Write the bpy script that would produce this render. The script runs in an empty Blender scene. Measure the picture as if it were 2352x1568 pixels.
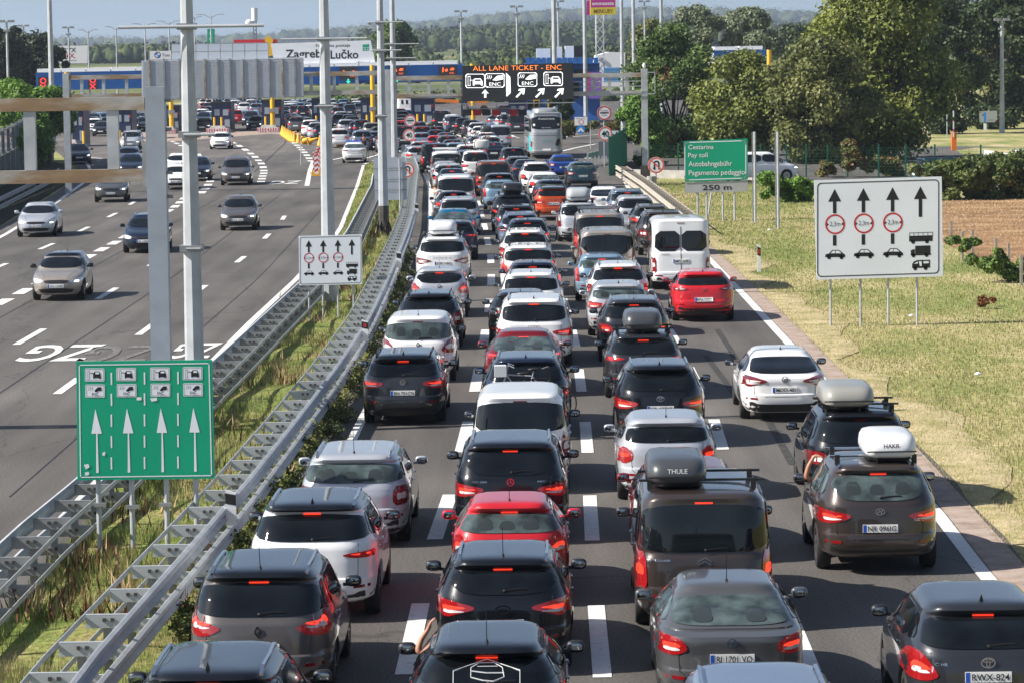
import bpy, bmesh, math, random
import numpy as np
from math import sin, cos, pi, radians, atan, atan2, sqrt, tan
from mathutils import Vector, Matrix, geometry
from mathutils.bvhtree import BVHTree

S = bpy.context.scene
COL = S.collection
RND = random.Random(7)

# ------------------------------------------------------------------ camera
FPX, HC, PITCH, ROLL = 7700.0, 7.85, atan((784 - 120) / 7700.0), radians(0.85)
cam_d = bpy.data.cameras.new('camera')
cam_d.sensor_width = 36.0
cam_d.lens = FPX / 2352 * 36.0
cam_d.clip_start = 1.0
cam_d.clip_end = 20000.0
cam = bpy.data.objects.new('camera', cam_d)
COL.objects.link(cam)
cam.matrix_world = Matrix.Translation((0, 0, HC)) @ Matrix.Rotation(pi / 2 - PITCH, 4, 'X') @ Matrix.Rotation(-ROLL, 4, 'Z')
S.camera = cam

# ------------------------------------------------------------------ sky and sun
SUN_EL, SUN_AZ = radians(38), radians(-101)      # azimuth measured from +Y towards +X
W = bpy.data.worlds.new('World')
S.world = W
W.use_nodes = True
nt = W.node_tree
nt.nodes.clear()
sky = nt.nodes.new('ShaderNodeTexSky')
sky.sky_type = 'NISHITA'
sky.sun_disc = False
sky.sun_elevation = SUN_EL
sky.sun_rotation = SUN_AZ
sky.altitude = 100
sky.air_density = 1.0
sky.dust_density = 1.0
sky.ozone_density = 2.0
bg = nt.nodes.new('ShaderNodeBackground')
bg.inputs[1].default_value = 0.07
wo = nt.nodes.new('ShaderNodeOutputWorld')
tcw = nt.nodes.new('ShaderNodeTexCoord')
lift = nt.nodes.new('ShaderNodeVectorMath')
lift.operation = 'ADD'
lift.inputs[1].default_value = (0, 0, 0.11)
nrm = nt.nodes.new('ShaderNodeVectorMath')
nrm.operation = 'NORMALIZE'
nt.links.new(tcw.outputs['Generated'], lift.inputs[0])
nt.links.new(lift.outputs[0], nrm.inputs[0])
nt.links.new(nrm.outputs[0], sky.inputs[0])
hsv = nt.nodes.new('ShaderNodeHueSaturation')
hsv.inputs['Saturation'].default_value = .84
hsv.inputs['Value'].default_value = 1.12
nt.links.new(sky.outputs[0], hsv.inputs['Color'])
nt.links.new(hsv.outputs[0], bg.inputs[0])
nt.links.new(bg.outputs[0], wo.inputs[0])
sd = bpy.data.lights.new('sun', 'SUN')
sd.energy = 5.0
sd.angle = radians(0.5)
sd.color = (1.0, 0.945, 0.86)
sun = bpy.data.objects.new('sun', sd)
COL.objects.link(sun)
sdir = Vector((sin(SUN_AZ) * cos(SUN_EL), cos(SUN_AZ) * cos(SUN_EL), sin(SUN_EL)))
sun.rotation_euler = sdir.to_track_quat('Z', 'Y').to_euler()
S.view_settings.view_transform = 'Standard'
S.view_settings.look = 'None'
S.view_settings.gamma = 1.0
S.view_settings.exposure = 0.72
S.render.engine = 'CYCLES'
S.cycles.max_bounces = 6
S.cycles.transparent_max_bounces = 8


# ------------------------------------------------------------------ helpers
def at(x, y, z=0.0):
    """ground (or height z) point seen at photo pixel (x, y) of a 2352 px wide copy"""
    u, v = x - 1176, 784 - y
    u, v = u * cos(ROLL) + v * sin(ROLL), -u * sin(ROLL) + v * cos(ROLL)
    dx, dy, dz = u, FPX * cos(PITCH) + v * sin(PITCH), -FPX * sin(PITCH) + v * cos(PITCH)
    t = (z - HC) / dz
    return Vector((dx * t, dy * t, z))


def atd(x, y, Y):
    """point seen at pixel (x, y) at distance Y"""
    u, v = x - 1176, 784 - y
    u, v = u * cos(ROLL) + v * sin(ROLL), -u * sin(ROLL) + v * cos(ROLL)
    dx, dy, dz = u, FPX * cos(PITCH) + v * sin(PITCH), -FPX * sin(PITCH) + v * cos(PITCH)
    t = Y / dy
    return Vector((dx * t, Y, HC + dz * t))


def tag(o, label=None, cat=None, group=None, kind=None):
    if label: o['label'] = label
    if cat: o['category'] = cat
    if group: o['group'] = group
    if kind: o['kind'] = kind
    return o


def empty(name, loc=(0, 0, 0), rz=0.0):
    o = bpy.data.objects.new(name, None)
    COL.objects.link(o)
    o.location = loc
    o.rotation_euler = (0, 0, rz)
    o.empty_display_size = 0.3
    return o


KIDS = {}


def link_mesh(name, me, parent=None):
    o = bpy.data.objects.new(name, me)
    COL.objects.link(o)
    if parent is not None:
        o.parent = parent
        KIDS.setdefault(parent.name, []).append(o)
    return o


def copy_tree(o, parent=None):
    c = o.copy()
    COL.objects.link(c)
    c.parent = parent
    if parent is not None:
        KIDS.setdefault(parent.name, []).append(c)
    for ch in list(KIDS.get(o.name, [])):
        copy_tree(ch, c)
    return c


class MB:
    def __init__(s):
        s.v, s.f, s.m = [], [], []

    def add(s, vs, fs, mi=0):
        b = len(s.v)
        s.v.extend([tuple(p) for p in vs])
        for f in fs:
            s.f.append(tuple(i + b for i in f))
            s.m.append(mi)
        return s

    def box(s, c, d, rz=0.0, mi=0, M=None):
        x, y, z = d[0] / 2, d[1] / 2, d[2] / 2
        vs = [Vector((a * x, b * y, e * z)) for a in (-1, 1) for b in (-1, 1) for e in (-1, 1)]
        R = M if M is not None else Matrix.Rotation(rz, 3, 'Z')
        c = Vector(c)
        vs = [R @ p + c for p in vs]
        return s.add(vs, [(0, 1, 3, 2), (4, 6, 7, 5), (0, 4, 5, 1), (2, 3, 7, 6), (0, 2, 6, 4), (1, 5, 7, 3)], mi)

    def bar(s, a, b, w, h=None, mi=0):
        """rectangular bar from a to b"""
        a, b = Vector(a), Vector(b)
        d = b - a
        L = d.length
        if L < 1e-6: return s
        h = h or w
        d.normalize()
        up = Vector((0, 0, 1)) if abs(d.z) < 0.95 else Vector((1, 0, 0))
        sx = d.cross(up).normalized()
        sz = sx.cross(d).normalized()
        R = Matrix((sx, d, sz)).transposed()
        return s.box((a + b) / 2, (w, L, h), M=R, mi=mi)

    def cyl(s, a, b, r0, r1=None, n=12, mi=0, caps=True):
        a, b = Vector(a), Vector(b)
        r1 = r0 if r1 is None else r1
        d = (b - a)
        if d.length < 1e-6: return s
        d.normalize()
        up = Vector((0, 0, 1)) if abs(d.z) < 0.95 else Vector((1, 0, 0))
        x = d.cross(up).normalized()
        y = d.cross(x).normalized()
        vs = []
        for k in range(n):
            t = 2 * pi * k / n
            q = x * cos(t) + y * sin(t)
            vs.append(a + q * r0)
            vs.append(b + q * r1)
        fs = [(2 * k, 2 * k + 1, (2 * k + 3) % (2 * n), (2 * k + 2) % (2 * n)) for k in range(n)]
        if caps:
            fs.append(tuple(2 * k for k in range(n)))
            fs.append(tuple(2 * k + 1 for k in reversed(range(n))))
        return s.add(vs, fs, mi)

    def tube(s, pts, r, n=8, mi=0):
        for i in range(len(pts) - 1):
            s.cyl(pts[i], pts[i + 1], r, n=n, mi=mi)
        return s

    def ell(s, c, d, n=14, m=8, mi=0, sq=1.0):
        """(super)ellipsoid with semi-axes d"""
        c = Vector(c)
        P = lambda v: math.copysign(abs(v) ** sq, v)
        vs = [c + Vector((0, 0, -d[2]))]
        for j in range(1, m):
            a = -pi / 2 + pi * j / m
            for k in range(n):
                t = 2 * pi * k / n
                vs.append(c + Vector((d[0] * P(cos(a)) * P(cos(t)), d[1] * P(cos(a)) * P(sin(t)), d[2] * P(sin(a)))))
        vs.append(c + Vector((0, 0, d[2])))
        fs = [(0, 1 + (k + 1) % n, 1 + k) for k in range(n)]
        for j in range(m - 2):
            for k in range(n):
                a, b = 1 + j * n + k, 1 + j * n + (k + 1) % n
                fs.append((a, b, b + n, a + n))
        e = len(vs) - 1
        fs += [(e, e - n + k, e - n + (k + 1) % n) for k in range(n)]
        return s.add(vs, fs, mi)

    def prism(s, poly, y0, y1, mi=0, fr=None):
        """polygon in the x-z plane extruded from y0 to y1; fr maps a local vector"""
        n = len(poly)
        vs = [Vector((p[0], y0, p[1])) for p in poly] + [Vector((p[0], y1, p[1])) for p in poly]
        if fr: vs = [fr(v) for v in vs]
        fs = [tuple(range(n)), tuple(reversed(range(n, 2 * n)))]
        fs += [(i, i + n, (i + 1) % n + n, (i + 1) % n) for i in range(n)]
        return s.add(vs, fs, mi)

    def mesh(s, name, mats, smooth=False, sharp=35):
        me = bpy.data.meshes.new(name)
        me.from_pydata(s.v, [], s.f)
        if not isinstance(mats, (list, tuple)): mats = [mats]
        for m in mats: me.materials.append(m)
        if len(mats) > 1: me.polygons.foreach_set('material_index', s.m)
        if smooth:
            me.polygons.foreach_set('use_smooth', [True] * len(s.f))
            me.set_sharp_from_angle(angle=radians(sharp))
        me.update()
        return me

    def build(s, name, mats, parent=None, smooth=False, sharp=35):
        bm = bmesh.new()
        me = s.mesh(name, mats, smooth, sharp)
        bm.from_mesh(me)
        bmesh.ops.recalc_face_normals(bm, faces=bm.faces)
        bm.to_mesh(me)
        bm.free()
        return link_mesh(name, me, parent)


def np_mesh(name, V, F4, mats, mi=None, smooth=False):
    """fast mesh from arrays: V (n,3), F4 (m,k)"""
    me = bpy.data.meshes.new(name)
    V = np.asarray(V, dtype=np.float32)
    F4 = np.asarray(F4, dtype=np.int32)
    k = F4.shape[1]
    me.vertices.add(len(V))
    me.vertices.foreach_set('co', V.ravel())
    me.loops.add(F4.size)
    me.loops.foreach_set('vertex_index', F4.ravel())
    me.polygons.add(len(F4))
    me.polygons.foreach_set('loop_start', np.arange(0, F4.size, k, dtype=np.int32))
    me.polygons.foreach_set('loop_total', np.full(len(F4), k, dtype=np.int32))
    for m in (mats if isinstance(mats, (list, tuple)) else [mats]): me.materials.append(m)
    if mi is not None: me.polygons.foreach_set('material_index', np.asarray(mi, dtype=np.int32))
    if smooth: me.polygons.foreach_set('use_smooth', np.ones(len(F4), dtype=bool))
    me.update(calc_edges=True)
    return me


# ------------------------------------------------------------------ materials
MATS = {}


def mat(name, col, rough=0.5, metal=0.0, coat=0.0, emit=None, es=0.0, var=0.0, vscale=3.0, bump=0.0, bscale=40.0,
        spec=0.5, trans=None):
    if name in MATS: return MATS[name]
    m = bpy.data.materials.new(name)
    m.use_nodes = True
    t = m.node_tree
    b = t.nodes['Principled BSDF']
    b.inputs['Base Color'].default_value = (*col, 1)
    b.inputs['Roughness'].default_value = rough
    b.inputs['Metallic'].default_value = metal
    b.inputs['Coat Weight'].default_value = coat
    b.inputs['Coat Roughness'].default_value = 0.04
    b.inputs['Specular IOR Level'].default_value = spec
    if emit:
        b.inputs['Emission Color'].default_value = (*emit, 1)
        b.inputs['Emission Strength'].default_value = es
    if var > 0 or bump > 0:
        tc = t.nodes.new('ShaderNodeTexCoord')
        if var > 0:
            n = t.nodes.new('ShaderNodeTexNoise')
            n.inputs['Scale'].default_value = vscale
            n.inputs['Detail'].default_value = 6
            t.links.new(tc.outputs['Object'], n.inputs['Vector'])
            r = t.nodes.new('ShaderNodeMapRange')
            r.inputs[1].default_value, r.inputs[2].default_value = 0.3, 0.7
            r.inputs[3].default_value, r.inputs[4].default_value = 1 - var, 1 + var
            t.links.new(n.outputs[0], r.inputs[0])
            mx = t.nodes.new('ShaderNodeMix')
            mx.data_type = 'RGBA'
            mx.blend_type = 'MULTIPLY'
            mx.inputs[0].default_value = 1.0
            mx.inputs[6].default_value = (*col, 1)
            t.links.new(r.outputs[0], mx.inputs[7])
            t.links.new(mx.outputs[2], b.inputs['Base Color'])
        if bump > 0:
            n2 = t.nodes.new('ShaderNodeTexNoise')
            n2.inputs['Scale'].default_value = bscale
            t.links.new(tc.outputs['Object'], n2.inputs['Vector'])
            bp = t.nodes.new('ShaderNodeBump')
            bp.inputs['Strength'].default_value = bump
            t.links.new(n2.outputs[0], bp.inputs['Height'])
            t.links.new(bp.outputs[0], b.inputs['Normal'])
    MATS[name] = m
    return m


def ramp_mat(name, stops, scale=1.0, detail=8, rough=0.9, coord='Object', stretch=(1, 1, 1), second=None, bump=0.3,
             bscale=None, spec=0.2, trans=0.0):
    """noise -> colour ramp material"""
    if name in MATS: return MATS[name]
    m = bpy.data.materials.new(name)
    m.use_nodes = True
    t = m.node_tree
    b = t.nodes['Principled BSDF']
    b.inputs['Roughness'].default_value = rough
    b.inputs['Specular IOR Level'].default_value = spec
    tc = t.nodes.new('ShaderNodeTexCoord')
    mp = t.nodes.new('ShaderNodeMapping')
    mp.inputs['Scale'].default_value = stretch
    t.links.new(tc.outputs[coord], mp.inputs[0])
    n = t.nodes.new('ShaderNodeTexNoise')
    n.inputs['Scale'].default_value = scale
    n.inputs['Detail'].default_value = detail
    n.inputs['Roughness'].default_value = 0.62
    t.links.new(mp.outputs[0], n.inputs['Vector'])
    cr = t.nodes.new('ShaderNodeValToRGB')
    el = cr.color_ramp.elements
    while len(el) < len(stops): el.new(0.5)
    for e, (p, c) in zip(el, stops):
        e.position = p
        e.color = (*c, 1)
    t.links.new(n.outputs[0], cr.inputs[0])
    out = cr.outputs[0]
    if second:  # (scale, amount) fine multiplicative grain
        n3 = t.nodes.new('ShaderNodeTexNoise')
        n3.inputs['Scale'].default_value = second[0]
        n3.inputs['Detail'].default_value = 3
        t.links.new(mp.outputs[0], n3.inputs['Vector'])
        r = t.nodes.new('ShaderNodeMapRange')
        r.inputs[1].default_value, r.inputs[2].default_value = 0.3, 0.7
        r.inputs[3].default_value, r.inputs[4].default_value = 1 - second[1], 1 + second[1]
        t.links.new(n3.outputs[0], r.inputs[0])
        mx = t.nodes.new('ShaderNodeMix')
        mx.data_type = 'RGBA'
        mx.blend_type = 'MULTIPLY'
        mx.inputs[0].default_value = 1.0
        t.links.new(out, mx.inputs[6])
        t.links.new(r.outputs[0], mx.inputs[7])
        out = mx.outputs[2]
    t.links.new(out, b.inputs['Base Color'])
    if trans > 0:
        tr = t.nodes.new('ShaderNodeBsdfTranslucent')
        t.links.new(out, tr.inputs[0])
        ms = t.nodes.new('ShaderNodeMixShader')
        ms.inputs[0].default_value = trans
        t.links.new(b.outputs[0], ms.inputs[1])
        t.links.new(tr.outputs[0], ms.inputs[2])
        t.links.new(ms.outputs[0], t.nodes['Material Output'].inputs[0])
    if bump > 0:
        n2 = t.nodes.new('ShaderNodeTexNoise')
        n2.inputs['Scale'].default_value = bscale or scale * 8
        n2.inputs['Detail'].default_value = 4
        t.links.new(tc.outputs[coord], n2.inputs['Vector'])
        bp = t.nodes.new('ShaderNodeBump')
        bp.inputs['Strength'].default_value = bump
        t.links.new(n2.outputs[0], bp.inputs['Height'])
        t.links.new(bp.outputs[0], b.inputs['Normal'])
    MATS[name] = m
    return m


M_black = mat('black_plastic', (0.012, 0.012, 0.013), 0.45, var=0.2)
M_glass = mat('dark_glass', (0.006, 0.008, 0.010), 0.03, spec=0.5, var=0.6, vscale=2.2)
M_glass2 = mat('tinted_glass', (0.055, 0.075, 0.075), 0.04, spec=0.6, var=0.7, vscale=3.5)
M_seat = mat('seat_dark', (0.032, 0.040, 0.040), 0.2)
M_rubber = mat('tyre_rubber', (0.014, 0.014, 0.014), 0.8, var=0.3)
M_rim = mat('alloy_rim', (0.45, 0.45, 0.46), 0.3, 0.9, var=0.05)
M_chrome = mat('chrome', (0.75, 0.75, 0.76), 0.12, 1.0)
M_mirror = mat('mirror_glass', (0.30, 0.33, 0.36), 0.03, 1.0)
M_red = mat('red_lens', (0.26, 0.008, 0.010), 0.12, coat=1.0, emit=(1, 0.02, 0.01), es=0.04)
M_dred = mat('dark_red_lens', (0.18, 0.006, 0.008), 0.1, coat=1.0)
M_lit = mat('lit_brake_lamp', (0.7, 0.03, 0.02), 0.2, emit=(1, 0.05, 0.02), es=0.75)
M_clear = mat('clear_lens', (0.62, 0.60, 0.60), 0.12, coat=1.0)
M_plate = mat('plate_white', (0.72, 0.72, 0.70), 0.35)
M_pblue = mat('plate_blue', (0.015, 0.08, 0.42), 0.35)
M_ink = mat('black_ink', (0.01, 0.01, 0.01), 0.5)
M_white = mat('white_enamel', (0.78, 0.78, 0.78), 0.4)
M_headl = mat('headlamp_glass', (0.75, 0.75, 0.75), 0.06, coat=1.0, metal=0.4)
M_drl = mat('lit_headlamp', (0.9, 0.9, 0.85), 0.2, emit=(1, 0.95, 0.8), es=3.0)
M_galv = mat('galvanised_steel', (0.42, 0.44, 0.46), 0.55, 0.2, var=0.16, vscale=2.2, bump=0.05, bscale=30)
M_galvd = mat('weathered_and_shaded_steel', (0.27, 0.275, 0.28), 0.55, 0.3, var=0.22, vscale=3.0, bump=0.05)  # weathered steel; also carries painted shade on the left-hand barriers
M_skin = mat('skin', (0.42, 0.20, 0.125), 0.55)
M_yellow = mat('yellow_paint', (0.80, 0.46, 0.02), 0.45, var=0.08)
M_blue = mat('blue_cladding', (0.02, 0.12, 0.42), 0.45, var=0.1)

PAINT = {'black': (0.006, 0.007, 0.010), 'dark_grey': (0.030, 0.032, 0.038), 'grey': (0.095, 0.097, 0.102),
         'taupe': (0.115, 0.102, 0.098), 'brown': (0.050, 0.038, 0.034), 'silver': (0.50, 0.52, 0.56),
         'white': (0.78, 0.78, 0.78), 'red': (0.52, 0.012, 0.02), 'dark_red': (0.20, 0.008, 0.014),
         'navy': (0.010, 0.018, 0.042), 'blue': (0.015, 0.075, 0.40), 'teal': (0.006, 0.14, 0.27),
         'dark_teal': (0.012, 0.045, 0.06), 'orange': (0.60, 0.075, 0.012), 'beige': (0.34, 0.30, 0.26),
         'light_blue': (0.22, 0.34, 0.46), 'steel_blue': (0.16, 0.21, 0.30), 'copper': (0.17, 0.065, 0.04)}


def paint(c):
    f = c in ('white', 'red')
    return mat('paint_' + c, PAINT[c], 0.38 if f else 0.33, 0.0 if f else 0.35, coat=1.0, spec=.25, var=.07, vscale=1.5)


def text_mesh(txt, h, bold=0.0, width=None, mirror=False):
    """text as a flat mesh in x-z plane, centred, cap height about h; optional total width"""
    cu = bpy.data.curves.new('lettering', 'FONT')
    cu.body = txt
    cu.size = h / 0.72
    cu.offset = bold * h
    cu.align_x = 'CENTER'
    cu.align_y = 'CENTER'
    cu.resolution_u = 3
    o = bpy.data.objects.new('lettering', cu)
    COL.objects.link(o)
    dg = bpy.context.evaluated_depsgraph_get()
    me = bpy.data.meshes.new_from_object(o.evaluated_get(dg))
    bpy.data.objects.remove(o)
    vs = [v.co.copy() for v in me.vertices]
    fs = [tuple(p.vertices) for p in me.polygons]
    if not vs: return [], []
    x0, x1 = min(v.x for v in vs), max(v.x for v in vs)
    y0, y1 = min(v.y for v in vs), max(v.y for v in vs)
    k = (width / (x1 - x0)) if width else 1.0
    out = [Vector(((v.x - (x0 + x1) / 2) * k, 0, v.y - (y0 + y1) / 2)) for v in vs]
    bpy.data.meshes.remove(me)
    return out, fs
# ------------------------------------------------------------------ car bodies
def lerp_tab(tab, z):
    if z <= tab[0][0]: return tab[0][1]
    for (a, b), (c, d) in zip(tab, tab[1:]):
        if z <= c:
            t = (z - a) / (c - a) if c > a else 1
            return b + (d - b) * t
    return tab[-1][1]


class CarType:
    """body stacked from plan outlines; rear bumper at y=-L/2, front at +L/2"""

    def __init__(s, L, W, H, belt=1.0, rake=0.36, gb=1.04, roofw=0.70, cowl=1.15, wst=1.95, nose=0.72, deck=None,
                 zb=0.22, nr=5.0, nf=4.0, wheel=0.33, boxy=0.0, spoiler=0.06, wb=None, hoodz=0.96):
        s.L, s.W, s.H = L, W, H
        s.deck = deck
        s.belt, s.gb, s.zb, s.nr, s.nf, s.wr = belt, gb, zb, nr, nf, wheel
        s.wb = wb or L * 0.585
        e = H - 0.085
        s.e = e
        if deck:   # saloon: deck = (deck height, deck length, glass foot inset)
            dz, dl = deck
            s.rear = [(zb, .12), (.36, .03), (.50, 0), (.60, .005), (.62, .04), (.78, .045), (dz - .10, .03), (dz - .04, .045), (dz - .012, .16),
                      (dz + .002, .30), (dz + .02, dl - .08), (dz + .05, dl), (dz + .12, dl + .13),
                      ((dz + e) / 2 + .03, dl + (rake - .13) * .62 + .1), (e - .06, dl + rake - .05), (e, dl + rake + .06)]
        else:
            s.rear = [(zb, .13), (.34, .03), (.48, 0), (.60, .005), (.625, .012), (.645, .05), (.85, .065), (gb - .07, .09), (gb, .13),
                      ((gb + e) / 2, .13 + (rake - .13) * .45), (e - .07, rake), (e - .035, rake - spoiler * .6), (e, rake - spoiler)]
        hz = hoodz
        s.front = [(zb, .10), (.35, .01), (.5, 0), (nose - .08, .03), (nose, .09), (nose + (hz - nose) * .35, .28),
                   (nose + (hz - nose) * .7, .62), (hz - .03, cowl * .86), (hz, cowl), (hz + .06, cowl + .12),
                   ((hz + e) / 2, cowl + (wst - cowl) * .52), (e - .05, wst - .06), (e, wst + .05)]
        w = W / 2
        tb = boxy
        s.wid = [(zb, w * .88), (.33, w * .96), (.5, w * .995), (.72, w), (belt - .12, w * .985), (belt, w * .955),
                 (belt + .05, w * (.93 + .03 * tb)), (e - .10, w * (roofw + .06)), (e - .03, w * (roofw + .02)), (e, w * (roofw - .02))]
        zs = set()
        for tab in (s.rear, s.front, s.wid):
            zs.update(round(a, 3) for a, _ in tab)
        zs = sorted(z for z in zs if z <= e + 1e-6)
        zz = [zs[0]]
        for z in zs[1:]:
            if z - zz[-1] > 0.016: zz.append(z)
        s.zs = zz
        s._mesh()

    def yr(s, z): return -s.L / 2 + lerp_tab(s.rear, z)

    def yf(s, z): return s.L / 2 - lerp_tab(s.front, z)

    def w(s, z): return lerp_tab(s.wid, z)

    def ring(s, z, k=1.0, N=52):
        y0, y1, w = s.yr(z), s.yf(z), s.w(z)
        c = (y0 + y1) / 2
        up = min(1.0, max(0.0, (z - s.belt) / 0.2))
        nr, nf = s.nr + 1.0 * up, s.nf + 1.2 * up
        out = []
        for i in range(N):
            t = 2 * pi * (i + .5) / N
            n = nf if sin(t) > 0 else nr
            x = w * math.copysign(abs(cos(t)) ** (2 / n), cos(t))
            y = (y1 - c) * math.copysign(abs(sin(t)) ** (2 / n), sin(t))
            out.append(Vector((x * k, c + y * (k if k < 1 else 1), z)))
        return out

    def _mesh(s):
        N = 52
        vs, fs = [], []
        for z in s.zs: vs += s.ring(z)
        n = len(s.zs)
        e, H = s.e, s.H
        for k, dz in ((.955, .45), (.86, .72), (.70, .88), (.45, .96), (.2, .995)):
            r = s.ring(e)
            y0, y1 = min(p.y for p in r), max(p.y for p in r)
            c = (y0 + y1) / 2
            kk = 1 - (1 - k) * .55
            vs += [Vector((p.x * k, c + (p.y - c) * kk, e + (H - e) * dz)) for p in r]
            n += 1
        for j in range(n - 1):
            for i in range(N):
                a, b = j * N + i, j * N + (i + 1) % N
                fs.append((a, b, b + N, a + N))
        fs.append(tuple(reversed(range(N))))
        fs.append(tuple(range((n - 1) * N, n * N)))
        s.bv, s.bf = vs, fs
        s.bvh = BVHTree.FromPolygons(vs, fs)
        me = bpy.data.meshes.new('body')
        me.from_pydata(vs, [], fs)
        # wheel arches
        r = s.wr + .055
        mb = MB()
        for y in (s.L / 2 - .88, s.L / 2 - .88 - s.wb):
            for sx in (-1, 1):
                mb.cyl((sx * (s.W / 2 - .26), y, s.wr), (sx * (s.W / 2 + .3), y, s.wr), r, n=22)
        s.ax = (s.L / 2 - .88, s.L / 2 - .88 - s.wb)
        o = link_mesh('tmp_body', me)
        c = mb.build('tmp_cut', [])
        md = o.modifiers.new('b', 'BOOLEAN')
        md.operation = 'DIFFERENCE'
        md.object = c
        md.solver = 'EXACT'
        dg = bpy.context.evaluated_depsgraph_get()
        m2 = bpy.data.meshes.new_from_object(o.evaluated_get(dg))
        bpy.data.objects.remove(o)
        bpy.data.objects.remove(c)
        if len(m2.polygons) < 300: m2 = me
        m2.materials.clear()
        m2.materials.append(M_black)
        m2.polygons.foreach_set('use_smooth', [True] * len(m2.polygons))
        m2.set_sharp_from_angle(angle=radians(38))
        m2.name = 'body'
        s.body = m2
        s.cache = {}

    def surf(s, x, z):
        h = s.bvh.ray_cast(Vector((x, -9, z)), Vector((0, 1, 0)))[0]
        if h is None: h = s.bvh.find_nearest(Vector((x, -s.L / 2, z)))[0]
        return h

    def patch(s, poly, side, off=.006, res=.09, skirt=.02, rnd=2):
        """outline drawn on the body: side R/F in (x,z), side +X/-X in (y,z)"""
        P = [Vector((a, b)) for a, b in poly]
        for _ in range(rnd):
            Q = []
            for i in range(len(P)):
                a, b = P[i], P[(i + 1) % len(P)]
                Q += [a * .8 + b * .2, a * .2 + b * .8]
            P = Q
        B = []
        for i in range(len(P)):
            a, b = P[i], P[(i + 1) % len(P)]
            k = max(1, int((b - a).length / res))
            B += [a.lerp(b, j / k) for j in range(k)]
        n = len(B)
        x0, x1 = min(p.x for p in B), max(p.x for p in B)
        y0, y1 = min(p.y for p in B), max(p.y for p in B)
        V = list(B)
        gx, gy = int((x1 - x0) / res), int((y1 - y0) / res)
        for i in range(1, gx + 1):
            for j in range(1, gy + 1):
                V.append(Vector((x0 + (x1 - x0) * i / (gx + 1), y0 + (y1 - y0) * j / (gy + 1))))
        co, ed, fa, _, _, _ = geometry.delaunay_2d_cdt(V, [], [list(range(n))], 1, 1e-5)
        dirs = {'R': Vector((0, 1, 0)), 'F': Vector((0, -1, 0)), '+X': Vector((-1, 0, 0)), '-X': Vector((1, 0, 0))}
        d = dirs[side]
        out = []
        for p in co:
            if side in 'RF':
                o = Vector((p.x, -9 if side == 'R' else 9, p.y))
            else:
                o = Vector((9 if side == '+X' else -9, p.x, p.y))
            h = s.bvh.ray_cast(o, d)
            if h[0] is None:
                h = s.bvh.find_nearest(o + d * (9 - (s.L / 2 if side in 'RF' else s.W / 2)))
                out.append(h[0] - d * off)
            else:
                nn = h[1] if h[1].dot(d) < 0 else -h[1]
                out.append(h[0] + (nn * .75 - d * .25) * off)
        # boundary skirt so that the piece has a real edge
        fs = [tuple(f) for f in fa if len(f) >= 3]
        cnt = {}
        for f in fs:
            for i in range(len(f)):
                e = (f[i], f[(i + 1) % len(f)])
                cnt[e] = 1
        b = len(out)
        idx = {}
        for (i, j) in list(cnt):
            if (j, i) not in cnt:
                for q in (i, j):
                    if q not in idx:
                        idx[q] = len(out)
                        out.append(out[q] + d * skirt)
                fs.append((j, i, idx[i], idx[j]))
        return out, fs

    def pmesh(s, name, polys, side, mats, **kw):
        mb = MB()
        for p in polys:
            v, f = s.patch(p, side, **kw)
            mb.add(v, f)
        me = mb.mesh(name, mats, smooth=True, sharp=40)
        bm = bmesh.new()
        bm.from_mesh(me)
        bmesh.ops.recalc_face_normals(bm, faces=bm.faces)
        # make sure the big faces look outward
        ax = {'R': Vector((0, -1, 0)), 'F': Vector((0, 1, 0)), '+X': Vector((1, 0, 0)), '-X': Vector((-1, 0, 0))}[side]
        if sum(f.normal.dot(ax) * f.calc_area() for f in bm.faces) < 0:
            bmesh.ops.reverse_faces(bm, faces=bm.faces)
        bm.to_mesh(me)
        bm.free()
        return me


TYPES = {
    'hatch': dict(L=4.20, W=1.78, H=1.47),
    'small': dict(L=3.85, W=1.70, H=1.47, rake=.42, roofw=.68),
    'suv': dict(L=4.45, W=1.86, H=1.64, belt=1.08, gb=1.12, zb=.28, wheel=.36, hoodz=1.04, nose=.80, rake=.40, roofw=.71),
    'bigsuv': dict(L=4.85, W=1.95, H=1.72, belt=1.10, gb=1.15, zb=.28, wheel=.38, hoodz=1.08, nose=.84, rake=.42, roofw=.71),
    'wagon': dict(L=4.65, W=1.81, H=1.48, rake=.50, gb=1.02, roofw=.70),
    'mpv': dict(L=4.40, W=1.82, H=1.63, belt=1.03, gb=1.08, rake=.40, cowl=1.0, wst=1.9, hoodz=1.02, roofw=.74, nose=.76),
    'box': dict(L=4.05, W=1.76, H=1.60, belt=1.02, gb=1.02, rake=.26, cowl=.95, wst=1.7, hoodz=1.0, roofw=.78, spoiler=.02),
    'sedan': dict(L=4.58, W=1.80, H=1.46, deck=(1.04, .38), rake=.66, roofw=.67, gb=1.06),
    'coupe': dict(L=4.72, W=1.86, H=1.43, deck=(.98, .30), rake=.85, roofw=.64, belt=.94, hoodz=.92, nose=.66, gb=1.0),
    'van': dict(L=4.95, W=1.93, H=1.92, belt=1.10, gb=1.08, rake=.20, cowl=.75, wst=1.65, hoodz=1.12, nose=.85, roofw=.84,
                zb=.24, nr=7, nf=4, boxy=1, spoiler=.0, wb=3.1),
    'smallvan': dict(L=4.40, W=1.81, H=1.80, belt=1.06, gb=1.10, rake=.24, cowl=.85, wst=1.6, hoodz=1.08, nose=.82, roofw=.80,
                     nr=6, boxy=.6, spoiler=.02, wb=2.73),
    'hivan': dict(L=5.40, W=1.98, H=2.38, belt=1.30, gb=1.25, rake=.16, cowl=.75, wst=1.7, hoodz=1.18, nose=.9, roofw=.89,
                  zb=.30, nr=10, nf=4, boxy=1, spoiler=.0, wb=3.3, wheel=.35),
}
TT = {}


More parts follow.
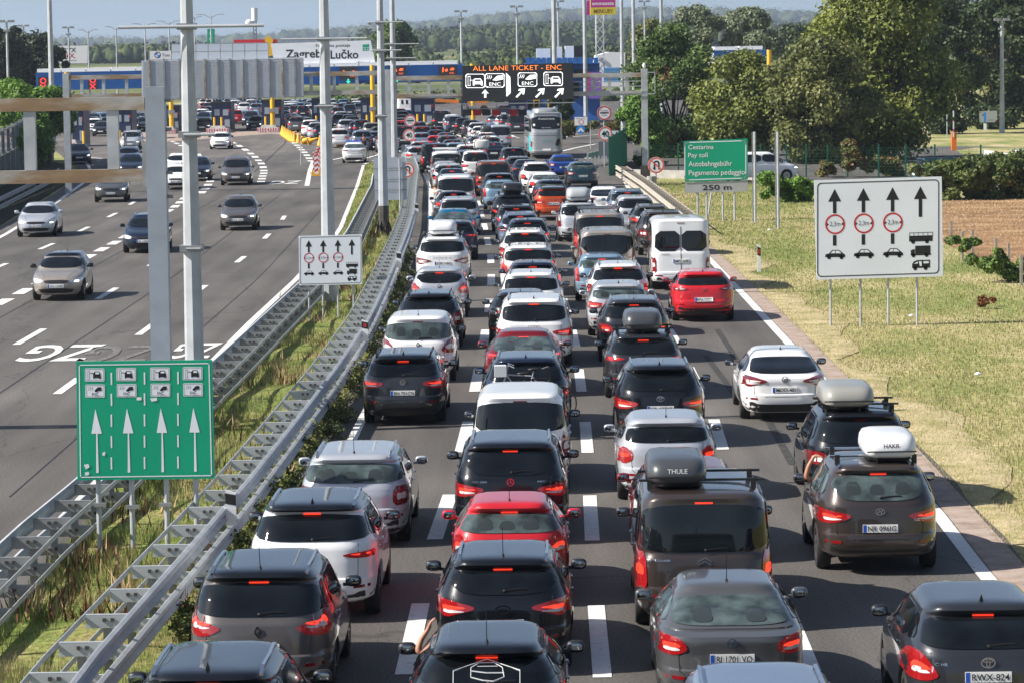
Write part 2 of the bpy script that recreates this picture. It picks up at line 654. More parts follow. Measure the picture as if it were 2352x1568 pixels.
def ctype(k, **ov):
    key = k + repr(sorted(ov.items()))
    if key not in TT:
        d = dict(TYPES[k])
        d.update(ov)
        TT[key] = CarType(**d)
    return TT[key]


def sym(poly): return [(-x, z) for x, z in poly]


def tail_polys(T, style):
    """left tail lamp outline in (x,z); mirrored for the other side"""
    w = T.W / 2
    g = T.gb
    X = lambda a: a * w
    if style == 'wide':
        return [(X(.985), .86), (X(.97), 1.0), (X(.84), .985), (X(.48), .93), (X(.46), .88), (X(.70), .80), (X(.93), .78)]
    if style == 'wide2':
        return [(X(.98), .80), (X(.975), 1.0), (X(.72), .97), (X(.40), .90), (X(.42), .86), (X(.62), .82), (X(.80), .76)]
    if style == 'block':
        return [(X(.975), .68), (X(.965), .98), (X(.70), .98), (X(.70), .68)]
    if style == 'corner':
        return [(X(.985), .78), (X(.975), 1.0), (X(.72), 1.0), (X(.60), .92), (X(.58), .84), (X(.72), .78)]
    if style == 'drop':
        return [(X(.985), .72), (X(.985), .90), (X(.93), 1.06), (X(.80), 1.04), (X(.66), .88), (X(.60), .78), (X(.75), .72)]
    if style == 'slim':
        return [(X(.985), .90), (X(.97), 1.0), (X(.62), .985), (X(.44), .955), (X(.60), .91)]
    if style == 'tall':
        return [(X(.985), .60), (X(.975), 1.12), (X(.82), 1.10), (X(.80), .60)]
    if style == 'vtall':
        return [(X(.985), .62), (X(.93), g + .28), (X(.865), g + .26), (X(.83), .90), (X(.80), .64)]
    if style == 'ell':
        return [(X(.985), .74), (X(.97), 1.02), (X(.86), T.e - .16), (X(.81), T.e - .17), (X(.85), 1.08), (X(.66), .84), (X(.62), .74)]
    if style == 'scenic':
        return [(X(.985), .86), (X(.97), 1.02), (X(.90), 1.22), (X(.86), 1.22), (X(.84), 1.04), (X(.52), .985), (X(.50), .95), (X(.70), .86)]
    if style == 'round':
        return [(X(.985), .72), (X(.98), .96), (X(.80), 1.0), (X(.66), .90), (X(.68), .76), (X(.82), .70)]
    return [(X(.985), .78), (X(.975), .98), (X(.66), .97), (X(.62), .80)]


def glass_poly(T, style='std'):
    g, e = T.gb + .02, T.e - (.04 if T.deck else .075)
    a, b = T.w(g) * .86, T.w(e) * .93
    m = (g + e) / 2
    c = T.w(m) * .93
    if style == 'narrow': a *= .88
    if style == 'wide': a, c, b = a * 1.08, c * 1.03, b * 1.02
    if style == 'hex':
        return [(-b, e), (b, e), (c * 1.02, m), (c, m - .06), (a * .62, g), (-a * .62, g), (-c, m - .06), (-c * 1.02, m)]
    if style == 'round':
        return [(-b * .92, e), (b * .92, e), (c, m), (a * .7, g - .02), (-a * .7, g - .02), (-c, m)]
    return [(-b, e), (b, e), (c, m), (a, g), (-a, g), (-c, m)]


def make_wheels(T, root, low=False):
    r = T.wr
    key = ('wheel', r, low)
    if key not in TT:
        n = 12 if low else 24
        mb = MB()
        prof = [(r * .66, -.02), (r * .70, .0), (r * .93, .0), (r, -.03), (r, -.18), (r * .93, -.21), (r * .6, -.21)]
        vs, fs = [], []
        for k in range(n):
            t = 2 * pi * k / n
            vs += [Vector((x, q * cos(t), q * sin(t))) for q, x in prof]
        m = len(prof)
        for k in range(n):
            for j in range(m - 1):
                a, b = k * m + j, ((k + 1) % n) * m + j
                fs.append((a, b, b + 1, a + 1))
        mb.add(vs, fs)
        tyre = mb.mesh('wheel', M_rubber, smooth=True, sharp=50)
        mb = MB()
        mb.cyl((-.07, 0, 0), (-.05, 0, 0), r * .66, n=n)
        if not low:
            for k in range(7):
                t = 2 * pi * k / 7
                mb.bar((-.03, 0, 0), (-.03, r * .62 * cos(t), r * .62 * sin(t)), .05, .03)
            mb.cyl((-.05, 0, 0), (-.005, 0, 0), .05, n=10)
        rim = mb.mesh('rim', M_rim)
        TT[key] = (tyre, rim)
    tyre, rim = TT[key]
    for y in T.ax:
        for sx in (-1, 1):
            o = link_mesh('wheel', tyre, root)
            o.location = (sx * (T.W / 2 - .035), y, r)
            if sx < 0: o.rotation_euler = (0, 0, pi)
            q = link_mesh('rim', rim, o)


def set_mat(o, m, slot=0):
    o.material_slots[slot].link = 'OBJECT'
    o.material_slots[slot].material = m


COUNT = {}


def put_flat(T, root, name, txt, x, z, h, m, off=.012, width=None, parent=None, side='R', bold=0.0):
    """lettering lying on the rear (or front) face of the car"""
    v, f = text_mesh(txt, h, width=width, bold=bold)
    d = Vector((0, 1, 0)) if side == 'R' else Vector((0, -1, 0))
    out = []
    for p in v:
        o = Vector((x + (p.x if side == 'R' else -p.x), -9 if side == 'R' else 9, z + p.z))
        hh = T.bvh.ray_cast(o, d)
        q = hh[0] if hh[0] is not None else Vector((o.x, -T.L / 2 * d.y, o.z))
        out.append(q - d * off)
    mb = MB().add(out, f)
    return mb.build(name, m, parent or root)


def make_car(kind='hatch', colour='grey', pos=(0, 0), head=0.0, label='', group=None, near=True, front=False, detail=2,
             tail='wide', glass='std', plate=None, rails=None, fin='fin', roofcol=None, trim=True, lit=True, badge=None,
             box=None, bars=False, word=None, word2=None, wiper=True, pz=.72, chrome=False, catname='car', ov=None,
             glassm=None, split=False, third=True, name=None, gp=None):
    van_ = kind in ('van', 'hivan', 'smallvan')
    name = name or ('van' if van_ else 'car')
    if catname == 'car' and van_: catname = 'van'
    T = ctype(kind, **(ov or {}))
    P = paint(colour)
    root = empty(name, (pos[0], pos[1], 0.0), head)
    tag(root, label, catname, group)
    G = glassm or M_glass
    C = T.cache

    def part(nm, key, fn, m=None, parent=None):
        if key not in C: C[key] = fn()
        o = link_mesh(nm, C[key], parent or root)
        if m is not None: set_mat(o, m)
        return o

    part('body', 'body', lambda: T.body, P)
    fm = lambda nm, polys, side, m, **k: (lambda: T.pmesh(nm, polys, side, m, **k))
    # glazing
    for gi, gpl in enumerate(gp or [glass_poly(T, glass)]):
        part('rear_window', 'rw%d' % gi + glass + str(bool(gp)), fm('rear_window', [gpl], 'R', M_glass, res=.05, off=.012, rnd=1 if gp else 2), G)
    if G is M_glass2 and detail >= 1:
        zc, wg = (T.gb + T.e) / 2 - .04, T.w((T.gb + T.e) / 2)
        hh = (T.e - T.gb) * .22
        for i, x in enumerate((-.46, .44) if T.deck else (-.50, -.04, .46)):
            hh_ = hh * (1.0, .55, .9)[i]
            hp = [(x * wg - .13, zc - hh), (x * wg - .09, zc + hh_), (x * wg + .08, zc + hh_), (x * wg + .13, zc - hh)]
            part('headrest', 'hr%d' % i, fm('headrest', [hp], 'R', M_seat, off=.02 if T.deck else .0135, res=.04, rnd=2))
    g0, e0 = T.front[8][0] + .05, T.e - .05
    wsp = [(-T.w(e0) * .92, e0), (T.w(e0) * .92, e0), (T.w(g0) * .90, g0), (-T.w(g0) * .90, g0)]
    part('windshield', 'ws', fm('windshield', [wsp], 'F', M_glass, res=.06, off=.012), G)
    zb_, ze_ = T.belt + .045, T.e - .075
    yr0, yf0 = T.yr(zb_), T.yf(zb_)
    yr1, yf1 = T.yr(ze_), T.yf(ze_)
    mid = T.ax[0] - T.wb * .50
    q = [[(mid + .05, zb_), (yf0 - .32, zb_ + .0), (yf0 - .38, zb_ + .06), (yf1 - .16, ze_), (mid + .02, ze_)],
         [(mid - .03, zb_), (mid - .03, ze_), (max(yr1 + .55, T.ax[1] + .0), ze_), (T.ax[1] + .05, zb_)]]
    rq = [(T.ax[1] - .02, zb_ + .02), (max(yr1 + .49, T.ax[1] - .06), ze_ - .01), (yr1 + .26, ze_ - .03), (yr0 + .38, zb_ + .07)]
    if rq[3][0] < rq[0][0] - .12 and rq[2][0] < rq[1][0] - .1: q.append(rq)
    for sd_ in ('+X', '-X'):
        for i, p in enumerate(q):
            part('side_window', 'sw%s%d' % (sd_, i), fm('side_window', [p], sd_, M_glass, res=.07, rnd=1, off=.012), G)
    # rear lamps
    tp = tail_polys(T, tail)
    TL = M_red if lit else M_dred
    for k, pp in (('R', tp), ('L', sym(tp))):
        o = part('tail_light', 'tl' + tail + k, fm('tail_light', [pp], 'R', M_red, off=.012, res=.06, rnd=1), TL)
        if detail >= 1:
            cx = sum(p[0] for p in pp) / len(pp)
            cz = sum(p[1] for p in pp) / len(pp)
            s1 = [(cx + (x - cx) * .55, cz + .01 + (z - cz) * .26) for x, z in pp]
            if detail >= 2 and tail in ('wide', 'wide2', 'corner', 'scenic', 'drop', 'block'):
                s2 = [(cx + (x - cx) * .52, cz - .035 + (z - cz) * .20) for x, z in pp]
                part('clear_lens', 'cl' + tail + k, fm('clear_lens', [s2], 'R', M_clear, off=.0155, res=.05, rnd=1), parent=o)
            part('lamp', 'la' + tail + k, fm('lamp', [s1], 'R', M_lit, off=.016, res=.06, rnd=1), M_lit if lit else M_clear, o)
    if third:
        zt = T.e - .055
        b3 = [(-.12, zt + .010), (.12, zt + .010), (.12, zt - .010), (-.12, zt - .010)]
        if T.rear and kind in ('sedan', 'coupe'):
            pass
        part('brake_light', 'b3', fm('brake_light', [b3], 'R', M_lit, off=.014, rnd=0), M_lit if lit else M_dred)
    make_wheels(T, root, low=(detail < 1))
    if detail >= 1:
        # lower trim of the bumper
        if trim:
            w = T.W / 2
            tr = [(-w * .93, T.zb + .01), (w * .93, T.zb + .01), (w * .97, .42), (w * .72, .46), (w * .60, .40), (-w * .60, .40), (-w * .72, .46), (-w * .97, .42)]
            part('bumper_trim', 'bt', fm('bumper_trim', [tr], 'R', M_black, off=.008, rnd=1))
        # number plate
        pw, ph = .26, .058
        pl = part('license_plate', 'pl%.2f' % pz, fm('license_plate', [[(-pw, pz - ph), (pw, pz - ph), (pw, pz + ph), (-pw, pz + ph)]], 'R', M_plate, off=.02, rnd=0))
        if plate:
            bb = fm('plate_band', [[(-pw + .004, pz - ph + .004), (-pw + .05, pz - ph + .004), (-pw + .05, pz + ph - .004), (-pw + .004, pz + ph - .004)]], 'R', M_pblue, off=.023, rnd=0)
            part('plate_band', 'pb%.2f' % pz, bb, parent=pl)
            put_flat(T, root, 'lettering', plate, .025, pz, .075, M_ink, off=.026, width=.42, parent=pl, bold=.02)
        # mirrors
        ym = yf0 - .42
        def mir(sx):
            mb = MB()
            x = sx * (T.W / 2 + .075)
            mb.ell((x, ym, T.belt + .07), (.105, .06, .072), sq=.65)
            mb.bar((sx * (T.W / 2 - .06), ym + .02, T.belt + .02), (x, ym + .01, T.belt + .03), .05, .04)
            return mb.mesh('wing_mirror', M_black, smooth=True)
        def mgl(sx):
            mb = MB()
            x = sx * (T.W / 2 + .075)
            mb.ell((x, ym - .053, T.belt + .07), (.080, .012, .050), sq=.65)
            return mb.mesh('mirror_glass', M_mirror, smooth=True)
        for sx in (-1, 1):
            o = part('wing_mirror', 'mi%d' % sx, lambda: mir(sx), M_black if colour in ('white', 'black', 'dark_grey') or roofcol else P)
            if detail >= 2: part('mirror_glass', 'mg%d' % sx, lambda: mgl(sx), parent=o)
        # roof pieces
        yA, yB = T.yr(T.e) + .12, T.yf(T.e) - .25
        if rails:
            def rail(sx):
                mb = MB()
                x = sx * (T.w(T.e) * .90)
                pts = []
                for k in range(9):
                    t = k / 8
                    y = yA + (yB - yA) * t
                    z = T.e + .035 + .055 * min(1, min(t, 1 - t) * 8)
                    pts.append(Vector((x * (1 - .02 * abs(2 * t - 1)), y, z)))
                for a, b in zip(pts, pts[1:]): mb.bar(a, b, .035, .03)
                return mb.mesh('roof_rail', M_black, smooth=False)
            for sx in (-1, 1):
                part('roof_rail', 'rr%d' % sx, lambda: rail(sx), M_chrome if rails == 'silver' else M_black)
        if roofcol:
            def rf():
                vs = [Vector((v.x, v.y, v.z)) for v in T.bv]
                mb = MB()
                N = 52
                n0 = next(i for i, z in enumerate(T.zs) if z > T.e - .05)
                sub = vs[n0 * N:]
                fs = []
                nn = len(sub) // N
                for j in range(nn - 1):
                    for i in range(N):
                        a, b = j * N + i, j * N + (i + 1) % N
                        fs.append((a, b, b + N, a + N))
                fs.append(tuple(range((nn - 1) * N, nn * N)))
                sub = [Vector((v.x * 1.004, v.y * 1.003, v.z + .003)) for v in sub]
                mb.add(sub, fs)
                return mb.mesh('roof', M_black, smooth=True)
            part('roof', 'roofp', rf, paint(roofcol))
        if fin:
            def ant():
                mb = MB()
                if fin == 'fin':
                    y = yA + .16
                    mb.add([(-.028, y - .09, T.H - .02), (.028, y - .09, T.H - .02), (0, y + .13, T.H - .015), (0, y - .10, T.H + .075), (0, y - .04, T.H + .05)],
                           [(0, 1, 3), (0, 3, 4), (0, 4, 2), (1, 2, 4), (1, 4, 3), (0, 2, 1)])
                else:
                    y = yA + .12
                    mb.cyl((0, y, T.H - .02), (0, y, T.H + .03), .025, .012, n=8)
                    mb.cyl((0, y, T.H + .02), (0, y - .14, T.H + .38), .006, .004, n=5)
                return mb.mesh('antenna', M_black)
            part('antenna', 'an' + fin, ant)
        if wiper:
            def wip():
                mb = MB()
                z0 = T.gb + .05
                pts = []
                for k in range(5):
                    x = .02 + .30 * k / 4
                    z = z0 + .025 * sin(k / 4 * pi * .6)
                    pts.append(T.surf(x, z) + Vector((0, -.02, 0)))
                for a, b in zip(pts, pts[1:]): mb.bar(a, b, .02, .014)
                mb.ell(pts[0], (.025, .02, .022), n=8, m=5)
                return mb.mesh('rear_wiper', M_black)
            if kind not in ('sedan', 'coupe'): part('rear_wiper', 'wip', wip)
    if detail >= 2:
        # shut line of the tailgate and reflectors
        def seam():
            mb = MB()
            w = T.W / 2
            a = tp[-3][0] if tail in ('block', 'tall', 'vtall') else w * .70
            zt2 = (T.deckz if hasattr(T, 'deckz') else T.gb) - .02
            pts = [(-a, zt2), (-a * .98, .60), (-a * .9, .56), (a * .9, .56), (a * .98, .60), (a, zt2)]
            for (x0, z0), (x1, z1) in zip(pts, pts[1:]):
                nn = 6
                for k in range(nn):
                    p = []
                    for t in (k / nn, (k + 1) / nn):
                        p.append(T.surf(x0 + (x1 - x0) * t, z0 + (z1 - z0) * t))
                    mb.bar(p[0], p[1], .008, .008)
            return mb.mesh('tailgate_seam', M_ink)
        part('tailgate_seam', 'seam' + tail, seam)
        for sx in (1, -1):
            w = T.W / 2
            rp = [(sx * w * .62, .50), (sx * w * .86, .50), (sx * w * .86, .54), (sx * w * .62, .54)]
            part('reflector', 'rf%d' % sx, fm('reflector', [rp], 'R', M_dred, off=.01, rnd=0))
        for sx in ('+X', '-X'):
            for i, yh in enumerate((T.ax[0] - T.wb * .44, T.ax[0] - T.wb * .83)):
                hp = [(yh, T.belt - .10), (yh + .18, T.belt - .10), (yh + .18, T.belt - .07), (yh, T.belt - .07)]
                part('door_handle', 'dh%s%d' % (sx, i), fm('door_handle', [hp], sx, M_black, off=.025, rnd=1), M_chrome if chrome else P)
    if chrome:
        w = T.W / 2
        cp = [(-w * .45, pz + .10), (w * .45, pz + .10), (w * .45, pz + .125), (-w * .45, pz + .125)]
        part('chrome_strip', 'cs%.2f' % pz, fm('chrome_strip', [cp], 'R', M_chrome, off=.012, rnd=0))
    if badge:
        badge(T, root)
    for wd in (word or []):
        put_flat(T, root, 'model_lettering', wd[0], wd[1], wd[2], wd[3], wd[4], width=wd[5] if len(wd) > 5 else None)
    if split:
        def sp():
            mb = MB()
            pts = [(0, .5 + .1 * i) for i in range(int((T.H - .62) / .1))]
            for (a, z0), (b, z1) in zip(pts, pts[1:]):
                h0 = T.surf(0, z0)
                h1 = T.surf(0, z1)
                mb.bar(h0, h1, .016, .016)
            return mb.mesh('door_seam', M_ink)
        part('door_seam', 'dseam', sp)
    # front of the car
    if front:
        w = T.W / 2
        nz = T.front[4][0]
        for sx in (1, -1):
            hp = [(sx * w * .95, nz + .02), (sx * w * .90, nz - .12), (sx * w * .56, nz - .13), (sx * w * .52, nz - .05), (sx * w * .72, nz + .02)]
            o = part('headlight', 'hl%d' % sx, fm('headlight', [hp], 'F', M_headl, off=.014, res=.04, rnd=1))
            dp = [(sx * w * .82, nz - .045), (sx * w * .68, nz - .055), (sx * w * .68, nz - .10), (sx * w * .82, nz - .09)]
            part('lamp', 'hd%d' % sx, fm('lamp', [dp], 'F', M_drl, off=.018, rnd=1), parent=o)
        gp = [(-w * .48, nz - .03), (w * .48, nz - .03), (w * .42, nz - .13), (-w * .42, nz - .13)]
        part('grille', 'gr', fm('grille', [gp], 'F', M_black, off=.01, rnd=1))
        lp = [(-w * .72, .42), (w * .72, .42), (w * .55, .27), (-w * .55, .27)]
        part('lower_grille', 'lg', fm('lower_grille', [lp], 'F', M_black, off=.01, rnd=1))
        zp = .50
        pl = part('license_plate', 'fpl', fm('license_plate', [[(-.26, zp - .055), (.26, zp - .055), (.26, zp + .055), (-.26, zp + .055)]], 'F', M_plate, off=.02, rnd=0))
        if front is not True:
            put_flat(T, root, 'lettering', front, -.02, zp, .07, M_ink, off=.024, width=.40, parent=pl, side='F')
            bb = fm('plate_band', [[(.255, zp - .05), (.21, zp - .05), (.21, zp + .05), (.255, zp + .05)]], 'F', M_pblue, off=.022, rnd=0)
            part('plate_band', 'fpb', bb, parent=pl)
        if detail >= 1:
            hs = MB()
            for x0 in (-1, 1):
                pts = []
                for k in range(6):
                    t = k / 5
                    y = T.L / 2 - .14 - t * .85
                    h = T.bvh.ray_cast(Vector((x0 * w * (.42 + .26 * t), y, 5)), Vector((0, 0, -1)))
                    pts.append(h[0] if h[0] is not None else Vector((x0 * w * .5, y, T.belt)))
                for a, b in zip(pts, pts[1:]): hs.bar(a, b, .007, .006)
            hs.build('bonnet_seam', M_ink, root)
    KIDS_T[root.name] = T
    return root, T


KIDS_T = {}


def roof_box(root, T, colour, word=None, x=0.0, label='', w=.78, h=.36, L=1.9, cross=True, wm=None, y=None):
    """box on a roof rack: rests on the car, so a thing of its own"""
    M = Matrix.Translation(root.location) @ root.rotation_euler.to_matrix().to_4x4()
    yc = (T.yr(T.e) + T.yf(T.e)) / 2 - .1 if y is None else y
    o = empty('roof_box', M @ Vector((x, yc, T.H - .05)), root.rotation_euler.z)
    tag(o, label, 'roof box')
    zb = .12
    mb = MB()
    n = 24
    rings = [(.80, .0, .90), (.96, .04, .98), (1.0, .10, 1.0), (1.0, h * .45, 1.0), (.97, h * .72, .96), (.88, h * .92, .86), (.70, h, .70), (.3, h + .012, .3)]
    vs = []
    for k, z, ky in rings:
        for i in range(n * 2):
            t = pi * (i + .5) / n
            X_ = w / 2 * k * math.copysign(abs(cos(t)) ** (2 / 5), cos(t))
            Y_ = L / 2 * ky * math.copysign(abs(sin(t)) ** (2 / 5), sin(t))
            vs.append((X_, Y_, zb + z))
    N = n * 2
    fs = [(j * N + i, j * N + (i + 1) % N, (j + 1) * N + (i + 1) % N, (j + 1) * N + i) for j in range(len(rings) - 1) for i in range(N)]
    fs.append(tuple(reversed(range(N))))
    fs.append(tuple(range((len(rings) - 1) * N, len(rings) * N)))
    mb.add(vs, fs)
    P = mat('box_' + colour, {'white': (.72, .73, .75), 'silver': (.40, .42, .44), 'grey': (.05, .053, .058), 'black': (.012, .012, .013), 'beige': (.28, .275, .25)}[colour], .35, coat=.5)
    mb.build('lid', P, o, smooth=True, sharp=45)
    b = MB().ell((0, 0, zb + .01), (w / 2 * .86, L / 2 * .88, .09), n=24, sq=.5)
    b.build('tray', M_black, o, smooth=True)
    s = MB()
    s.box((0, -L / 2 + .0, zb + h * .30), (w * .92, .03, .02))
    s.build('lid_seam', M_black, o)
    if word:
        v, f = text_mesh(word, .065, bold=.02)
        MB().add([(p.x * 1.0, -L / 2 * .985 - .012, p.z + zb + h * .55) for p in v], f).build('lettering', wm or M_ink, o)
    if cross:
        for dy in (-.42, .42):
            pass
        rr = empty('roof_rack', M @ Vector((0, yc, T.H)), root.rotation_euler.z)
        tag(rr, 'cross bars under the ' + ' '.join(label.split()[:12]), 'roof rack')
        for dy in (-.55, .45):
            mb = MB().bar((-T.w(T.e) * 1.08, dy, .085), (T.w(T.e) * 1.08, dy, .085), .06, .03)
            mb.build('cross_bar', M_black if colour in ('grey', 'beige', 'silver') else M_chrome, rr)
            for sx in (-1, 1):
                MB().box((sx * T.w(T.e) * .9, dy, .03), (.07, .09, .14)).build('foot', M_black, rr)
    return o
# ------------------------------------------------------------------ badges
def ring_badge(r, m=None, z=.93, n=20, fill=None, sx=1.0, letter=None, bar=False):
    def f(T, root):
        mb = MB()
        y = T.surf(0, z).y - .014
        for k in range(n):
            a, b = 2 * pi * k / n, 2 * pi * (k + 1) / n
            mb.bar((r * sx * cos(a), y, z + r * sin(a)), (r * sx * cos(b), y, z + r * sin(b)), .012, .014)
        if bar == 'star':
            for k in range(3):
                a = pi / 2 + 2 * pi * k / 3
                mb.bar((0, y, z), (r * cos(a), y, z + r * sin(a)), .012, .016)
        if bar == 'V':
            for p, q in (((-.55, .6), (0, -.1)), ((0, -.1), (.55, .6)), ((-.8, .2), (-.35, -.8)), ((-.35, -.8), (0, -.15)), ((0, -.15), (.35, -.8)), ((.35, -.8), (.8, .2))):
                mb.bar((p[0] * r, y, z + p[1] * r), (q[0] * r, y, z + q[1] * r), .010, .012)
        if bar == 'H':
            for p, q in (((-.55, -.6), (-.2, .6)), ((.2, -.6), (.55, .6)), ((-.4, -.1), (.4, .15))):
                mb.bar((p[0] * r * sx, y, z + p[1] * r), (q[0] * r * sx, y, z + q[1] * r), .010, .016)
        if bar == 'T':
            for k in range(16):
                a, b = 2 * pi * k / 16, 2 * pi * (k + 1) / 16
                mb.bar((r * .35 * cos(a), y, z + r * .9 * sin(a)), (r * .35 * cos(b), y, z + r * .9 * sin(b)), .010, .012)
                mb.bar((r * sx * .75 * cos(a), y, z + r * .45 + r * .35 * sin(a)), (r * sx * .75 * cos(b), y, z + r * .45 + r * .35 * sin(b)), .010, .012)
        o = mb.build('badge', M_chrome, root)
        if letter:
            v, ff = text_mesh(letter, r * .9, bold=.03)
            MB().add([(p.x, y - .012, p.z + z) for p in v], ff).build('badge_lettering', M_chrome if fill is None else M_white, root)
        return o
    return f


def diamond_badge(z=.93, r=.06):
    def f(T, root):
        y = T.surf(0, z).y - .014
        mb = MB()
        P = [(0, r), (r * .62, 0), (0, -r), (-r * .62, 0)]
        for a, b in zip(P, P[1:] + P[:1]):
            mb.bar((a[0], y, z + a[1]), (b[0], y, z + b[1]), .014, .022)
        mb.build('badge', M_chrome, root)
    return f


def chevron_badge(z=.93, r=.07, x=0):
    def f(T, root):
        y = T.surf(x, z).y - .014
        mb = MB()
        for dz in (0, -.045):
            mb.bar((x - r, y, z + dz - .02), (x, y, z + dz + .035), .014, .020)
            mb.bar((x, y, z + dz + .035), (x + r, y, z + dz - .02), .014, .020)
        mb.build('badge', M_chrome, root)
    return f


def rings_badge(z=.98):
    def f(T, root):
        y = T.surf(0, z).y - .014
        mb = MB()
        for c in (-.105, -.035, .035, .105):
            for k in range(14):
                a, b = 2 * pi * k / 14, 2 * pi * (k + 1) / 14
                mb.bar((c + .042 * cos(a), y, z + .042 * sin(a)), (c + .042 * cos(b), y, z + .042 * sin(b)), .009, .012)
        mb.build('badge', M_chrome, root)
    return f


HEAD = [(30, .018), (85, .014), (118, .002), (142, -.012), (170, -.032), (225, -.045), (285, -.06), (330, -.05), (480, -.03)]
VW = ring_badge(.055, bar='V', z=.93)
GRP = 'vehicles queueing for the toll'
ORDER = []


def q(px_, py_, kind, colour, desc, zt=None, h=0.0, toward=None, dy=0.0, lane=None, dx=0.0, **kw):
    """queue car: (px,py) is the photo pixel of the middle of the roof's rear edge"""
    if 'ov' not in kw and kind in ('hatch', 'suv', 'wagon', 'bigsuv') and py_ > 360:
        b_, v_ = TYPES[kind], len(ORDER) % 4
        kw['ov'] = dict(nr=(4.2, 5.5, 4.8, 6.5)[v_], rake=b_.get('rake', .36) + (.10, -.04, .04, -.10)[v_], roofw=b_.get('roofw', .70) + (-.02, .03, .01, .05)[v_], spoiler=(.14, .04, .10, .06)[v_])
    T = ctype(kind, **(kw.get('ov') or {}))
    zt = zt if zt is not None else T.e - .055
    p = at(px_, py_, zt)
    hd = lerp_tab(HEAD, p.y) + h         # positive = turned to the right
    off = lerp_tab(T.rear, min(zt, T.e - .06))
    yb = p.y - off + dy
    cx, cy = p.x + dx + sin(hd) * (T.L / 2 - off), yb + T.L / 2
    d = p.y
    kw.setdefault('detail', 2 if d < 135 else 1)
    r, T = make_car(kind, colour, (cx, cy), -hd, desc, kw.pop('group', GRP), **kw)
    ORDER.append((lane, yb, cy + T.L / 2, cx, T.W, desc))
    return r, T


LANE1, LANE2, LANE3, LANE4 = 1, 2, 3, 4
# --- first lane (beside the guardrail), near to far
q(486, 1549, 'suv', 'black', 'black car with silver roof rails cut off by the bottom edge at lower left', rails='silver', lane=1, dy=-.5)
q(595, 1335, 'mpv', 'taupe', 'taupe grey people carrier with glossy dark roof and silver rails beside the guardrail', tail='scenic', rails='silver', fin='rod', roofcol='black',
  badge=diamond_badge(.93), word=[('SCENIC', 0, .80, .035, M_chrome, .22)], lane=1, glass='wide')
q(717, 1178, 'suv', 'white', 'white crossover with black roof and silver rails ahead of the taupe people carrier', tail='slim', rails='silver', roofcol='black', lane=1, glass='wide')
r, T = q(812, 1062, 'wagon', 'silver', 'old silver estate car with square red tail lamps behind the white crossover with black roof', tail='block', lit=False, rails='silver', glassm=M_glass2, lane=1, third=False, fin='rod', glass='wide', ov=dict(roofw=.76, rake=.42))
q(926, 829, 'wagon', 'dark_grey', 'dark grey estate car with number plate BN 701CN', tail='wide', plate='BN 701CN', badge=VW, rails='black', pz=.70, lane=1, ov=dict(roofw=.74))
q(960, 739, 'box', 'white', 'white boxy people carrier with tall dark rear window ahead of the dark grey estate', tail='drop', lit=False, fin='rod', badge=diamond_badge(.92), lane=1, glass='wide', glassm=M_glass2, ov=dict(W=1.81, L=4.25))
q(985, 686, 'wagon', 'black', 'black estate car partly hidden by the white boxy people carrier', tail='block', rails='black', lane=1, lit=False, third=False)
q(1009, 627, 'small', 'silver', 'small light silver hatchback with round edged rear window', tail='drop', fin='rod', lane=1, glass='round', badge=ring_badge(.05, z=.95), ov=dict(W=1.74, roofw=.74))
kod = q(1015.8, 553.5, 'bigsuv', 'white', 'white estate-like SUV with number plate D RF 1100 carrying a white roof box', tail='wide2', lit=False, plate='D RF 1100', rails='silver', lane=1,
  word=[('S K O D A', 0, .98, .04, M_ink, .62)], pz=.80, third=False, ov=dict(W=1.88, H=1.68), wiper=False)
roof_box(kod[0], kod[1], 'white', label='white roof box on the white SUV with plate D RF 1100', w=.95, h=.42)
q(1044, 518, 'hatch', 'navy', 'dark hatchback just ahead of the white SUV with white roof box', lane=1, tail='slim')
q(1042.5, 490, 'coupe', 'teal', 'bright teal blue coupe-like saloon', tail='wide', lane=1, glassm=M_glass2, zt=1.28, lit=True)
q(1054, 462, 'suv', 'silver', 'light silver SUV ahead of the teal blue saloon', lane=1, tail='slim', lit=False, rails='silver', third=False)
q(1041, 449, 'hatch', 'navy', 'dark blue car with lit tail lamp peeping out left of the light silver SUV', lane=1, h=-.03, dy=1.0)
q(1047, 410, 'van', 'white', 'white passenger van with big dark rear window and lit tall lamps', tail='tall', rails='silver', lane=1, glass='wide', fin=None)
q(1038, 397, 'sedan', 'navy', 'dark blue saloon ahead of the white passenger van', lane=1, zt=1.3, ov=dict(H=1.5))
q(1029, 385, 'suv', 'silver', 'silver SUV between the dark saloon and the silver estate further ahead', lane=1, dy=1.6)
q(1025, 373, 'wagon', 'silver', 'silver estate whose roof shows below the white rental van', lane=1, rails='black', third=False, dy=-2.4)
ren = q(1024, 355.6, 'van', 'white', 'white rental van with lettering on its rear window and white roof bars', tail='vtall', lit=False, lane=1, glass='wide', fin=None, third=False,
  dy=2.0, ov=dict(H=1.95), word=[('smart', -.42, 1.52, .11, M_white, .50), ('RENTAL', .42, 1.52, .11, M_white, .58)])
q(999, 335.7, 'van', 'black', 'black passenger van ahead of the white rental van', tail='tall', lane=1, glass='wide', fin=None, detail=1)
q(961, 341, 'wagon', 'silver', 'silver car at the left edge of the queue beside the black passenger van', lane=0, h=-.1, detail=1)
q(966, 329, 'wagon', 'silver', 'silver estate with lit third brake lamp left of the black passenger van', lane=1, detail=1)
q(968, 308.7, 'hatch', 'light_blue', 'pale blue hatchback behind the red cars near the 40 sign', lane=1, detail=1)
q(1001, 316, 'small', 'red', 'bright red small car right of the pale blue hatchback', lane=1.5, detail=1)
q(1001, 303, 'hatch', 'navy', 'dark car ahead of the bright red small car', lane=1.5, detail=1)
q(1001.5, 294.7, 'hatch', 'dark_grey', 'dark grey hatchback in front of the striped island', lane=1.5, detail=1)
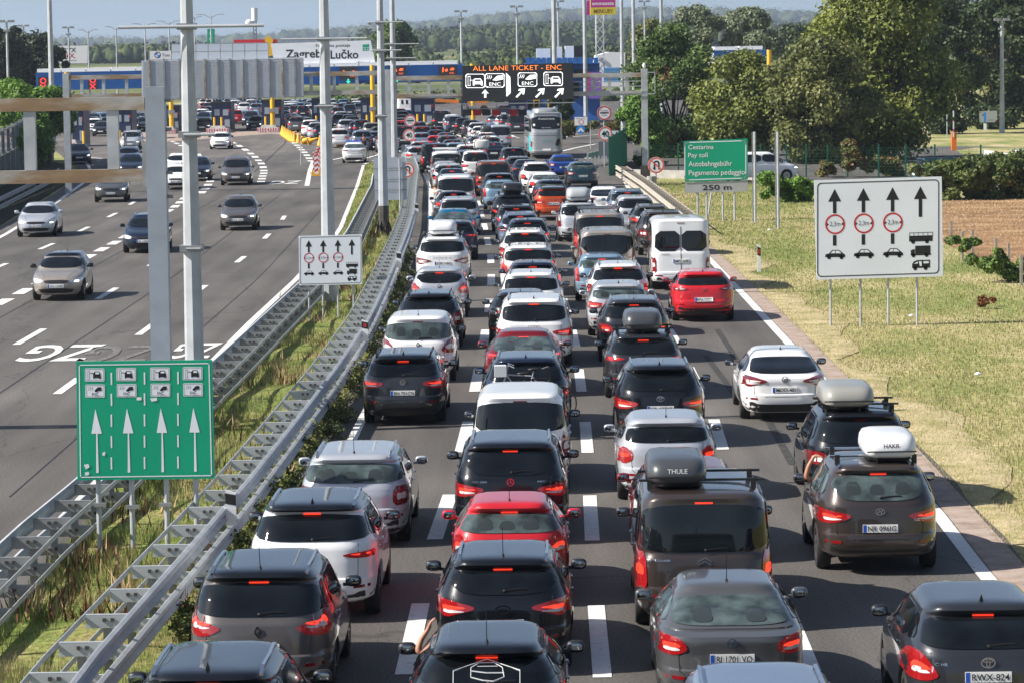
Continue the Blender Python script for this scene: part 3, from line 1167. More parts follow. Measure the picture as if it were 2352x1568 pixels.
q(970, 295, 'suv', 'dark_red', 'deep red SUV right of the plaza sign with 40', lane=1, detail=1)
q(961, 283, 'hatch', 'steel_blue', 'steel blue car ahead of the deep red SUV', lane=1, detail=1)
q(925, 293, 'van', 'dark_grey', 'dark van seen between the two tall poles', lane=0, detail=1)

# --- second lane
fb = q(1118, 1507, 'hatch', 'black', 'black hatchback with white fire brigade emblem on the rear window, at the bottom edge', fin='rod', lane=2, glass='wide')
q(1155, 1309.6, 'hatch', 'black', 'black hatchback with silver roof rails and glowing swept tail lamps', tail='wide2', rails='silver', fin='rod', badge=ring_badge(.055, z=.86, sx=1.7, letter='KIA'),
  plate='KR 827MM', pz=.68, lane=2, glass='round', dy=.15, ov=dict(H=1.48, roofw=.72))
q(1170, 1179, 'small', 'red', 'red hatchback with clear rear window ahead of the black hatchback with glowing lamps', tail='drop', fin='rod', lane=2, glassm=M_glass2, glass='wide',
  word=[('RENAULT', -.26, 1.13, .03, M_white, .16), ('elf', -.10, 1.135, .04, M_white, .08)], wiper=False, dy=.2)
q(1172, 1037, 'suv', 'black', 'black SUV with number plate EU NF 273', tail='wide', plate='EU NF 273', rails='silver', badge=ring_badge(.055, z=1.02, bar='star'), pz=.80, fin=None,
  word=[('GLC 220d', -.50, 1.03, .032, M_chrome, .24), ('4MATIC', .50, 1.03, .028, M_chrome, .15)], lane=2, chrome=False, dy=.15, glass='round')
q(1194, 921, 'smallvan', 'white', 'white high roofed family van with one big rear window', tail='tall', lit=False, fin=None, lane=2, glass='wide')
bk = q(1208, 840, 'suv', 'navy', 'dark blue SUV with two bicycles on a rear carrier', tail='wide', rails='silver', lane=2, plate=None, dy=.3, third=False, ov=dict(H=1.62))
q(1203, 781, 'coupe', 'dark_red', 'wine red saloon with pale rear window', tail='slim', lane=2, glassm=M_glass2, zt=1.24, ov=dict(L=4.4, rake=.8), fin=None)
q(1226, 699, 'bigsuv', 'white', 'large white SUV with four ring badge and panoramic roof', tail='wide', rails='silver', badge=rings_badge(1.02), plate='FW OEK 59', pz=.86, lane=2)
q(1205, 697, 'hatch', 'black', 'black hatchback half hidden left of the large white SUV', lane=2, fin='rod', dy=2.2, dx=-.10, tail='slim')
q(1219.8, 639, 'suv', 'white', 'white crossover with double chevron sticker inside its rear window', tail='corner', rails='silver', badge=chevron_badge(1.38), lane=2, fin='rod', dy=.3)
q(1224, 614, 'hatch', 'navy', 'dark blue hatchback with open-looking roof spoiler, squeezed between two white SUVs', lane=2, tail='vtall', dy=.2)
q(1213, 574.5, 'suv', 'white', 'white SUV with tall L shaped red lamps', tail='ell', rails='black', lane=2, lit=True, dy=.2)
q(1206, 537.5, 'suv', 'white', 'white SUV with ribbed roof ahead of the one with L shaped lamps', tail='drop', rails='silver', lane=2)
q(1211.6, 514.5, 'hatch', 'navy', 'dark blue hatchback with lit third brake lamp ahead of the white ribbed-roof SUV', lane=2, tail='wide', dy=.4)
q(1194.8, 499.5, 'wagon', 'steel_blue', 'blue grey estate with roof rails in the second lane', lane=2, rails='silver', dy=.6)
q(1186, 484, 'wagon', 'dark_grey', 'dark grey estate whose roof shows above the blue grey estate', lane=2, rails='black', dy=1.5)
mb_ = q(1178, 455, 'bigsuv', 'black', 'black SUV with black roof box and bright star badge', tail='wide', lane=2, rails='silver', ov=dict(W=1.92, H=1.62), third=False)
roof_box(mb_[0], mb_[1], 'black', label='black roof box on the black SUV in the second lane', w=.95, h=.42)
q(1149, 421, 'hatch', 'light_blue', 'pale blue grey hatchback with tall red lamps', tail='vtall', lane=2, glassm=M_glass2, third=False)
q(1147, 406, 'suv', 'black', 'black SUV with lit third brake lamp ahead of the pale blue hatchback', lane=2)
q(1133.5, 377, 'van', 'copper', 'copper brown van with black roof bars and wide rear window', tail='tall', lane=2, glass='wide', rails='black', fin=None, ov=dict(W=1.98), h=-.0)
q(1092, 352, 'suv', 'white', 'white off-road car carrying a white load and bicycles on its roof', lane=2, ov=dict(W=1.9, H=1.8), rails='black', detail=1)
q(1068, 351, 'wagon', 'steel_blue', 'blue grey estate left of the white off-road car with bicycles', lane=1.5, tail='vtall', detail=1)
q(1074, 337, 'suv', 'white', 'white SUV with lit third brake lamp behind the blue roofs', lane=1.5, detail=1)
q(1046, 333, 'wagon', 'light_blue', 'pale blue estate left of the white SUV', lane=1.2, detail=1, third=False)
q(1040, 326, 'wagon', 'dark_grey', 'dark grey estate ahead of the pale blue estate', lane=1.2, detail=1)
q(1028, 316.5, 'suv', 'grey', 'grey SUV right of the bright red small car', lane=1.2, detail=1)
q(1025, 308.5, 'sedan', 'dark_grey', 'dark saloon ahead of the grey SUV beside the red small car', lane=1.2, detail=1, zt=1.35)

# --- third lane
q(1742, 1585, 'wagon', 'steel_blue', 'dark blue grey car with silver rails and sunroof cut off by the bottom edge', rails='silver', lane=3, ov=dict(H=1.55, roofw=.76), dy=-1.1)
fi = q(1668, 1364, 'sedan', 'grey', 'grey saloon with number plate RI 1701 VO', tail='corner', plate='RI 1701 VO', badge=ring_badge(.05, z=.93, letter='FIAT'), fin='rod', pz=.74, lane=3,
  glassm=M_glass2, zt=1.30, third=False, dy=-.35, ov=dict(L=4.53))
ci = q(1621, 1164.6, 'van', 'brown', 'brown passenger van with grey roof box and roof bars', tail='tall', badge=chevron_badge(1.0, .09), word=[('CITROEN', 0, .86, .035, M_chrome, .30), ('SPACETOURER', -.62, 1.0, .03, M_chrome, .32)],
  lane=3, glass='wide', fin=None, ov=dict(H=1.90, W=1.92), dy=.45, split=False, detail=2)
roof_box(ci[0], ci[1], 'grey', word='THULE', wm=M_white, x=-.34, label='dark grey roof box on the brown passenger van', w=.84, h=.33, y=-1.0)
q(1567, 1098, 'hatch', 'dark_red', 'dark red car hidden behind the roof box of the brown van', lane=3, fin=None, dy=.2, dx=.1)
q(1530.6, 977.6, 'hatch', 'silver', 'light silver hatchback ahead of the brown van', tail='round', fin='rod', lane=3, lit=True, third=False, badge=VW, ov=dict(roofw=.74))
q(1515, 853, 'suv', 'black', 'black SUV with number plate ST 4732T', tail='wide', plate='ST 4732T', badge=ring_badge(.05, z=1.0, sx=1.5, bar='T'), pz=.80, rails='silver', lane=3, third=False,
  word=[('RAV4', -.52, .66, .03, M_chrome, .14), ('HYBRID', .52, .66, .025, M_chrome, .14)])
bx = q(1478.8, 783.5, 'wagon', 'dark_grey', 'dark grey estate with black roof box and long slim lamps', tail='slim', rails='black', lane=3, fin='rod', badge=diamond_badge(.98), dy=.3)
roof_box(bx[0], bx[1], 'grey', x=-.0, label='charcoal roof box on the dark grey estate in the third lane', w=.88, h=.40)
q(1457, 702, 'suv', 'dark_grey', 'dark grey crossover with big dark side mirrors behind the light silver hatchback', tail='corner', rails='silver', lane=3, fin='rod', ov=dict(H=1.60), dy=.2)
q(1422, 665, 'hatch', 'silver', 'silver hatchback with clear rear window and black framed lamps', lane=3, tail='wide', glassm=M_glass2, third=False, dy=.4)
q(1419.5, 616.4, 'suv', 'white', 'white compact SUV with silver roof rails in the third lane', tail='drop', rails='silver', lane=3, fin='rod', lit=True)
q(1385.7, 601, 'hatch', 'light_blue', 'pale blue hatchback left of the white compact SUV', tail='vtall', fin='rod', lane=3, glassm=M_glass2, lit=True, dy=1.2)
q(1394.7, 538.8, 'van', 'beige', 'beige grey van with six sided rear window', tail='vtall', lane=3, glass='hex', lit=False, fin=None, ov=dict(W=1.96, H=1.95))
tr_ = q(1378, 498.6, 'van', 'beige', 'beige grey van with silver roof ladder bars ahead of its twin', tail='vtall', lane=3, glass='wide', fin=None, ov=dict(W=1.96, H=1.95), dy=.3)
gs = q(1330, 474, 'mpv', 'silver', 'silver people carrier with rounded grey roof box', tail='vtall', lane=3, lit=False, ov=dict(L=4.6), dy=.3, third=False)
roof_box(gs[0], gs[1], 'silver', label='rounded silver grey roof box on the silver people carrier', w=1.0, h=.5)
q(1271, 437, 'suv', 'orange', 'bright orange crossover in the third lane', tail='wide', lane=3, badge=ring_badge(.03, z=1.0), plate='RI 224 K', rails='black', fin='rod', roofcol='dark_grey', ov=dict(L=4.15, W=1.80, H=1.56), pz=.80, detail=2, third=False)
q(1266, 421, 'hatch', 'navy', 'dark blue hatchback ahead of the orange crossover', lane=3, glassm=M_glass2, third=False)
q(1252, 402.5, 'sedan', 'white', 'white saloon with sticker in its rear window', lane=3, tail='corner', zt=1.32, glassm=M_glass2, third=False, fin=None, lit=True, ov=dict(L=4.3))
q(1232.5, 379, 'suv', 'white', 'white SUV with round shouldered tail ahead of the white saloon', lane=3, tail='round', rails='silver', third=False)
q(1209, 373, 'sedan', 'navy', 'navy blue saloon left of the white SUV', lane=2.8, zt=1.32, tail='slim')
q(1191, 366, 'wagon', 'grey', 'grey estate with closed roof ahead of the navy saloon', lane=2.8, rails='silver', third=False)
q(1179, 345.5, 'mpv', 'black', 'black people carrier left of the coach', lane=2.8, detail=1)
q(1133, 332, 'sedan', 'navy', 'navy saloon behind the white off-road car with bicycles', lane=2.8, detail=1, zt=1.32)
q(1124.6, 317, 'suv', 'white', 'white SUV with broad dark rear window left of the silver van', lane=2.8, detail=1, ov=dict(W=1.9))
wb_ = q(1118, 308, 'wagon', 'white', 'white car with dark roof box just ahead of the white SUV', lane=2.8, detail=1)
roof_box(wb_[0], wb_[1], 'grey', label='dark roof box on the white car left of the silver van', w=.9, h=.45, cross=False)
q(1148, 292, 'van', 'silver', 'silver van left of the coach', lane=3.2, detail=1, h=.05, glass='wide', fin=None, third=False)
q(1097, 318, 'hatch', 'steel_blue', 'blue grey hatchback left of the white SUV with broad rear window', lane=2.5, detail=1)

# --- fourth lane
RB_ = roof_box
q(2257.7, 1410, 'suv', 'dark_grey', 'dark grey coupe-like crossover with number plate RWX-824', tail='drop', plate='RWX-824', badge=ring_badge(.055, z=.94, sx=1.4, bar='T'), lane=4, pz=.78, h=.0,
  ov=dict(L=4.36, H=1.55, W=1.80, rake=.55, gb=1.06, belt=1.04), word=[('C-HR', -.52, .92, .035, M_chrome, .14)])
tu = q(2016.7, 1086.6, 'suv', 'brown', 'dark brown SUV with number plate NR 096IG', tail='wide', plate='NR 096IG', badge=ring_badge(.045, z=.97, sx=1.5, bar='H'), pz=.72, rails='silver', lane=4, glassm=M_glass2,
  word=[('TUCSON', .60, .84, .04, M_chrome, .20), ('HYUNDAI', -.60, .84, .032, M_chrome, .20)], glass='round', ov=dict(L=4.47))
fo = q(1979, 966, 'suv', 'black', 'black car with worn grey roof box behind the white coupe-like saloon', tail='corner', rails='black', lane=4, lit=False, third=True, ov=dict(H=1.66, L=4.6), dy=.2)
RB_(fo[0], fo[1], 'beige', x=-.18, label='worn pale grey roof box on the black car behind the white saloon', w=.92, h=.34)
RB_(tu[0], tu[1], 'white', word='HAKR', x=.22, label='silver white roof box reading HAKR on the brown SUV', w=.80, h=.34, L=1.6)
q(1793, 817, 'coupe', 'white', 'white coupe-like saloon with number plate MOD-481', tail='wide2', lit=False, plate='MOD-481', badge=ring_badge(.062, z=.92, bar='V'), pz=.70, lane=4, zt=1.30, chrome=False, third=False, ov=dict(L=4.8, roofw=.66), dy=-.2)
q(1614.6, 635, 'hatch', 'red', 'metallic red hatchback with number plate KRA 5083Y', tail='slim', plate='KRA 5083Y', pz=.66, lane=4, lit=False, badge=ring_badge(.04, z=.94), ov=dict(W=1.85, L=4.37, H=1.44, gb=1.04, rake=.5), third=False)
q(1563, 511, 'hivan', 'white', 'tall white van with two rear doors and number plate MPC-648', tail='tall', plate='MPC-648', lane=4, zt=2.24, lit=False, split=True, gp=[[(sx * .03, 1.96), (sx * .82, 1.96), (sx * .85, 1.30), (sx * .03, 1.30)] for sx in (-1, 1)], fin=None, wiper=False, pz=.98, third=True,
  word=[('TRANSIT', -.50, 1.20, .05, M_ink, .30)], ov=dict(gb=1.32, H=2.36))
q(1524, 496, 'bigsuv', 'brown', 'metallic brown SUV beside the tall white van', tail='corner', lane=4, rails='silver', lit=False, third=False, dy=.6, ov=dict(H=1.7))
q(1500, 484, 'wagon', 'grey', 'grey estate with roof rails ahead of the metallic brown SUV', lane=4, rails='silver', dy=1.6, third=False)
q(1459, 459, 'bigsuv', 'silver', 'pale silver SUV with clear tail lamps', tail='corner', lane=4, lit=False, third=False, fin=None, ov=dict(W=1.88, H=1.66))
q(1442.7, 445, 'mpv', 'steel_blue', 'dark blue people carrier ahead of the pale silver SUV', lane=4, rails='silver', dy=.8)
q(1390, 436, 'coupe', 'white', 'white sporty car with slim dark lamps', lane=4, zt=1.30, tail='slim', lit=False, third=False, ov=dict(L=4.4), fin='fin')
q(1338, 379, 'suv', 'dark_teal', 'dark teal crossover with bright bumper trim', tail='wide', lane=4, glassm=M_glass2, plate='ZG 5501', third=False, lit=False, ov=dict(H=1.5, W=1.83), detail=2)
q(1293, 361, 'sedan', 'blue', 'bright blue saloon behind the coach', tail='corner', lane=4, zt=1.33, lit=False, third=False, detail=2)
CARN = len(ORDER)
# ------------------------------------------------------------------ ground, roads, markings
def curve(tab, Y): return lerp_tab(tab, Y)


def sheet(name, pts, z, m, kind='structure', sub=None):
    mb = MB()
    mb.add([(x, y, z) for x, y in pts], [tuple(range(len(pts)))])
    o = mb.build(name, m)
    tag(o, kind=kind)
    return o


def asphalt_mat(name, base, warm=1.0):
    m = bpy.data.materials.new(name)
    m.use_nodes = True
    t = m.node_tree
    b = t.nodes['Principled BSDF']
    b.inputs['Roughness'].default_value = .78
    b.inputs['Specular IOR Level'].default_value = .3
    tc = t.nodes.new('ShaderNodeTexCoord')

    def noise(scale, det=4, st=(1, 1, 1)):
        mp = t.nodes.new('ShaderNodeMapping')
        mp.inputs['Scale'].default_value = st
        t.links.new(tc.outputs['Object'], mp.inputs[0])
        n = t.nodes.new('ShaderNodeTexNoise')
        n.inputs['Scale'].default_value = scale
        n.inputs['Detail'].default_value = det
        t.links.new(mp.outputs[0], n.inputs['Vector'])
        return n.outputs[0]

    def rng(s_, a, b_, lo=.3, hi=.7):
        r = t.nodes.new('ShaderNodeMapRange')
        r.inputs[1].default_value, r.inputs[2].default_value, r.inputs[3].default_value, r.inputs[4].default_value = lo, hi, a, b_
        t.links.new(s_, r.inputs[0])
        return r.outputs[0]

    def mul(a, b_):
        x = t.nodes.new('ShaderNodeMath')
        x.operation = 'MULTIPLY'
        t.links.new(a, x.inputs[0])
        t.links.new(b_, x.inputs[1])
        return x.outputs[0]
    v = mul(rng(noise(.35, 5, (1, .12, 1)), .80, 1.22), rng(noise(26, 3), .55, 1.45))
    v = mul(v, rng(noise(1.3, 6, (1, .06, 1)), .80, 1.18))
    v = mul(v, rng(noise(.13, 3), .85, 1.15))
    v = mul(v, rng(noise(60, 1), .8, 1.5, .35, .8))
    mx = t.nodes.new('ShaderNodeMix')
    mx.data_type = 'RGBA'
    mx.blend_type = 'MULTIPLY'
    mx.inputs[0].default_value = 1
    mx.inputs[6].default_value = (*base, 1)
    t.links.new(v, mx.inputs[7])
    # fine cracks
    vo = t.nodes.new('ShaderNodeTexVoronoi')
    vo.feature = 'DISTANCE_TO_EDGE'
    vo.inputs['Scale'].default_value = .16
    mp = t.nodes.new('ShaderNodeMapping')
    mp.inputs['Scale'].default_value = (1.6, .22, 1)
    wn = t.nodes.new('ShaderNodeTexNoise')
    wn.inputs['Scale'].default_value = .9
    ad = t.nodes.new('ShaderNodeVectorMath')
    ad.operation = 'ADD'
    t.links.new(tc.outputs['Object'], wn.inputs['Vector'])
    t.links.new(tc.outputs['Object'], ad.inputs[0])
    t.links.new(wn.outputs['Color'], ad.inputs[1])
    t.links.new(ad.outputs[0], mp.inputs[0])
    t.links.new(mp.outputs[0], vo.inputs['Vector'])
    cr = rng(vo.outputs['Distance'], .62, 1.0, 0.0, .006)
    m2 = t.nodes.new('ShaderNodeMix')
    m2.data_type = 'RGBA'
    m2.blend_type = 'MULTIPLY'
    m2.inputs[0].default_value = 1
    t.links.new(mx.outputs[2], m2.inputs[6])
    t.links.new(cr, m2.inputs[7])
    t.links.new(m2.outputs[2], b.inputs['Base Color'])
    bp = t.nodes.new('ShaderNodeBump')
    bp.inputs['Strength'].default_value = .25
    bp.inputs['Distance'].default_value = .01
    t.links.new(noise(70, 3), bp.inputs['Height'])
    t.links.new(bp.outputs[0], b.inputs['Normal'])
    return m


M_asph = asphalt_mat('asphalt', (.100, .092, .084))
M_asph2 = asphalt_mat('plaza_asphalt', (.135, .122, .110))
M_paint = ramp_mat('road_paint', [(.30, (.28, .27, .26)), (.40, (.66, .65, .63)), (.6, (.74, .73, .71))], scale=7, rough=.6, bump=.1, second=(60, .1))
M_paintf = ramp_mat('faded_road_paint', [(.42, (.10, .095, .09)), (.56, (.20, .195, .185)), (.7, (.30, .29, .28))], scale=9, rough=.7, bump=.1)
M_kerb = ramp_mat('concrete_edge', [(.3, (.24, .18, .145)), (.5, (.36, .28, .23)), (.7, (.42, .35, .30))], scale=2.2, rough=.9, bump=.3, bscale=60, second=(45, .25))
M_conc = ramp_mat('concrete', [(.3, (.26, .25, .23)), (.6, (.42, .40, .37))], scale=1.5, rough=.9, bump=.2)
G_GREEN, G_DRY = (.085, .125, .028), (.30, .235, .11)
M_verge = ramp_mat('verge_grass', [(.30, (.16, .20, .055)), (.42, (.22, .24, .08)), (.52, (.33, .30, .13)), (.64, (.45, .38, .21))], scale=.32, detail=9, rough=1, bump=.8, bscale=16,
                   stretch=(1, .35, 1), second=(9, .35))
M_dryedge = ramp_mat('dry_verge', [(.32, (.24, .23, .08)), (.5, (.42, .35, .19)), (.68, (.52, .43, .26))], scale=1.1, detail=9, rough=1, bump=.8, bscale=18, second=(14, .35))
M_median = ramp_mat('median_grass', [(.30, (.06, .08, .022)), (.45, (.15, .20, .045)), (.56, (.22, .22, .07)), (.70, (.32, .24, .12))], scale=.8, detail=9, rough=1, bump=.9, bscale=14,
                    stretch=(1, .5, 1), second=(12, .45))
M_field = ramp_mat('mown_field', [(.30, (.15, .082, .038)), (.5, (.29, .165, .082)), (.68, (.42, .27, .15))], scale=.5, detail=10, rough=1, bump=1, bscale=9, second=(7, .3), stretch=(.5, 1, 1))
M_far = ramp_mat('far_field', [(.3, (.07, .095, .035)), (.5, (.13, .15, .055)), (.7, (.25, .22, .11))], scale=.012, detail=6, rough=1, bump=0, second=(.3, .25))

sheet('ground', [(-5000, -200), (5000, -200), (5000, 640), (-5000, 640)], -.03, M_verge)
RB = [(8.0, 20), (8.0, 127), (7.9, 150), (7.4, 175), (7.2, 198), (9.5, 208), (17, 218), (24, 235), (25, 300), (23, 340), (24, 420), (34, 560)]
LB = [(-70, 560), (-62, 420), (-50, 350), (-41, 300), (-34.6, 262), (-33, 255), (-28.6, 224), (-25.2, 176), (-23.3, 147), (-23.2, 120), (-23.2, 20)]
sheet('road', RB + LB, 0.0, M_asph)
# paler plaza surface near the booths
sheet('plaza_pavement', [(-33, 258), (-22, 262), (-13, 272), (-9, 290), (-2, 330), (10, 345), (12, 470), (-58, 470), (-49, 352), (-40, 300)], .004, M_asph2)
sheet('island_concrete', [at(340, 330).xy, at(620, 308).xy, at(690, 312).xy, at(700, 296).xy, at(300, 305).xy], .008, M_kerb)

MEDR = [(20, -4.5), (44, -4.4), (53, -4.3), (63, -4.05), (80, -3.75), (105, -3.8), (139, -4.25), (175, -4.9), (219, -5.8), (250, -8.2)]
MEDL = [(20, -7.3), (118, -7.3), (150, -7.5), (200, -9.0), (238, -10.2), (250, -9.6)]


def strip(name, ta, tb, y0, y1, z, m, n=60, bump=None, kind='structure'):
    mb = MB()
    k = 7
    for i in range(n + 1):
        Y = y0 + (y1 - y0) * i / n
        a, b = curve(ta, Y), curve(tb, Y)
        for j in range(k + 1):
            t = j / k
            mb.v.append((a + (b - a) * t, Y, z + (bump(t, Y) if bump else 0)))
    for i in range(n):
        for j in range(k):
            q_ = i * (k + 1) + j
            mb.f.append((q_, q_ + 1, q_ + k + 2, q_ + k + 1))
            mb.m.append(0)
    o = mb.build(name, m, smooth=True)
    return tag(o, kind=kind)


strip('median_verge', MEDL, MEDR, 20, 250, .012, M_median, n=120, bump=lambda t, Y: .0 + .10 * sin(pi * t) * (1 + .5 * sin(Y * .6)) + .03 * sin(Y * 2.3 + t * 9))
LINE = [(20, 6.6), (48, 6.95), (57, 7.15), (78, 7.35), (112, 7.45), (135, 7.45), (160, 7.12), (190, 6.75), (200, 6.9)]
KOUT = [(20, 7.25), (50, 7.7), (68, 7.95), (90, 8.05), (127, 8.05), (150, 7.95), (175, 7.6), (200, 7.5)]
strip('kerb_strip', [(a, b + .13) for a, b in LINE], KOUT, 20, 198, .02, M_kerb, n=80)
strip('dry_edge', KOUT, [(a, curve(KOUT, a) + 1.0 + .5 * sin(a * .21) + .35 * sin(a * .73) + .2 * sin(a * 1.9)) for a in range(20, 199)], 20, 198, -.008, M_dryedge, n=80, bump=lambda t, Y: .02 * sin(pi * t))


def lines(name, segs, z=.010, m=None):
    """segs: list of quads given as point lists in plan"""
    mb = MB()
    for s_ in segs:
        mb.add([(x, y, z) for x, y in s_], [tuple(range(len(s_)))])
    o = mb.build(name, m or M_paint)
    tag(o, kind='structure')
    return o


def along(tab, y0, y1, w, step=6):
    out = []
    n = max(1, int((y1 - y0) / step))
    for i in range(n):
        a, b = y0 + (y1 - y0) * i / n, y0 + (y1 - y0) * (i + 1) / n
        out.append([(curve(tab, a) - w / 2, a), (curve(tab, a) + w / 2, a), (curve(tab, b) + w / 2, b), (curve(tab, b) - w / 2, b)])
    return out


T12 = [(30, -1.55), (46, -1.38), (54, -1.30), (60, -1.13), (70, -.97), (80, -.86), (100, -.70), (116, -.68), (130, -.78), (141, -.98), (154, -1.2), (179, -1.75), (215, -3.2)]
T23 = [(30, .95), (46, 1.12), (58, 1.32), (68, 1.50), (80, 1.62), (91, 1.72), (104, 1.68), (125, 1.5), (160, .6), (200, -.8)]
T34 = [(30, 3.55), (63, 4.05), (72, 4.3), (90, 4.45), (120, 4.3), (150, 3.7), (180, 2.7)]
T01 = [(30, -3.7), (50, -3.48), (70, -3.28), (95, -3.08), (120, -3.15), (140, -3.4), (170, -4.05), (200, -4.8), (235, -6.2)]
sg = []
for k in range(-2, 12):
    y = 53.9 + 11.85 * k
    sg += along(T12, y, y + 5.5, .26)
    if y < 170: sg += along(T23, y - .4, y + 5.1, .24)
    if y < 150: sg += along(T34, y - .2, y + 5.2, .24)
lines('lane_dashes', sg)
lines('edge_line', along(T01, 30, 235, .2) + along(LINE, 20, 200, .24))
lines('stop_lines', [[(-3.0, y), (7.2, y), (7.2, y + .16), (-3.0, y + .16)] for y in (121.2, 123.0)], m=M_paintf)
# oncoming side
TA = [(20, -10.75), (80, -10.72), (97, -10.6), (130, -10.45), (145, -10.6), (160, -10.9), (190, -12.0)]
TB_ = [(20, -13.6), (95, -13.7), (112, -13.5), (158, -14.0), (180, -14.8)]
TC_ = [(20, -16.4), (112, -16.55), (145, -16.9), (176, -17.6), (200, -18.8)]
TD_ = [(20, -19.3), (143, -19.5), (157, -19.7), (171, -20.0), (190, -20.8)]
sg = []
for k in range(-4, 6): sg += along(TA, 78.5 + 16.4 * k, 82.4 + 16.4 * k, .22)
for k in range(-4, 4): sg += along(TB_, 92.3 + 17 * k, 97.6 + 17 * k, .22)
for k in range(-5, 18): sg += along(TC_, 107.3 + 4.85 * k, 110.1 + 4.85 * k, .42)
for k in range(-4, 5): sg += along(TD_, 125 + 13.6 * k, 129.3 + 13.6 * k, .22)
lines('lane_dashes', sg)
TR_ = [(20, -7.75), (97, -7.75), (118, -7.55), (150, -7.65), (200, -9.1), (238, -10.35)]
TL_ = [(20, -22.3), (147, -22.5), (176, -24.3), (224, -27.8), (254, -32)]
lines('edge_line', along(TR_, 20, 238, .2) + along(TL_, 20, 254, .22))


def pxl(pts, w):
    """solid line through photo pixels on the ground"""
    P = [at(*p).xy for p in pts]
    out = []
    for a, b in zip(P, P[1:]):
        d = (b - a).normalized()
        n = Vector((-d.y, d.x)) * w / 2
        out.append([tuple(a - n), tuple(a + n), tuple(b + n), tuple(b - n)])
    return out


def dots(pts, w, frac=.5):
    P = [at(*p).xy for p in pts]
    out = []
    for a, b in zip(P, P[1:]):
        d = (b - a)
        c = a + d * frac
        d.normalize()
        n = Vector((-d.y, d.x)) * w / 2
        out.append([tuple(a - n), tuple(a + n), tuple(c + n), tuple(c - n)])
    return out


z1 = lambda L: [(x * .3374, y * .3374) for x, y in L]
sg = dots(z1([(1540, 950), (1575, 970), (1620, 990), (1660, 1015), (1700, 1043), (1730, 1065), (1755, 1090), (1775, 1110), (1790, 1135), (1797, 1160), (1797, 1178), (1790, 1197), (1785, 1215), (1778, 1235), (1772, 1255)]), .5)
sg += dots(z1([(2000, 972), (2015, 988), (2035, 1003), (2050, 1018), (2068, 1035), (2085, 1055), (2100, 1075), (2115, 1095), (2125, 1110)]), .5)
sg += dots(z1([(1345, 1050), (1360, 1080), (1375, 1110), (1388, 1140), (1400, 1172), (1420, 1200), (1435, 1230), (1420, 1255), (1405, 1280), (1380, 1305), (1350, 1335)]), .5)
sg += dots(z1([(940, 1050), (960, 1080), (985, 1105), (1010, 1135)]), .4)
sg += dots(z1([(1170, 965), (1195, 975), (1225, 990), (1250, 1005)]), .4)
lines('plaza_dots', sg, z=.014)
sg = pxl([(719, 372), (712, 392), (705, 428)], .3) + pxl(z1([(2130, 1115), (2290, 1085), (2460, 1050)]), .3)
sg += pxl([(737, 338), (800, 336), (835, 331)], .25) + pxl([(815, 372), (884, 352)], .25) + pxl([(838, 378), (905, 352)], .3)
sg += pxl([(868, 353), (905, 363)], .25) + pxl([(845, 333), (905, 358)], .3)
sg += pxl([(1018, 298), (1070, 318), (1090, 326)], .3) + pxl([(1120, 296), (1175, 312), (1190, 318)], .3) + pxl([(1283, 350), (1320, 341), (1375, 330)], .3)
sg += pxl([(1165, 313), (1190, 317)], .3) + pxl([(1168, 325), (1190, 325)], .2) + pxl([(1285, 312), (1310, 316), (1390, 308)], .25) + pxl([(1350, 365), (1352, 361), (1412, 360)], .5)
sg += pxl([(178, 360), (235, 365)], .3) + pxl([(250, 355), (280, 345)], .2)
lines('plaza_lines', sg, z=.014)


def road_text(name, txt, cx, cy, w, L, m):
    v, f = text_mesh(txt, 1.0, width=w, bold=.02)
    c = at(cx, cy)
    z0, z1_ = min(p.z for p in v), max(p.z for p in v)
    k = L / (z1_ - z0)
    o = MB().add([(c.x - p.x, c.y - p.z * k, .014) for p in v], f).build(name, m)
    tag(o, kind='structure')


road_text('road_lettering', 'ZG', 140, 811, 1.9, 5.0, M_paint)
road_text('road_lettering', 'ZG', 448, 806, 1.15, 4.6, M_paint)
road_text('road_lettering', 'ZG', 275, 813, 1.9, 5.0, M_paintf)
road_text('road_lettering', 'ZG', 655, 420, 1.9, 5.0, M_paint)
# right hand side: parking road, field, island
sheet('side_road', [at(1600, 420).xy, at(2130, 432).xy, at(2500, 425).xy, at(2500, 332).xy, at(2352, 338).xy, at(2180, 336).xy, at(2050, 342).xy, at(1560, 356).xy], -.012, M_asph)
sheet('grass_island', [at(2195, 347).xy, at(2240, 341).xy, at(2352, 340).xy, at(2352, 362).xy, at(2260, 362).xy, at(2210, 356).xy], .03, M_verge)
sheet('field', [(17.3, 100), (17.3, 139), (17.0, 173), (70, 173), (70, 100)], -.015, M_field)

M_tar = mat('tar_seam', (.022, .021, .021), .5)
lines('tar_seams', along([(20, -12.2), (120, -12.1), (190, -13)], 40, 190, .035, 9) + along([(20, -9.2), (120, -8.95), (190, -9.9)], 60, 190, .03, 9) + along([(20, -15.1), (190, -16.2)], 90, 190, .03, 9)
      + pxl([(585, 395), (655, 330), (660, 300)], .10) + along([(20, 2.4), (90, 2.9), (140, 2.7)], 30, 140, .03, 9), z=.006, m=M_tar)
lines('skid_marks', [[(x, y), (x + .16, y), (x + .16 + dx, y + L_), (x + dx, y + L_)] for x, y, L_, dx in ((5.2, 63, 9, .15), (5.0, 74, 12, -.1), (6.2, 66, 8, .3), (5.6, 84, 10, .1))],
      z=.006, m=ramp_mat('skid_rubber', [(.4, (.035, .034, .033)), (.65, (.085, .082, .078))], scale=8, rough=.8, bump=0))
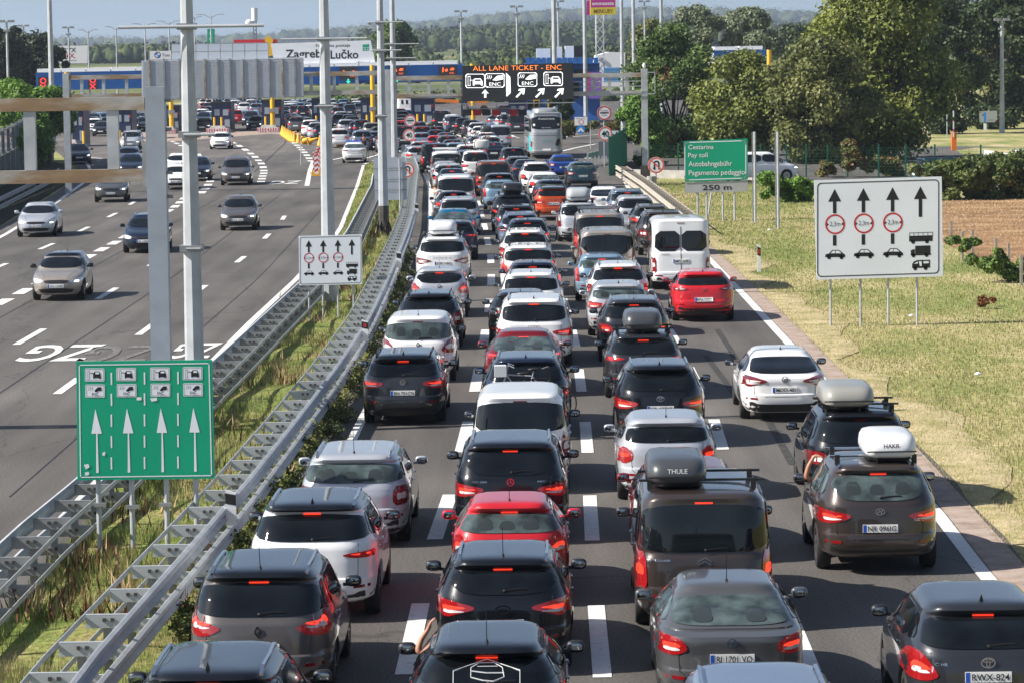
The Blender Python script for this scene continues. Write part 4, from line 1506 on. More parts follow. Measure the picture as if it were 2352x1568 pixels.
# ------------------------------------------------------------------ grass blades
M_bl = [ramp_mat('blade_green', [(.35, (.11, .16, .035)), (.65, (.22, .29, .07))], scale=2, rough=.7, bump=0, trans=.3),
        ramp_mat('blade_olive', [(.35, (.21, .23, .06)), (.65, (.34, .32, .12))], scale=2, rough=.7, bump=0, trans=.3),
        ramp_mat('blade_dry', [(.35, (.38, .30, .16)), (.65, (.56, .46, .28))], scale=2, rough=.8, bump=0, trans=.2)]
NR = np.random.RandomState(3)


def vnoise(x, y, s, seed=0):
    r = np.random.RandomState(seed).rand(64, 64)
    x, y = x * s, y * s
    xi, yi = np.floor(x).astype(int), np.floor(y).astype(int)
    fx, fy = x - xi, y - yi
    fx, fy = fx * fx * (3 - 2 * fx), fy * fy * (3 - 2 * fy)
    g = lambda a, b: r[a % 64, b % 64]
    return (g(xi, yi) * (1 - fx) + g(xi + 1, yi) * fx) * (1 - fy) + (g(xi, yi + 1) * (1 - fx) + g(xi + 1, yi + 1) * fx) * fy


def blades(name, X, Y, Z, h, w, mi, lean=.5):
    n = len(X)
    a = NR.rand(n) * 2 * pi
    la = NR.rand(n) * 2 * pi
    le = NR.rand(n) * lean * h
    dx, dy = np.cos(a) * w / 2, np.sin(a) * w / 2
    V = np.zeros((n, 3, 3), dtype=np.float32)
    V[:, 0] = np.stack([X - dx, Y - dy, Z], 1)
    V[:, 1] = np.stack([X + dx, Y + dy, Z], 1)
    V[:, 2] = np.stack([X + np.cos(la) * le, Y + np.sin(la) * le, Z + h], 1)
    F = np.arange(n * 3).reshape(n, 3)
    o = link_mesh(name, np_mesh(name, V.reshape(-1, 3), F, M_bl, mi))
    tag(o, kind='stuff')
    return o


def pick(d):
    """dryness 0..1 -> material index"""
    r = NR.rand(len(d))
    return np.where(r < d * .9, 2, np.where(r < d * .5 + .5, 1, 0)).astype(np.int32)


# right verge
n = 210000
Y = 42 * (200 / 42) ** (NR.rand(n) ** 1.0)
ko = np.interp(Y, [a for a, b in KOUT], [b for a, b in KOUT])
X = ko - .10 + NR.rand(n) ** 1.25 * np.minimum(18, Y * .16)
d = np.clip(.88 - (X - ko) / 4.2, .12, .95) * .72 + 1.0 * (vnoise(X, Y * .5, .22, 1) * .6 + vnoise(X, Y * .6, .9, 2) * .5 - .42)
h = (.03 + .06 * NR.rand(n)) * (1 + (X - ko > 1) * .2)
keep = (X < 17.2) | (Y < 100)
X, Y, ko, h, d = X[keep], Y[keep], ko[keep], h[keep], d[keep]
n = len(X)
blades('verge_grass', X, Y, np.full(n, -.02), h, np.maximum(.012, Y * .00022), pick(np.clip(d, 0, 1)))
# median
n = 90000
Y = 33 * (245 / 33) ** (NR.rand(n) ** 1.15)
a = np.interp(Y, [p[0] for p in MEDL], [p[1] for p in MEDL])
b = np.interp(Y, [p[0] for p in MEDR], [p[1] for p in MEDR])
t = NR.rand(n)
X = a + (b - a) * t
d = .14 + .9 * (vnoise(X, Y * .6, .55, 5) - .45) + .25 * (vnoise(X, Y, 2, 6) - .5)
tall = vnoise(X, Y, .8, 9)
h = (.04 + .09 * NR.rand(n)) * (1 + 1.3 * (tall > .66))
Z = .1 * np.sin(pi * t)
blades('median_grass', X, Y, Z, h, np.maximum(.012, Y * .0002), pick(np.clip(d, 0, 1)))
# tall dry weeds and dock stalks in the median
n = 2300
cl = NR.rand(170)
cy = 46 + NR.rand(170) ** 2.2 * 110
ci_ = NR.randint(0, 170, n)
Y = cy[ci_] + NR.randn(n) * .22
a = np.interp(Y, [p[0] for p in MEDL], [p[1] for p in MEDL]) + .25
b = np.interp(Y, [p[0] for p in MEDR], [p[1] for p in MEDR]) - .1
X = a + (b - a) * cl[ci_] + NR.randn(n) * .18
MW = [mat('dock_stalk', (.10, .028, .014), .9, var=.4), mat('dry_stalk', (.40, .28, .16), .9, var=.3), M_bl[0]]
V = np.zeros((n, 3, 3), dtype=np.float32)
hh = .18 + .38 * NR.rand(n)
an = NR.rand(n) * 2 * pi
w_ = .018 + .012 * NR.rand(n)
V[:, 0] = np.stack([X - np.cos(an) * w_, Y - np.sin(an) * w_, np.zeros(n)], 1)
V[:, 1] = np.stack([X + np.cos(an) * w_, Y + np.sin(an) * w_, np.zeros(n)], 1)
V[:, 2] = np.stack([X + NR.randn(n) * .12, Y + NR.randn(n) * .12, hh], 1)
o = link_mesh('tall_weeds', np_mesh('tall_weeds', V.reshape(-1, 3), np.arange(n * 3).reshape(n, 3), MW, (ci_ % 5 // 2).clip(0, 2).astype(np.int32)))
tag(o, kind='stuff')
# stubble on the brown field
n = 26000
a0, a1 = at(2160, 462).xy, at(2352, 600).xy
Y = 100 + NR.rand(n) * 73
X = 17.2 + NR.rand(n) * 22
d = .85 + NR.rand(n) * .15
msk = X > 17.2
blades('field_stubble', X[msk], Y[msk], np.full(msk.sum(), -.02), (.04 + .05 * NR.rand(n))[msk], np.maximum(.02, Y * .0003)[msk], np.full(msk.sum(), 2, dtype=np.int32), lean=1.5)


# ------------------------------------------------------------------ trees and bushes
def leaf_mat(name, dark, light, scale=.35, trans=.25):
    return ramp_mat(name, [(.28, dark), (.5, tuple((a + b) / 2 for a, b in zip(dark, light))), (.72, light)], scale=scale, detail=5, rough=.55, bump=0, second=(3.0, .4), trans=trans, spec=.35)


L_plane = leaf_mat('leaf_plane', (.05, .075, .014), (.30, .33, .07))
L_oak = leaf_mat('leaf_olive', (.07, .088, .024), (.25, .26, .08))
L_lind = leaf_mat('leaf_silver', (.05, .075, .035), (.30, .34, .20))
L_loc = leaf_mat('leaf_bright', (.07, .15, .02), (.20, .34, .05))
L_rob = leaf_mat('leaf_green', (.05, .09, .022), (.15, .23, .06))
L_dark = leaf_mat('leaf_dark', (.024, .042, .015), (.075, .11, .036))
L_con = leaf_mat('needle_dark', (.014, .026, .013), (.045, .062, .028), trans=.1)
L_hedge = leaf_mat('leaf_hedge', (.045, .08, .02), (.17, .22, .06), scale=.8)
L_rust = leaf_mat('leaf_rust', (.13, .05, .02), (.30, .13, .05))
M_bark = ramp_mat('bark', [(.3, (.05, .038, .028)), (.7, (.14, .11, .085))], scale=3, rough=.95, bump=.6, stretch=(1, 1, .25))


def leaf_cloud(centres, radii, n, size, rs, flat=.75, shell=.55):
    """leaf quads spread through overlapping clumps"""
    centres = np.asarray(centres, float)
    radii = np.asarray(radii, float)
    p = radii[:, 0] ** 2
    k = rs.choice(len(centres), n, p=p / p.sum())
    d = rs.randn(n, 3)
    d /= np.linalg.norm(d, axis=1)[:, None]
    r = (shell + (1.06 - shell) * rs.rand(n) ** .6) * (1 + .4 * (rs.rand(n) < .2) * rs.rand(n))
    P = centres[k] + d * r[:, None] * radii[k]
    # leaf frame: partly facing outwards
    nv = d * .7 + rs.randn(n, 3) * .55 + np.array([0, 0, .35])
    nv /= np.linalg.norm(nv, axis=1)[:, None]
    t = np.cross(nv, rs.randn(n, 3))
    t /= np.linalg.norm(t, axis=1)[:, None] + 1e-9
    b = np.cross(nv, t)
    s = size * (.6 + .8 * rs.rand(n))[:, None]
    V = np.stack([P - t * s * .5, P + b * s * flat * .5, P + t * s * .62, P - b * s * flat * .5], 1)
    return V.reshape(-1, 3)


def crown_clumps(H, R, base, rs, n=26, top=1.0, style='round'):
    """clump centres for a crown of radius R between base and H"""
    C, Rr = [], []
    for i in range(n):
        u = rs.rand()
        z = base + (H - base) * u
        if style == 'cone':
            rr = R * (1.02 - u) ** .8
        elif style == 'tall':
            rr = R * (1 - abs(2 * u - .9) ** 3 * .6)
        else:
            rr = R * sqrt(max(.05, 1 - (2 * u - .95) ** 2)) * 1.0
        a = rs.rand() * 2 * pi
        q_ = rr * (.25 + .62 * rs.rand() ** .5)
        cr = R * (.24 + .20 * rs.rand()) * (.8 if style == 'cone' else 1)
        C.append((q_ * cos(a), q_ * sin(a), min(z, H - cr * .5)))
        Rr.append((cr, cr, cr * (.75 if style != 'tall' else 1.1)))
    return C, Rr


def tree(name, x, y, H, R, lm, label, base=None, n=14000, size=.3, seed=1, style='round', z0=0.0, clumps=26, trunk=.3, cat='tree',
         group=None, mix=None, lean=0.0, shell=.5):
    rs = np.random.RandomState(seed)
    base = H * .3 if base is None else base
    root = empty(name, (x, y, z0))
    tag(root, label, cat, group)
    C, Rr = crown_clumps(H, R, base, rs, clumps, style=style)
    V = leaf_cloud(C, Rr, n, size, rs, shell=shell)
    mats = [lm] + ([mix[0]] if mix else [])
    mi = None
    if mix:
        ck = (np.sin(V[::4, 0] * 1.1 + seed) + np.sin(V[::4, 2] * 1.3) + rs.rand(n) * 1.2) > mix[1]
        mi = ck.astype(np.int32)
    link_mesh('crown', np_mesh('crown', V, np.arange(n * 4).reshape(n, 4), mats, mi), root)
    mb = MB()
    pts = [Vector((0, 0, -.1)), Vector((lean * .3, 0, base * .5)), Vector((lean * .6, 0, base)), Vector((lean, 0, H * .8))]
    rad = [trunk * 1.25, trunk, trunk * .8, trunk * .15]
    for i in range(3): mb.cyl(pts[i], pts[i + 1], rad[i], rad[i + 1], n=10)
    mb.build('trunk', M_bark, root, smooth=True)
    lb = MB()
    for i in range(0, len(C), 2):
        c = Vector(C[i])
        s0 = Vector((lean * .6, 0, base + (c.z - base) * .35 * rs.rand()))
        m_ = (s0 + c) / 2 + Vector((0, 0, -.3))
        lb.cyl(s0, m_, trunk * .35, trunk * .2, n=6)
        lb.cyl(m_, c, trunk * .2, trunk * .06, n=6)
    lb.build('limbs', M_bark, root, smooth=True)
    return root


def bush(name, pts, lm, label, n=9000, size=.16, seed=1, mix=None, cat='bush', group=None, kind=None):
    """pts: (x, y, z, rx, rz) clumps"""
    rs = np.random.RandomState(seed)
    c0 = Vector((pts[0][0], pts[0][1], 0))
    C = [(p[0] - c0.x, p[1] - c0.y, p[2]) for p in pts]
    Rr = [(p[3], p[3], p[4]) for p in pts]
    C2, R2 = [], []
    for c, q_ in zip(C, Rr):
        for _ in range(5):
            v = rs.randn(3) * .55
            C2.append((c[0] + v[0] * q_[0], c[1] + v[1] * q_[0], c[2] + v[2] * q_[2] * .8))
            f_ = .42 + .42 * rs.rand()
            R2.append((q_[0] * f_, q_[0] * f_, q_[2] * f_))
    V = leaf_cloud(C2, R2, n, size, rs, shell=.5)
    V[:, 2] = np.maximum(V[:, 2], -.02)
    mi = None
    if mix: mi = (rs.rand(n) < mix[1]).astype(np.int32)
    o = link_mesh(name, np_mesh(name, V, np.arange(n * 4).reshape(n, 4), [lm] + ([mix[0]] if mix else []), mi))
    o.location = c0
    if kind: tag(o, kind=kind)
    else: tag(o, label, cat, group)
    return o
# ------------------------------------------------------------------ guard rails
M_rust = ramp_mat('rusty_galvanised', [(.38, (.42, .43, .44)), (.48, (.36, .33, .29)), (.56, (.27, .185, .11)), (.78, (.22, .14, .08))], scale=.55, rough=.65, bump=.1, stretch=(.5, 1, 1.6), second=(5, .15))
M_rail2 = mat('bleached_rail', (.42, .38, .32), .6, .15, var=.18, vscale=2)
M_bolt = mat('bolt_steel', (.08, .07, .06), .6, .4)


def guardrail(tab, y0, y1, side, label, m=None, mp=None, mb_=None, n2=True, sp=2.0, wide=.62, ztop=.78, zlow=.38, group='crash barriers', plates=True):
    """side=+1: beam faces +X (right), strap on the left"""
    m = m or M_galv
    mp = mp or M_galvd
    root = empty('guardrail', (curve(tab, y0), y0, 0))
    tag(root, label, 'guardrail', group)
    ox, oy = root.location.x, root.location.y
    prof = [(0, .125), (.05, .105), (.07, .068), (.012, .018), (.012, -.018), (.07, -.068), (.05, -.105), (0, -.125)]
    ys = np.linspace(y0, y1, int((y1 - y0) / 4) + 1)
    for nm, zc in (('upper_beam', ztop), ('lower_beam', zlow)):
        if nm == 'lower_beam' and not n2: continue
        mb = MB()
        P = prof + [(px_ - .012, pz_) for px_, pz_ in reversed(prof)]
        k = len(P)
        for Y in ys:
            X = curve(tab, Y)
            for a, b in P: mb.v.append((X + side * a - ox, Y - oy, zc + b))
        for i in range(len(ys) - 1):
            for j in range(k):
                a, b = i * k + j, i * k + (j + 1) % k
                mb.f.append((a, b, b + k, a + k))
                mb.m.append(0)
        mb.build(nm, m, root)
        if plates:
            st = MB()
            for a, b in zip(ys, ys[1:]):
                st.bar((curve(tab, a) - side * wide - ox, a - oy, zc + .03), (curve(tab, b) - side * wide - ox, b - oy, zc + .03), .012, .075)
            st.build('back_strap', m, root)
    np_ = int((y1 - y0) / sp)
    pm = MB()
    pm.box((0, 0, .38), (.10, .012, .80)).box((-.05, .03, .38), (.008, .06, .80)).box((.05, .03, .38), (.008, .06, .80))
    post = pm.mesh('post', mp)
    bmk = MB()
    for zc in ((ztop, zlow) if n2 else (ztop,)):
        if plates:
            bmk.box((0, -.04, zc - .02), (wide - .04, .008, .17)).box((0, -.01, zc + .065), (wide - .04, .07, .008))
        for bx_ in (-.05, .05): bmk.box((bx_, -.052, zc + .0), (.045, .02, .045), mi=1)
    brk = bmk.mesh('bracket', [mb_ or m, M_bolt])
    for i in range(min(np_, 100)):
        Y = y0 + 1 + i * sp
        X = curve(tab, Y) - side * wide * .52
        p = link_mesh('post', post, root)
        p.location = (X - ox, Y - oy, 0)
        b = link_mesh('bracket', brk, root)
        b.location = (X - ox + side * .02, Y - oy, 0)
    return root


RR = [(30, -5.05), (38, -5.0), (54, -4.42), (65, -4.15), (75, -3.95), (89, -3.78), (106, -3.85), (131, -4.05), (150, -4.3), (173, -4.85), (206, -5.6), (232, -6.6)]
RL = [(30, -7.6), (50, -7.42), (56, -7.25), (77, -6.85), (103, -6.5), (118, -6.45), (132, -6.45), (150, -6.8), (180, -7.4), (200, -8.1)]
guardrail(RR, 31, 228, 1, 'grey double crash barrier along the left edge of the queueing lanes')
guardrail(RL, 38, 196, -1, 'grey double crash barrier along the oncoming carriageway, beyond the grass median', mb_=M_galvd)  # darker steel on the brackets paints in their shaded faces
RX = [(112, 7.65), (123, 7.5), (146, 7.3), (178, 7.0), (204, 6.5), (214, 6.3)]
guardrail(RX, 142, 204, -1, 'sun bleached crash barrier on the right verge below the gantry post', m=M_rail2, mp=M_rail2)
LX = [(60, -24.2), (130, -24.4), (167, -25.7), (209, -28.3), (228, -30.0)]
guardrail(LX, 120, 214, 1, 'dark crash barrier at the far left edge beneath the noise barrier', m=M_galvd, sp=4, plates=False)  # darker beam steel puts the shade along this edge into the colour
c1, c2 = at(1275, 300), at(1450, 296)
guardrail([(c1.y - 1, c1.x), (c1.y, c1.x)], c1.y - 1, c1.y, 1, 'x', plates=False) if False else None


def straight_rail(p0, p1, label, m, z=.75):
    root = empty('guardrail', p0)
    tag(root, label, 'guardrail', 'crash barriers')
    d = p1 - p0
    L = d.length
    u = d.normalized()
    mb = MB()
    for dz in (.08, -.08): mb.bar(Vector((0, 0, z + dz)), d + Vector((0, 0, z + dz)), .09, .13)
    mb.build('beam', m, root)
    mb = MB()
    mb.bar(Vector((0, 0, z)), d + Vector((0, 0, z)), .03, .30)
    mb.build('backing_plate', m, root)
    pm = MB().box((0, 0, .35), (.12, .10, .75)).mesh('post', m)
    for i in range(int(L / 2) + 1):
        o = link_mesh('post', pm, root)
        o.location = u * (i * 2) + Vector((0, .08, 0))


straight_rail(at(1283, 312), at(1345, 312), 'pale guardrail curving in front of the shrubs right of the coach', M_rail2)
straight_rail(at(1345, 312), at(1432, 308), 'dark guardrail under the blue double arrow sign', M_galvd)
straight_rail(at(2262, 376), at(2352, 392), 'white painted guardrail at the far right edge of the parking', M_white)
straight_rail(at(1350, 383), at(1412, 366), 'short guardrail end in front of the green mesh fence', M_galv)


# delineator posts on the barrier and verge
def delineator(x, y, z, label, hh=1.0, red=True, face=-1, w=.12):
    r = empty('delineator_post', (x, y, z))
    tag(r, label, 'marker post', 'roadside marker posts')
    MB().add([(-w / 2, 0, 0), (w / 2, 0, 0), (w / 2, .08, 0), (-w / 2, .08, 0), (-w / 2, 0, hh), (w / 2, 0, hh - .05), (w / 2, .08, hh - .05), (-w / 2, .08, hh)],
             [(0, 1, 5, 4), (1, 2, 6, 5), (2, 3, 7, 6), (3, 0, 4, 7), (4, 5, 6, 7)]).build('post', M_white, r)
    MB().add([(-w / 2 - .002, -.004, hh * .62), (w / 2 + .002, -.004, hh * .56), (w / 2 + .002, -.004, hh * .86), (-w / 2 - .002, -.004, hh * .92)], [(0, 1, 2, 3)]).build('black_band', M_ink, r)
    if red: MB().box((0, -.01, hh * .74), (w * .45, .008, hh * .16)).build('reflector', mat('reflector_red', (.5, .03, .02), .3), r)


delineator(8.75, 118, -.02, 'white marker post with red reflector standing in the verge grass')
for px_, py_, lb in ((528, 1200, 'marker post on the barrier beside the white crossover'), (829, 775, 'red reflector marker post on the barrier beside the boxy white car'), (933, 590, 'small marker post on the barrier beside the white roof box'), (985, 462, 'far marker post on the barrier beside the light silver SUV')):
    Yd = {528: 51.5, 829: 84.5, 933: 113.5, 985: 150}[px_]
    delineator(curve(RR, Yd) + .12, Yd, .62, lb, hh=.55, red=(px_ == 829), w=.16)


# ------------------------------------------------------------------ poles
def pole(px_, py_, r0, r1, H, label, top=None, base_dark=False, bars=(), Y=None, name='light_pole', m=None):
    b = at(px_, py_)
    r = empty(name, b)
    tag(r, label, 'lamp post')
    MB().cyl((0, 0, 0), (0, 0, H), r0, r1, n=8).build('shaft', m or M_galv, r)
    if base_dark:
        mb = MB().cyl((0, 0, -.05), (0, 0, 1.35), r0 * 1.03, r0 * 1.02, n=8)
        for k in range(8):
            a = 2 * pi * k / 8 + .2
            mb.add([(r0 * cos(a), r0 * sin(a), .75), (r0 * cos(a + .1), r0 * sin(a + .1), .75), (r0 * 2.0 * cos(a + .05), r0 * 2.0 * sin(a + .05), 0), (r0 * .9 * cos(a), r0 * .9 * sin(a), 0)], [(0, 1, 2), (0, 2, 3), (1, 3, 2), (0, 3, 1)])
        mb.cyl((0, 0, -.05), (0, 0, .04), r0 * 2.1, n=8)
        mb.build('flared_base', mat('bitumen_base', (.06, .05, .045), .8, var=.4), r)
    for (z, x0, x1, rr) in bars:
        rz = r0 + (r1 - r0) * z / H
        MB().cyl((x0, -rz - .06, z), (x1, -rz - .06, z), rr, n=8).build('cross_bar', M_galv, r)
        MB().box((0, 0, z), (2 * rz + .12, 2 * rz + .10, .13)).build('clamp', M_galvd, r)
    return r


pole(451, 1000, .215, .10, 12, 'thick grey octagonal pole with a thin cross bar, behind the green lane sign', bars=[(8.47, -1.4, 1.6, .035), (6.25, -.10, .55, .03), (3.9, -.1, .2, .02)])
pole(757, 700, .24, .11, 13, 'grey octagonal pole behind the small white lane sign', bars=[(8.35, -1.35, 1.35, .03), (6.25, -.35, .35, .02)])
pole(882, 545, .22, .10, 14, 'grey octagonal pole with dark flared foot in the median', base_dark=True, bars=[(9.2, -.5, 1.0, .03), (8.0, -.4, .9, .03), (5.2, -.3, .3, .02)])
pole(908, 440, .20, .11, 16, 'grey octagonal pole just right of the one with the flared foot', bars=[(8.4, -.5, 1.5, .03), (7.6, -.4, 1.3, .03)])
for i, (px_, by, w, lb) in enumerate([(1276, 318, .24, 'tall grey mast seen just above the coach'), (1346, 300, .22, 'tall grey mast left of the toll warning sign'),
                                  (1431, 330, .17, 'tall thin mast above the right part of the gantry'), (1458, 330, .17, 'tall thin mast just left of the gantry end post'),
                                  (1522, 345, .15, 'tall thin mast rising from the trees right of the gantry')]):
    pole(px_, by, w, w * .7, 22, lb, name='mast')
pole(122, 330, .28, .17, 22, 'tall pale pole in front of the dark conifers on the left', name='mast')


# ------------------------------------------------------------------ signs drawn through their own plane
class Board:
    def __init__(s, name, Y, corners, label, cat='sign', thick=.05, m=None, z0px=None):
        s.Y = Y
        P = [atd(x, y, Y) for x, y in corners]
        c = (P[0] + P[2]) / 2
        s.root = empty(name, (c.x, Y, 0 if z0px is None else 0))
        tag(s.root, label, cat)
        s.o = Vector((c.x, Y, 0))
        L = [p - s.o for p in P]
        s.corn = L
        n = 4
        vs = L + [p + Vector((0, thick, 0)) for p in L]
        MB().add(vs, [(0, 1, 2, 3), (7, 6, 5, 4), (0, 4, 5, 1), (1, 5, 6, 2), (2, 6, 7, 3), (3, 7, 4, 0)]).build('panel', m or M_white, s.root)
        s.k = 0

    def P(s, x, y, lift):
        return atd(x, y, s.Y) - s.o - Vector((0, .004 * lift, 0))

    def poly(s, name, polys, m, lift=1):
        mb = MB()
        for p in polys:
            mb.add([s.P(x, y, lift) for x, y in p], [tuple(range(len(p)))])
        return mb.build(name, m, s.root)

    def ring(s, cx, cy, r, w, m, lift=1, name='ring', n=28):
        mb = MB()
        for k in range(n):
            a, b = 2 * pi * k / n, 2 * pi * (k + 1) / n
            mb.add([s.P(cx + (r) * cos(a), cy + (r) * sin(a), lift), s.P(cx + r * cos(b), cy + r * sin(b), lift),
                    s.P(cx + (r - w) * cos(b), cy + (r - w) * sin(b), lift), s.P(cx + (r - w) * cos(a), cy + (r - w) * sin(a), lift)], [(0, 1, 2, 3)])
        return mb.build(name, m, s.root)

    def disc(s, cx, cy, r, m, lift=1, name='disc', n=28):
        return s.poly(name, [[(cx + r * cos(2 * pi * k / n), cy + r * sin(2 * pi * k / n)) for k in range(n)]], m, lift)

    def text(s, t, cx, cy, hpx, m, wpx=None, lift=2, bold=.0, name='lettering'):
        sc = s.Y / FPX
        v, f = text_mesh(t, hpx * sc, width=wpx * sc if wpx else None, bold=bold)
        c = s.P(cx, cy, lift)
        return MB().add([p + c for p in v], f).build(name, m, s.root)

    def line(s, pts, w, m, lift=1, name='line', close=False):
        mb = MB()
        if close: pts = pts + [pts[0]]
        for (x0, y0), (x1, y1) in zip(pts, pts[1:]):
            d = sqrt((x1 - x0) ** 2 + (y1 - y0) ** 2) or 1
            nx, ny = -(y1 - y0) / d * w / 2, (x1 - x0) / d * w / 2
            ex, ey = (x1 - x0) / d * w / 2, (y1 - y0) / d * w / 2
            mb.add([s.P(x0 + nx - ex, y0 + ny - ey, lift), s.P(x1 + nx + ex, y1 + ny + ey, lift), s.P(x1 - nx + ex, y1 - ny + ey, lift), s.P(x0 - nx - ex, y0 - ny - ey, lift)], [(0, 1, 2, 3)])
        return mb.build(name, m, s.root)

    def posts(s, xs, r=.03, m=None, dy=.10, top=None, name='post', zb=-.1):
        for x, y in xs:
            zt = top if top is not None else max(c.z for c in s.corn) - .1
            p = at(x, y)
            mb = MB().cyl((p.x - s.o.x, dy, zb), (p.x - s.o.x, dy, zt), r, n=10)
            mb.build(name, m or M_galv, s.root, smooth=True)


def rr(x0, y0, x1, y1, r, sk=0.0, n=4):
    """rounded rectangle outline with vertical skew per px"""
    out = []
    for cx, cy, a0 in ((x1 - r, y0 + r, -pi / 2), (x1 - r, y1 - r, 0), (x0 + r, y1 - r, pi / 2), (x0 + r, y0 + r, pi)):
        for k in range(n + 1):
            a = a0 + pi / 2 * k / n
            out.append((cx + r * cos(a), cy + r * sin(a)))
    return [(x, y + sk * (x - x0)) for x, y in out]


def car_icon(cx, cy, s):
    """small side view of a car as polygons"""
    body = [(-.5, .10), (-.47, -.02), (-.30, -.06), (-.14, -.24), (.20, -.24), (.42, -.06), (.50, .0), (.50, .12), (-.5, .12)]
    wh = []
    for wx in (-.30, .32):
        wh.append([(wx + .10 * cos(2 * pi * k / 12), .13 + .10 * sin(2 * pi * k / 12)) for k in range(12)])
    win = [[(-.22, -.07), (-.11, -.20), (.0, -.20), (.0, -.07)], [(.03, -.07), (.03, -.20), (.18, -.20), (.32, -.07)]]
    f = lambda P: [(cx + x * s, cy + y * s) for x, y in P]
    return [f(body)], [f(w_) for w_ in wh], [f(w_) for w_ in win]


M_sgreen = mat('sign_green', (.0, .33, .175), .35, var=.06, vscale=.8)
M_swhite = mat('sign_white', (.76, .79, .84), .4, var=.04, vscale=.8)
M_sred = mat('sign_red', (.55, .015, .02), .4)
M_sorange = mat('sign_orange_red', (.75, .10, .04), .4)
M_sgrey = mat('sign_back', (.33, .36, .40), .5, .3, var=.08)
M_sblue = mat('sign_blue', (.02, .22, .62), .4)


def lane_sign(name, Y, cn, x0, sx, y0, sy, label, posts, slope):
    """white sign with four arrows; layout given on a 290 x 230 grid"""
    B = Board(name, Y, cn, label, m=M_swhite)
    X = lambda u, v: x0 + u * sx
    Yp = lambda u, v: y0 + v * sy + slope * u * sx
    q_ = lambda pts: [(X(u, v), Yp(u, v)) for u, v in pts]
    fr = rr(7, 8, 285, 222, 9)
    B.line(q_(fr), 2.2 * sx, M_ink, close=True, name='border')
    ar, bars_, tri = [], [], []
    for i, u in enumerate((46, 112, 179, 243)):
        v1 = 83 if i < 3 else 88
        ar.append(q_([(u, 22), (u + 15, 51), (u + 4, 51), (u + 4, v1 - 5 if i < 3 else 92), (u - 4, v1 - 5 if i < 3 else 92), (u - 4, 51), (u - 15, 51)]))
        if i < 3: ar.append(q_([(u - 4, 128), (u + 4, 128), (u + 4, 152), (u - 4, 152)]))
    B.poly('arrow', ar, M_ink)
    for i, u in enumerate((47, 113, 180)):
        c = q_([(u, 103)])[0]
        B.ring(c[0], c[1], 23 * sx, 3.8 * sx, M_sred, name='red_ring')
        B.text('2,3m', c[0], c[1], 11 * sy, M_ink, wpx=24 * sx)
        B.poly('triangle', [q_([(u - 19, 99), (u - 14, 103), (u - 19, 107)]), q_([(u + 19, 99), (u + 14, 103), (u + 19, 107)])], M_ink)
        c = q_([(u, 173)])[0]
        b, w_, g = car_icon(c[0], c[1], 46 * sx)
        B.poly('car_symbol', b + w_, M_ink)
        B.poly('car_window', g, M_swhite, lift=2)
    bus = [q_([(217, 135), (271, 135), (271, 148), (217, 148)])]
    frm = q_([(218, 128), (271, 128), (271, 136), (218, 136)])
    B.line(frm, 1.2 * sx, M_ink, close=True, name='bus_roof')
    for u in (228, 238, 249, 260): B.line(q_([(u, 128), (u, 136)]), 1.0 * sx, M_ink, name='bus_pillar')
    wh = []
    cc = lambda u, v, r: [(X(u, v) + r * sx * cos(2 * pi * k / 12), Yp(u, v) + r * sx * sin(2 * pi * k / 12)) for k in range(12)]
    B.poly('bus_symbol', bus + [cc(226, 149, 4.5), cc(258, 149, 4.5)], M_ink)
    B.poly('lorry_symbol', [q_([(231, 158), (266, 158), (266, 176), (231, 176)]), q_([(221, 168), (230, 165), (230, 179), (221, 179)]), q_([(221, 176), (267, 176), (267, 180), (221, 180)]), cc(227, 180, 4.5), cc(257, 180, 4.5)], M_ink)
    B.poly('camper_symbol', [q_([(228, 194), (236, 191), (265, 191), (265, 209), (224, 209), (224, 200)]), cc(231, 210, 4.5), cc(255, 210, 4.5)], M_ink)
    B.poly('camper_window', [q_([(239, 194), (246, 194), (246, 205), (242, 205)]), q_([(250, 194), (262, 194), (262, 199), (250, 199)]), q_([(228, 199), (235, 195), (237, 195), (237, 199)])], M_swhite, lift=2)
    B.posts(posts, r=.032 if Y < 97 else .03)
    return B


lane_sign('lane_sign', 94.6, [(1870, 415), (2163, 406), (2166, 635), (1876, 643)], 1871, 1.0, 414, 1.0, 'large white sign with four black arrows and 2,3 m limits on the right verge',
          [(1911, 750), (1984, 752), (2055, 756), (2131, 761)], -.03)
lane_sign('lane_sign', 98.0, [(686, 543), (831, 539), (832, 653), (687, 656)], 686, .502, 542, .50, 'small white sign with four black arrows standing between the two crash barriers',
          [(715, 738), (745, 740), (778, 742), (812, 744)], -.025)

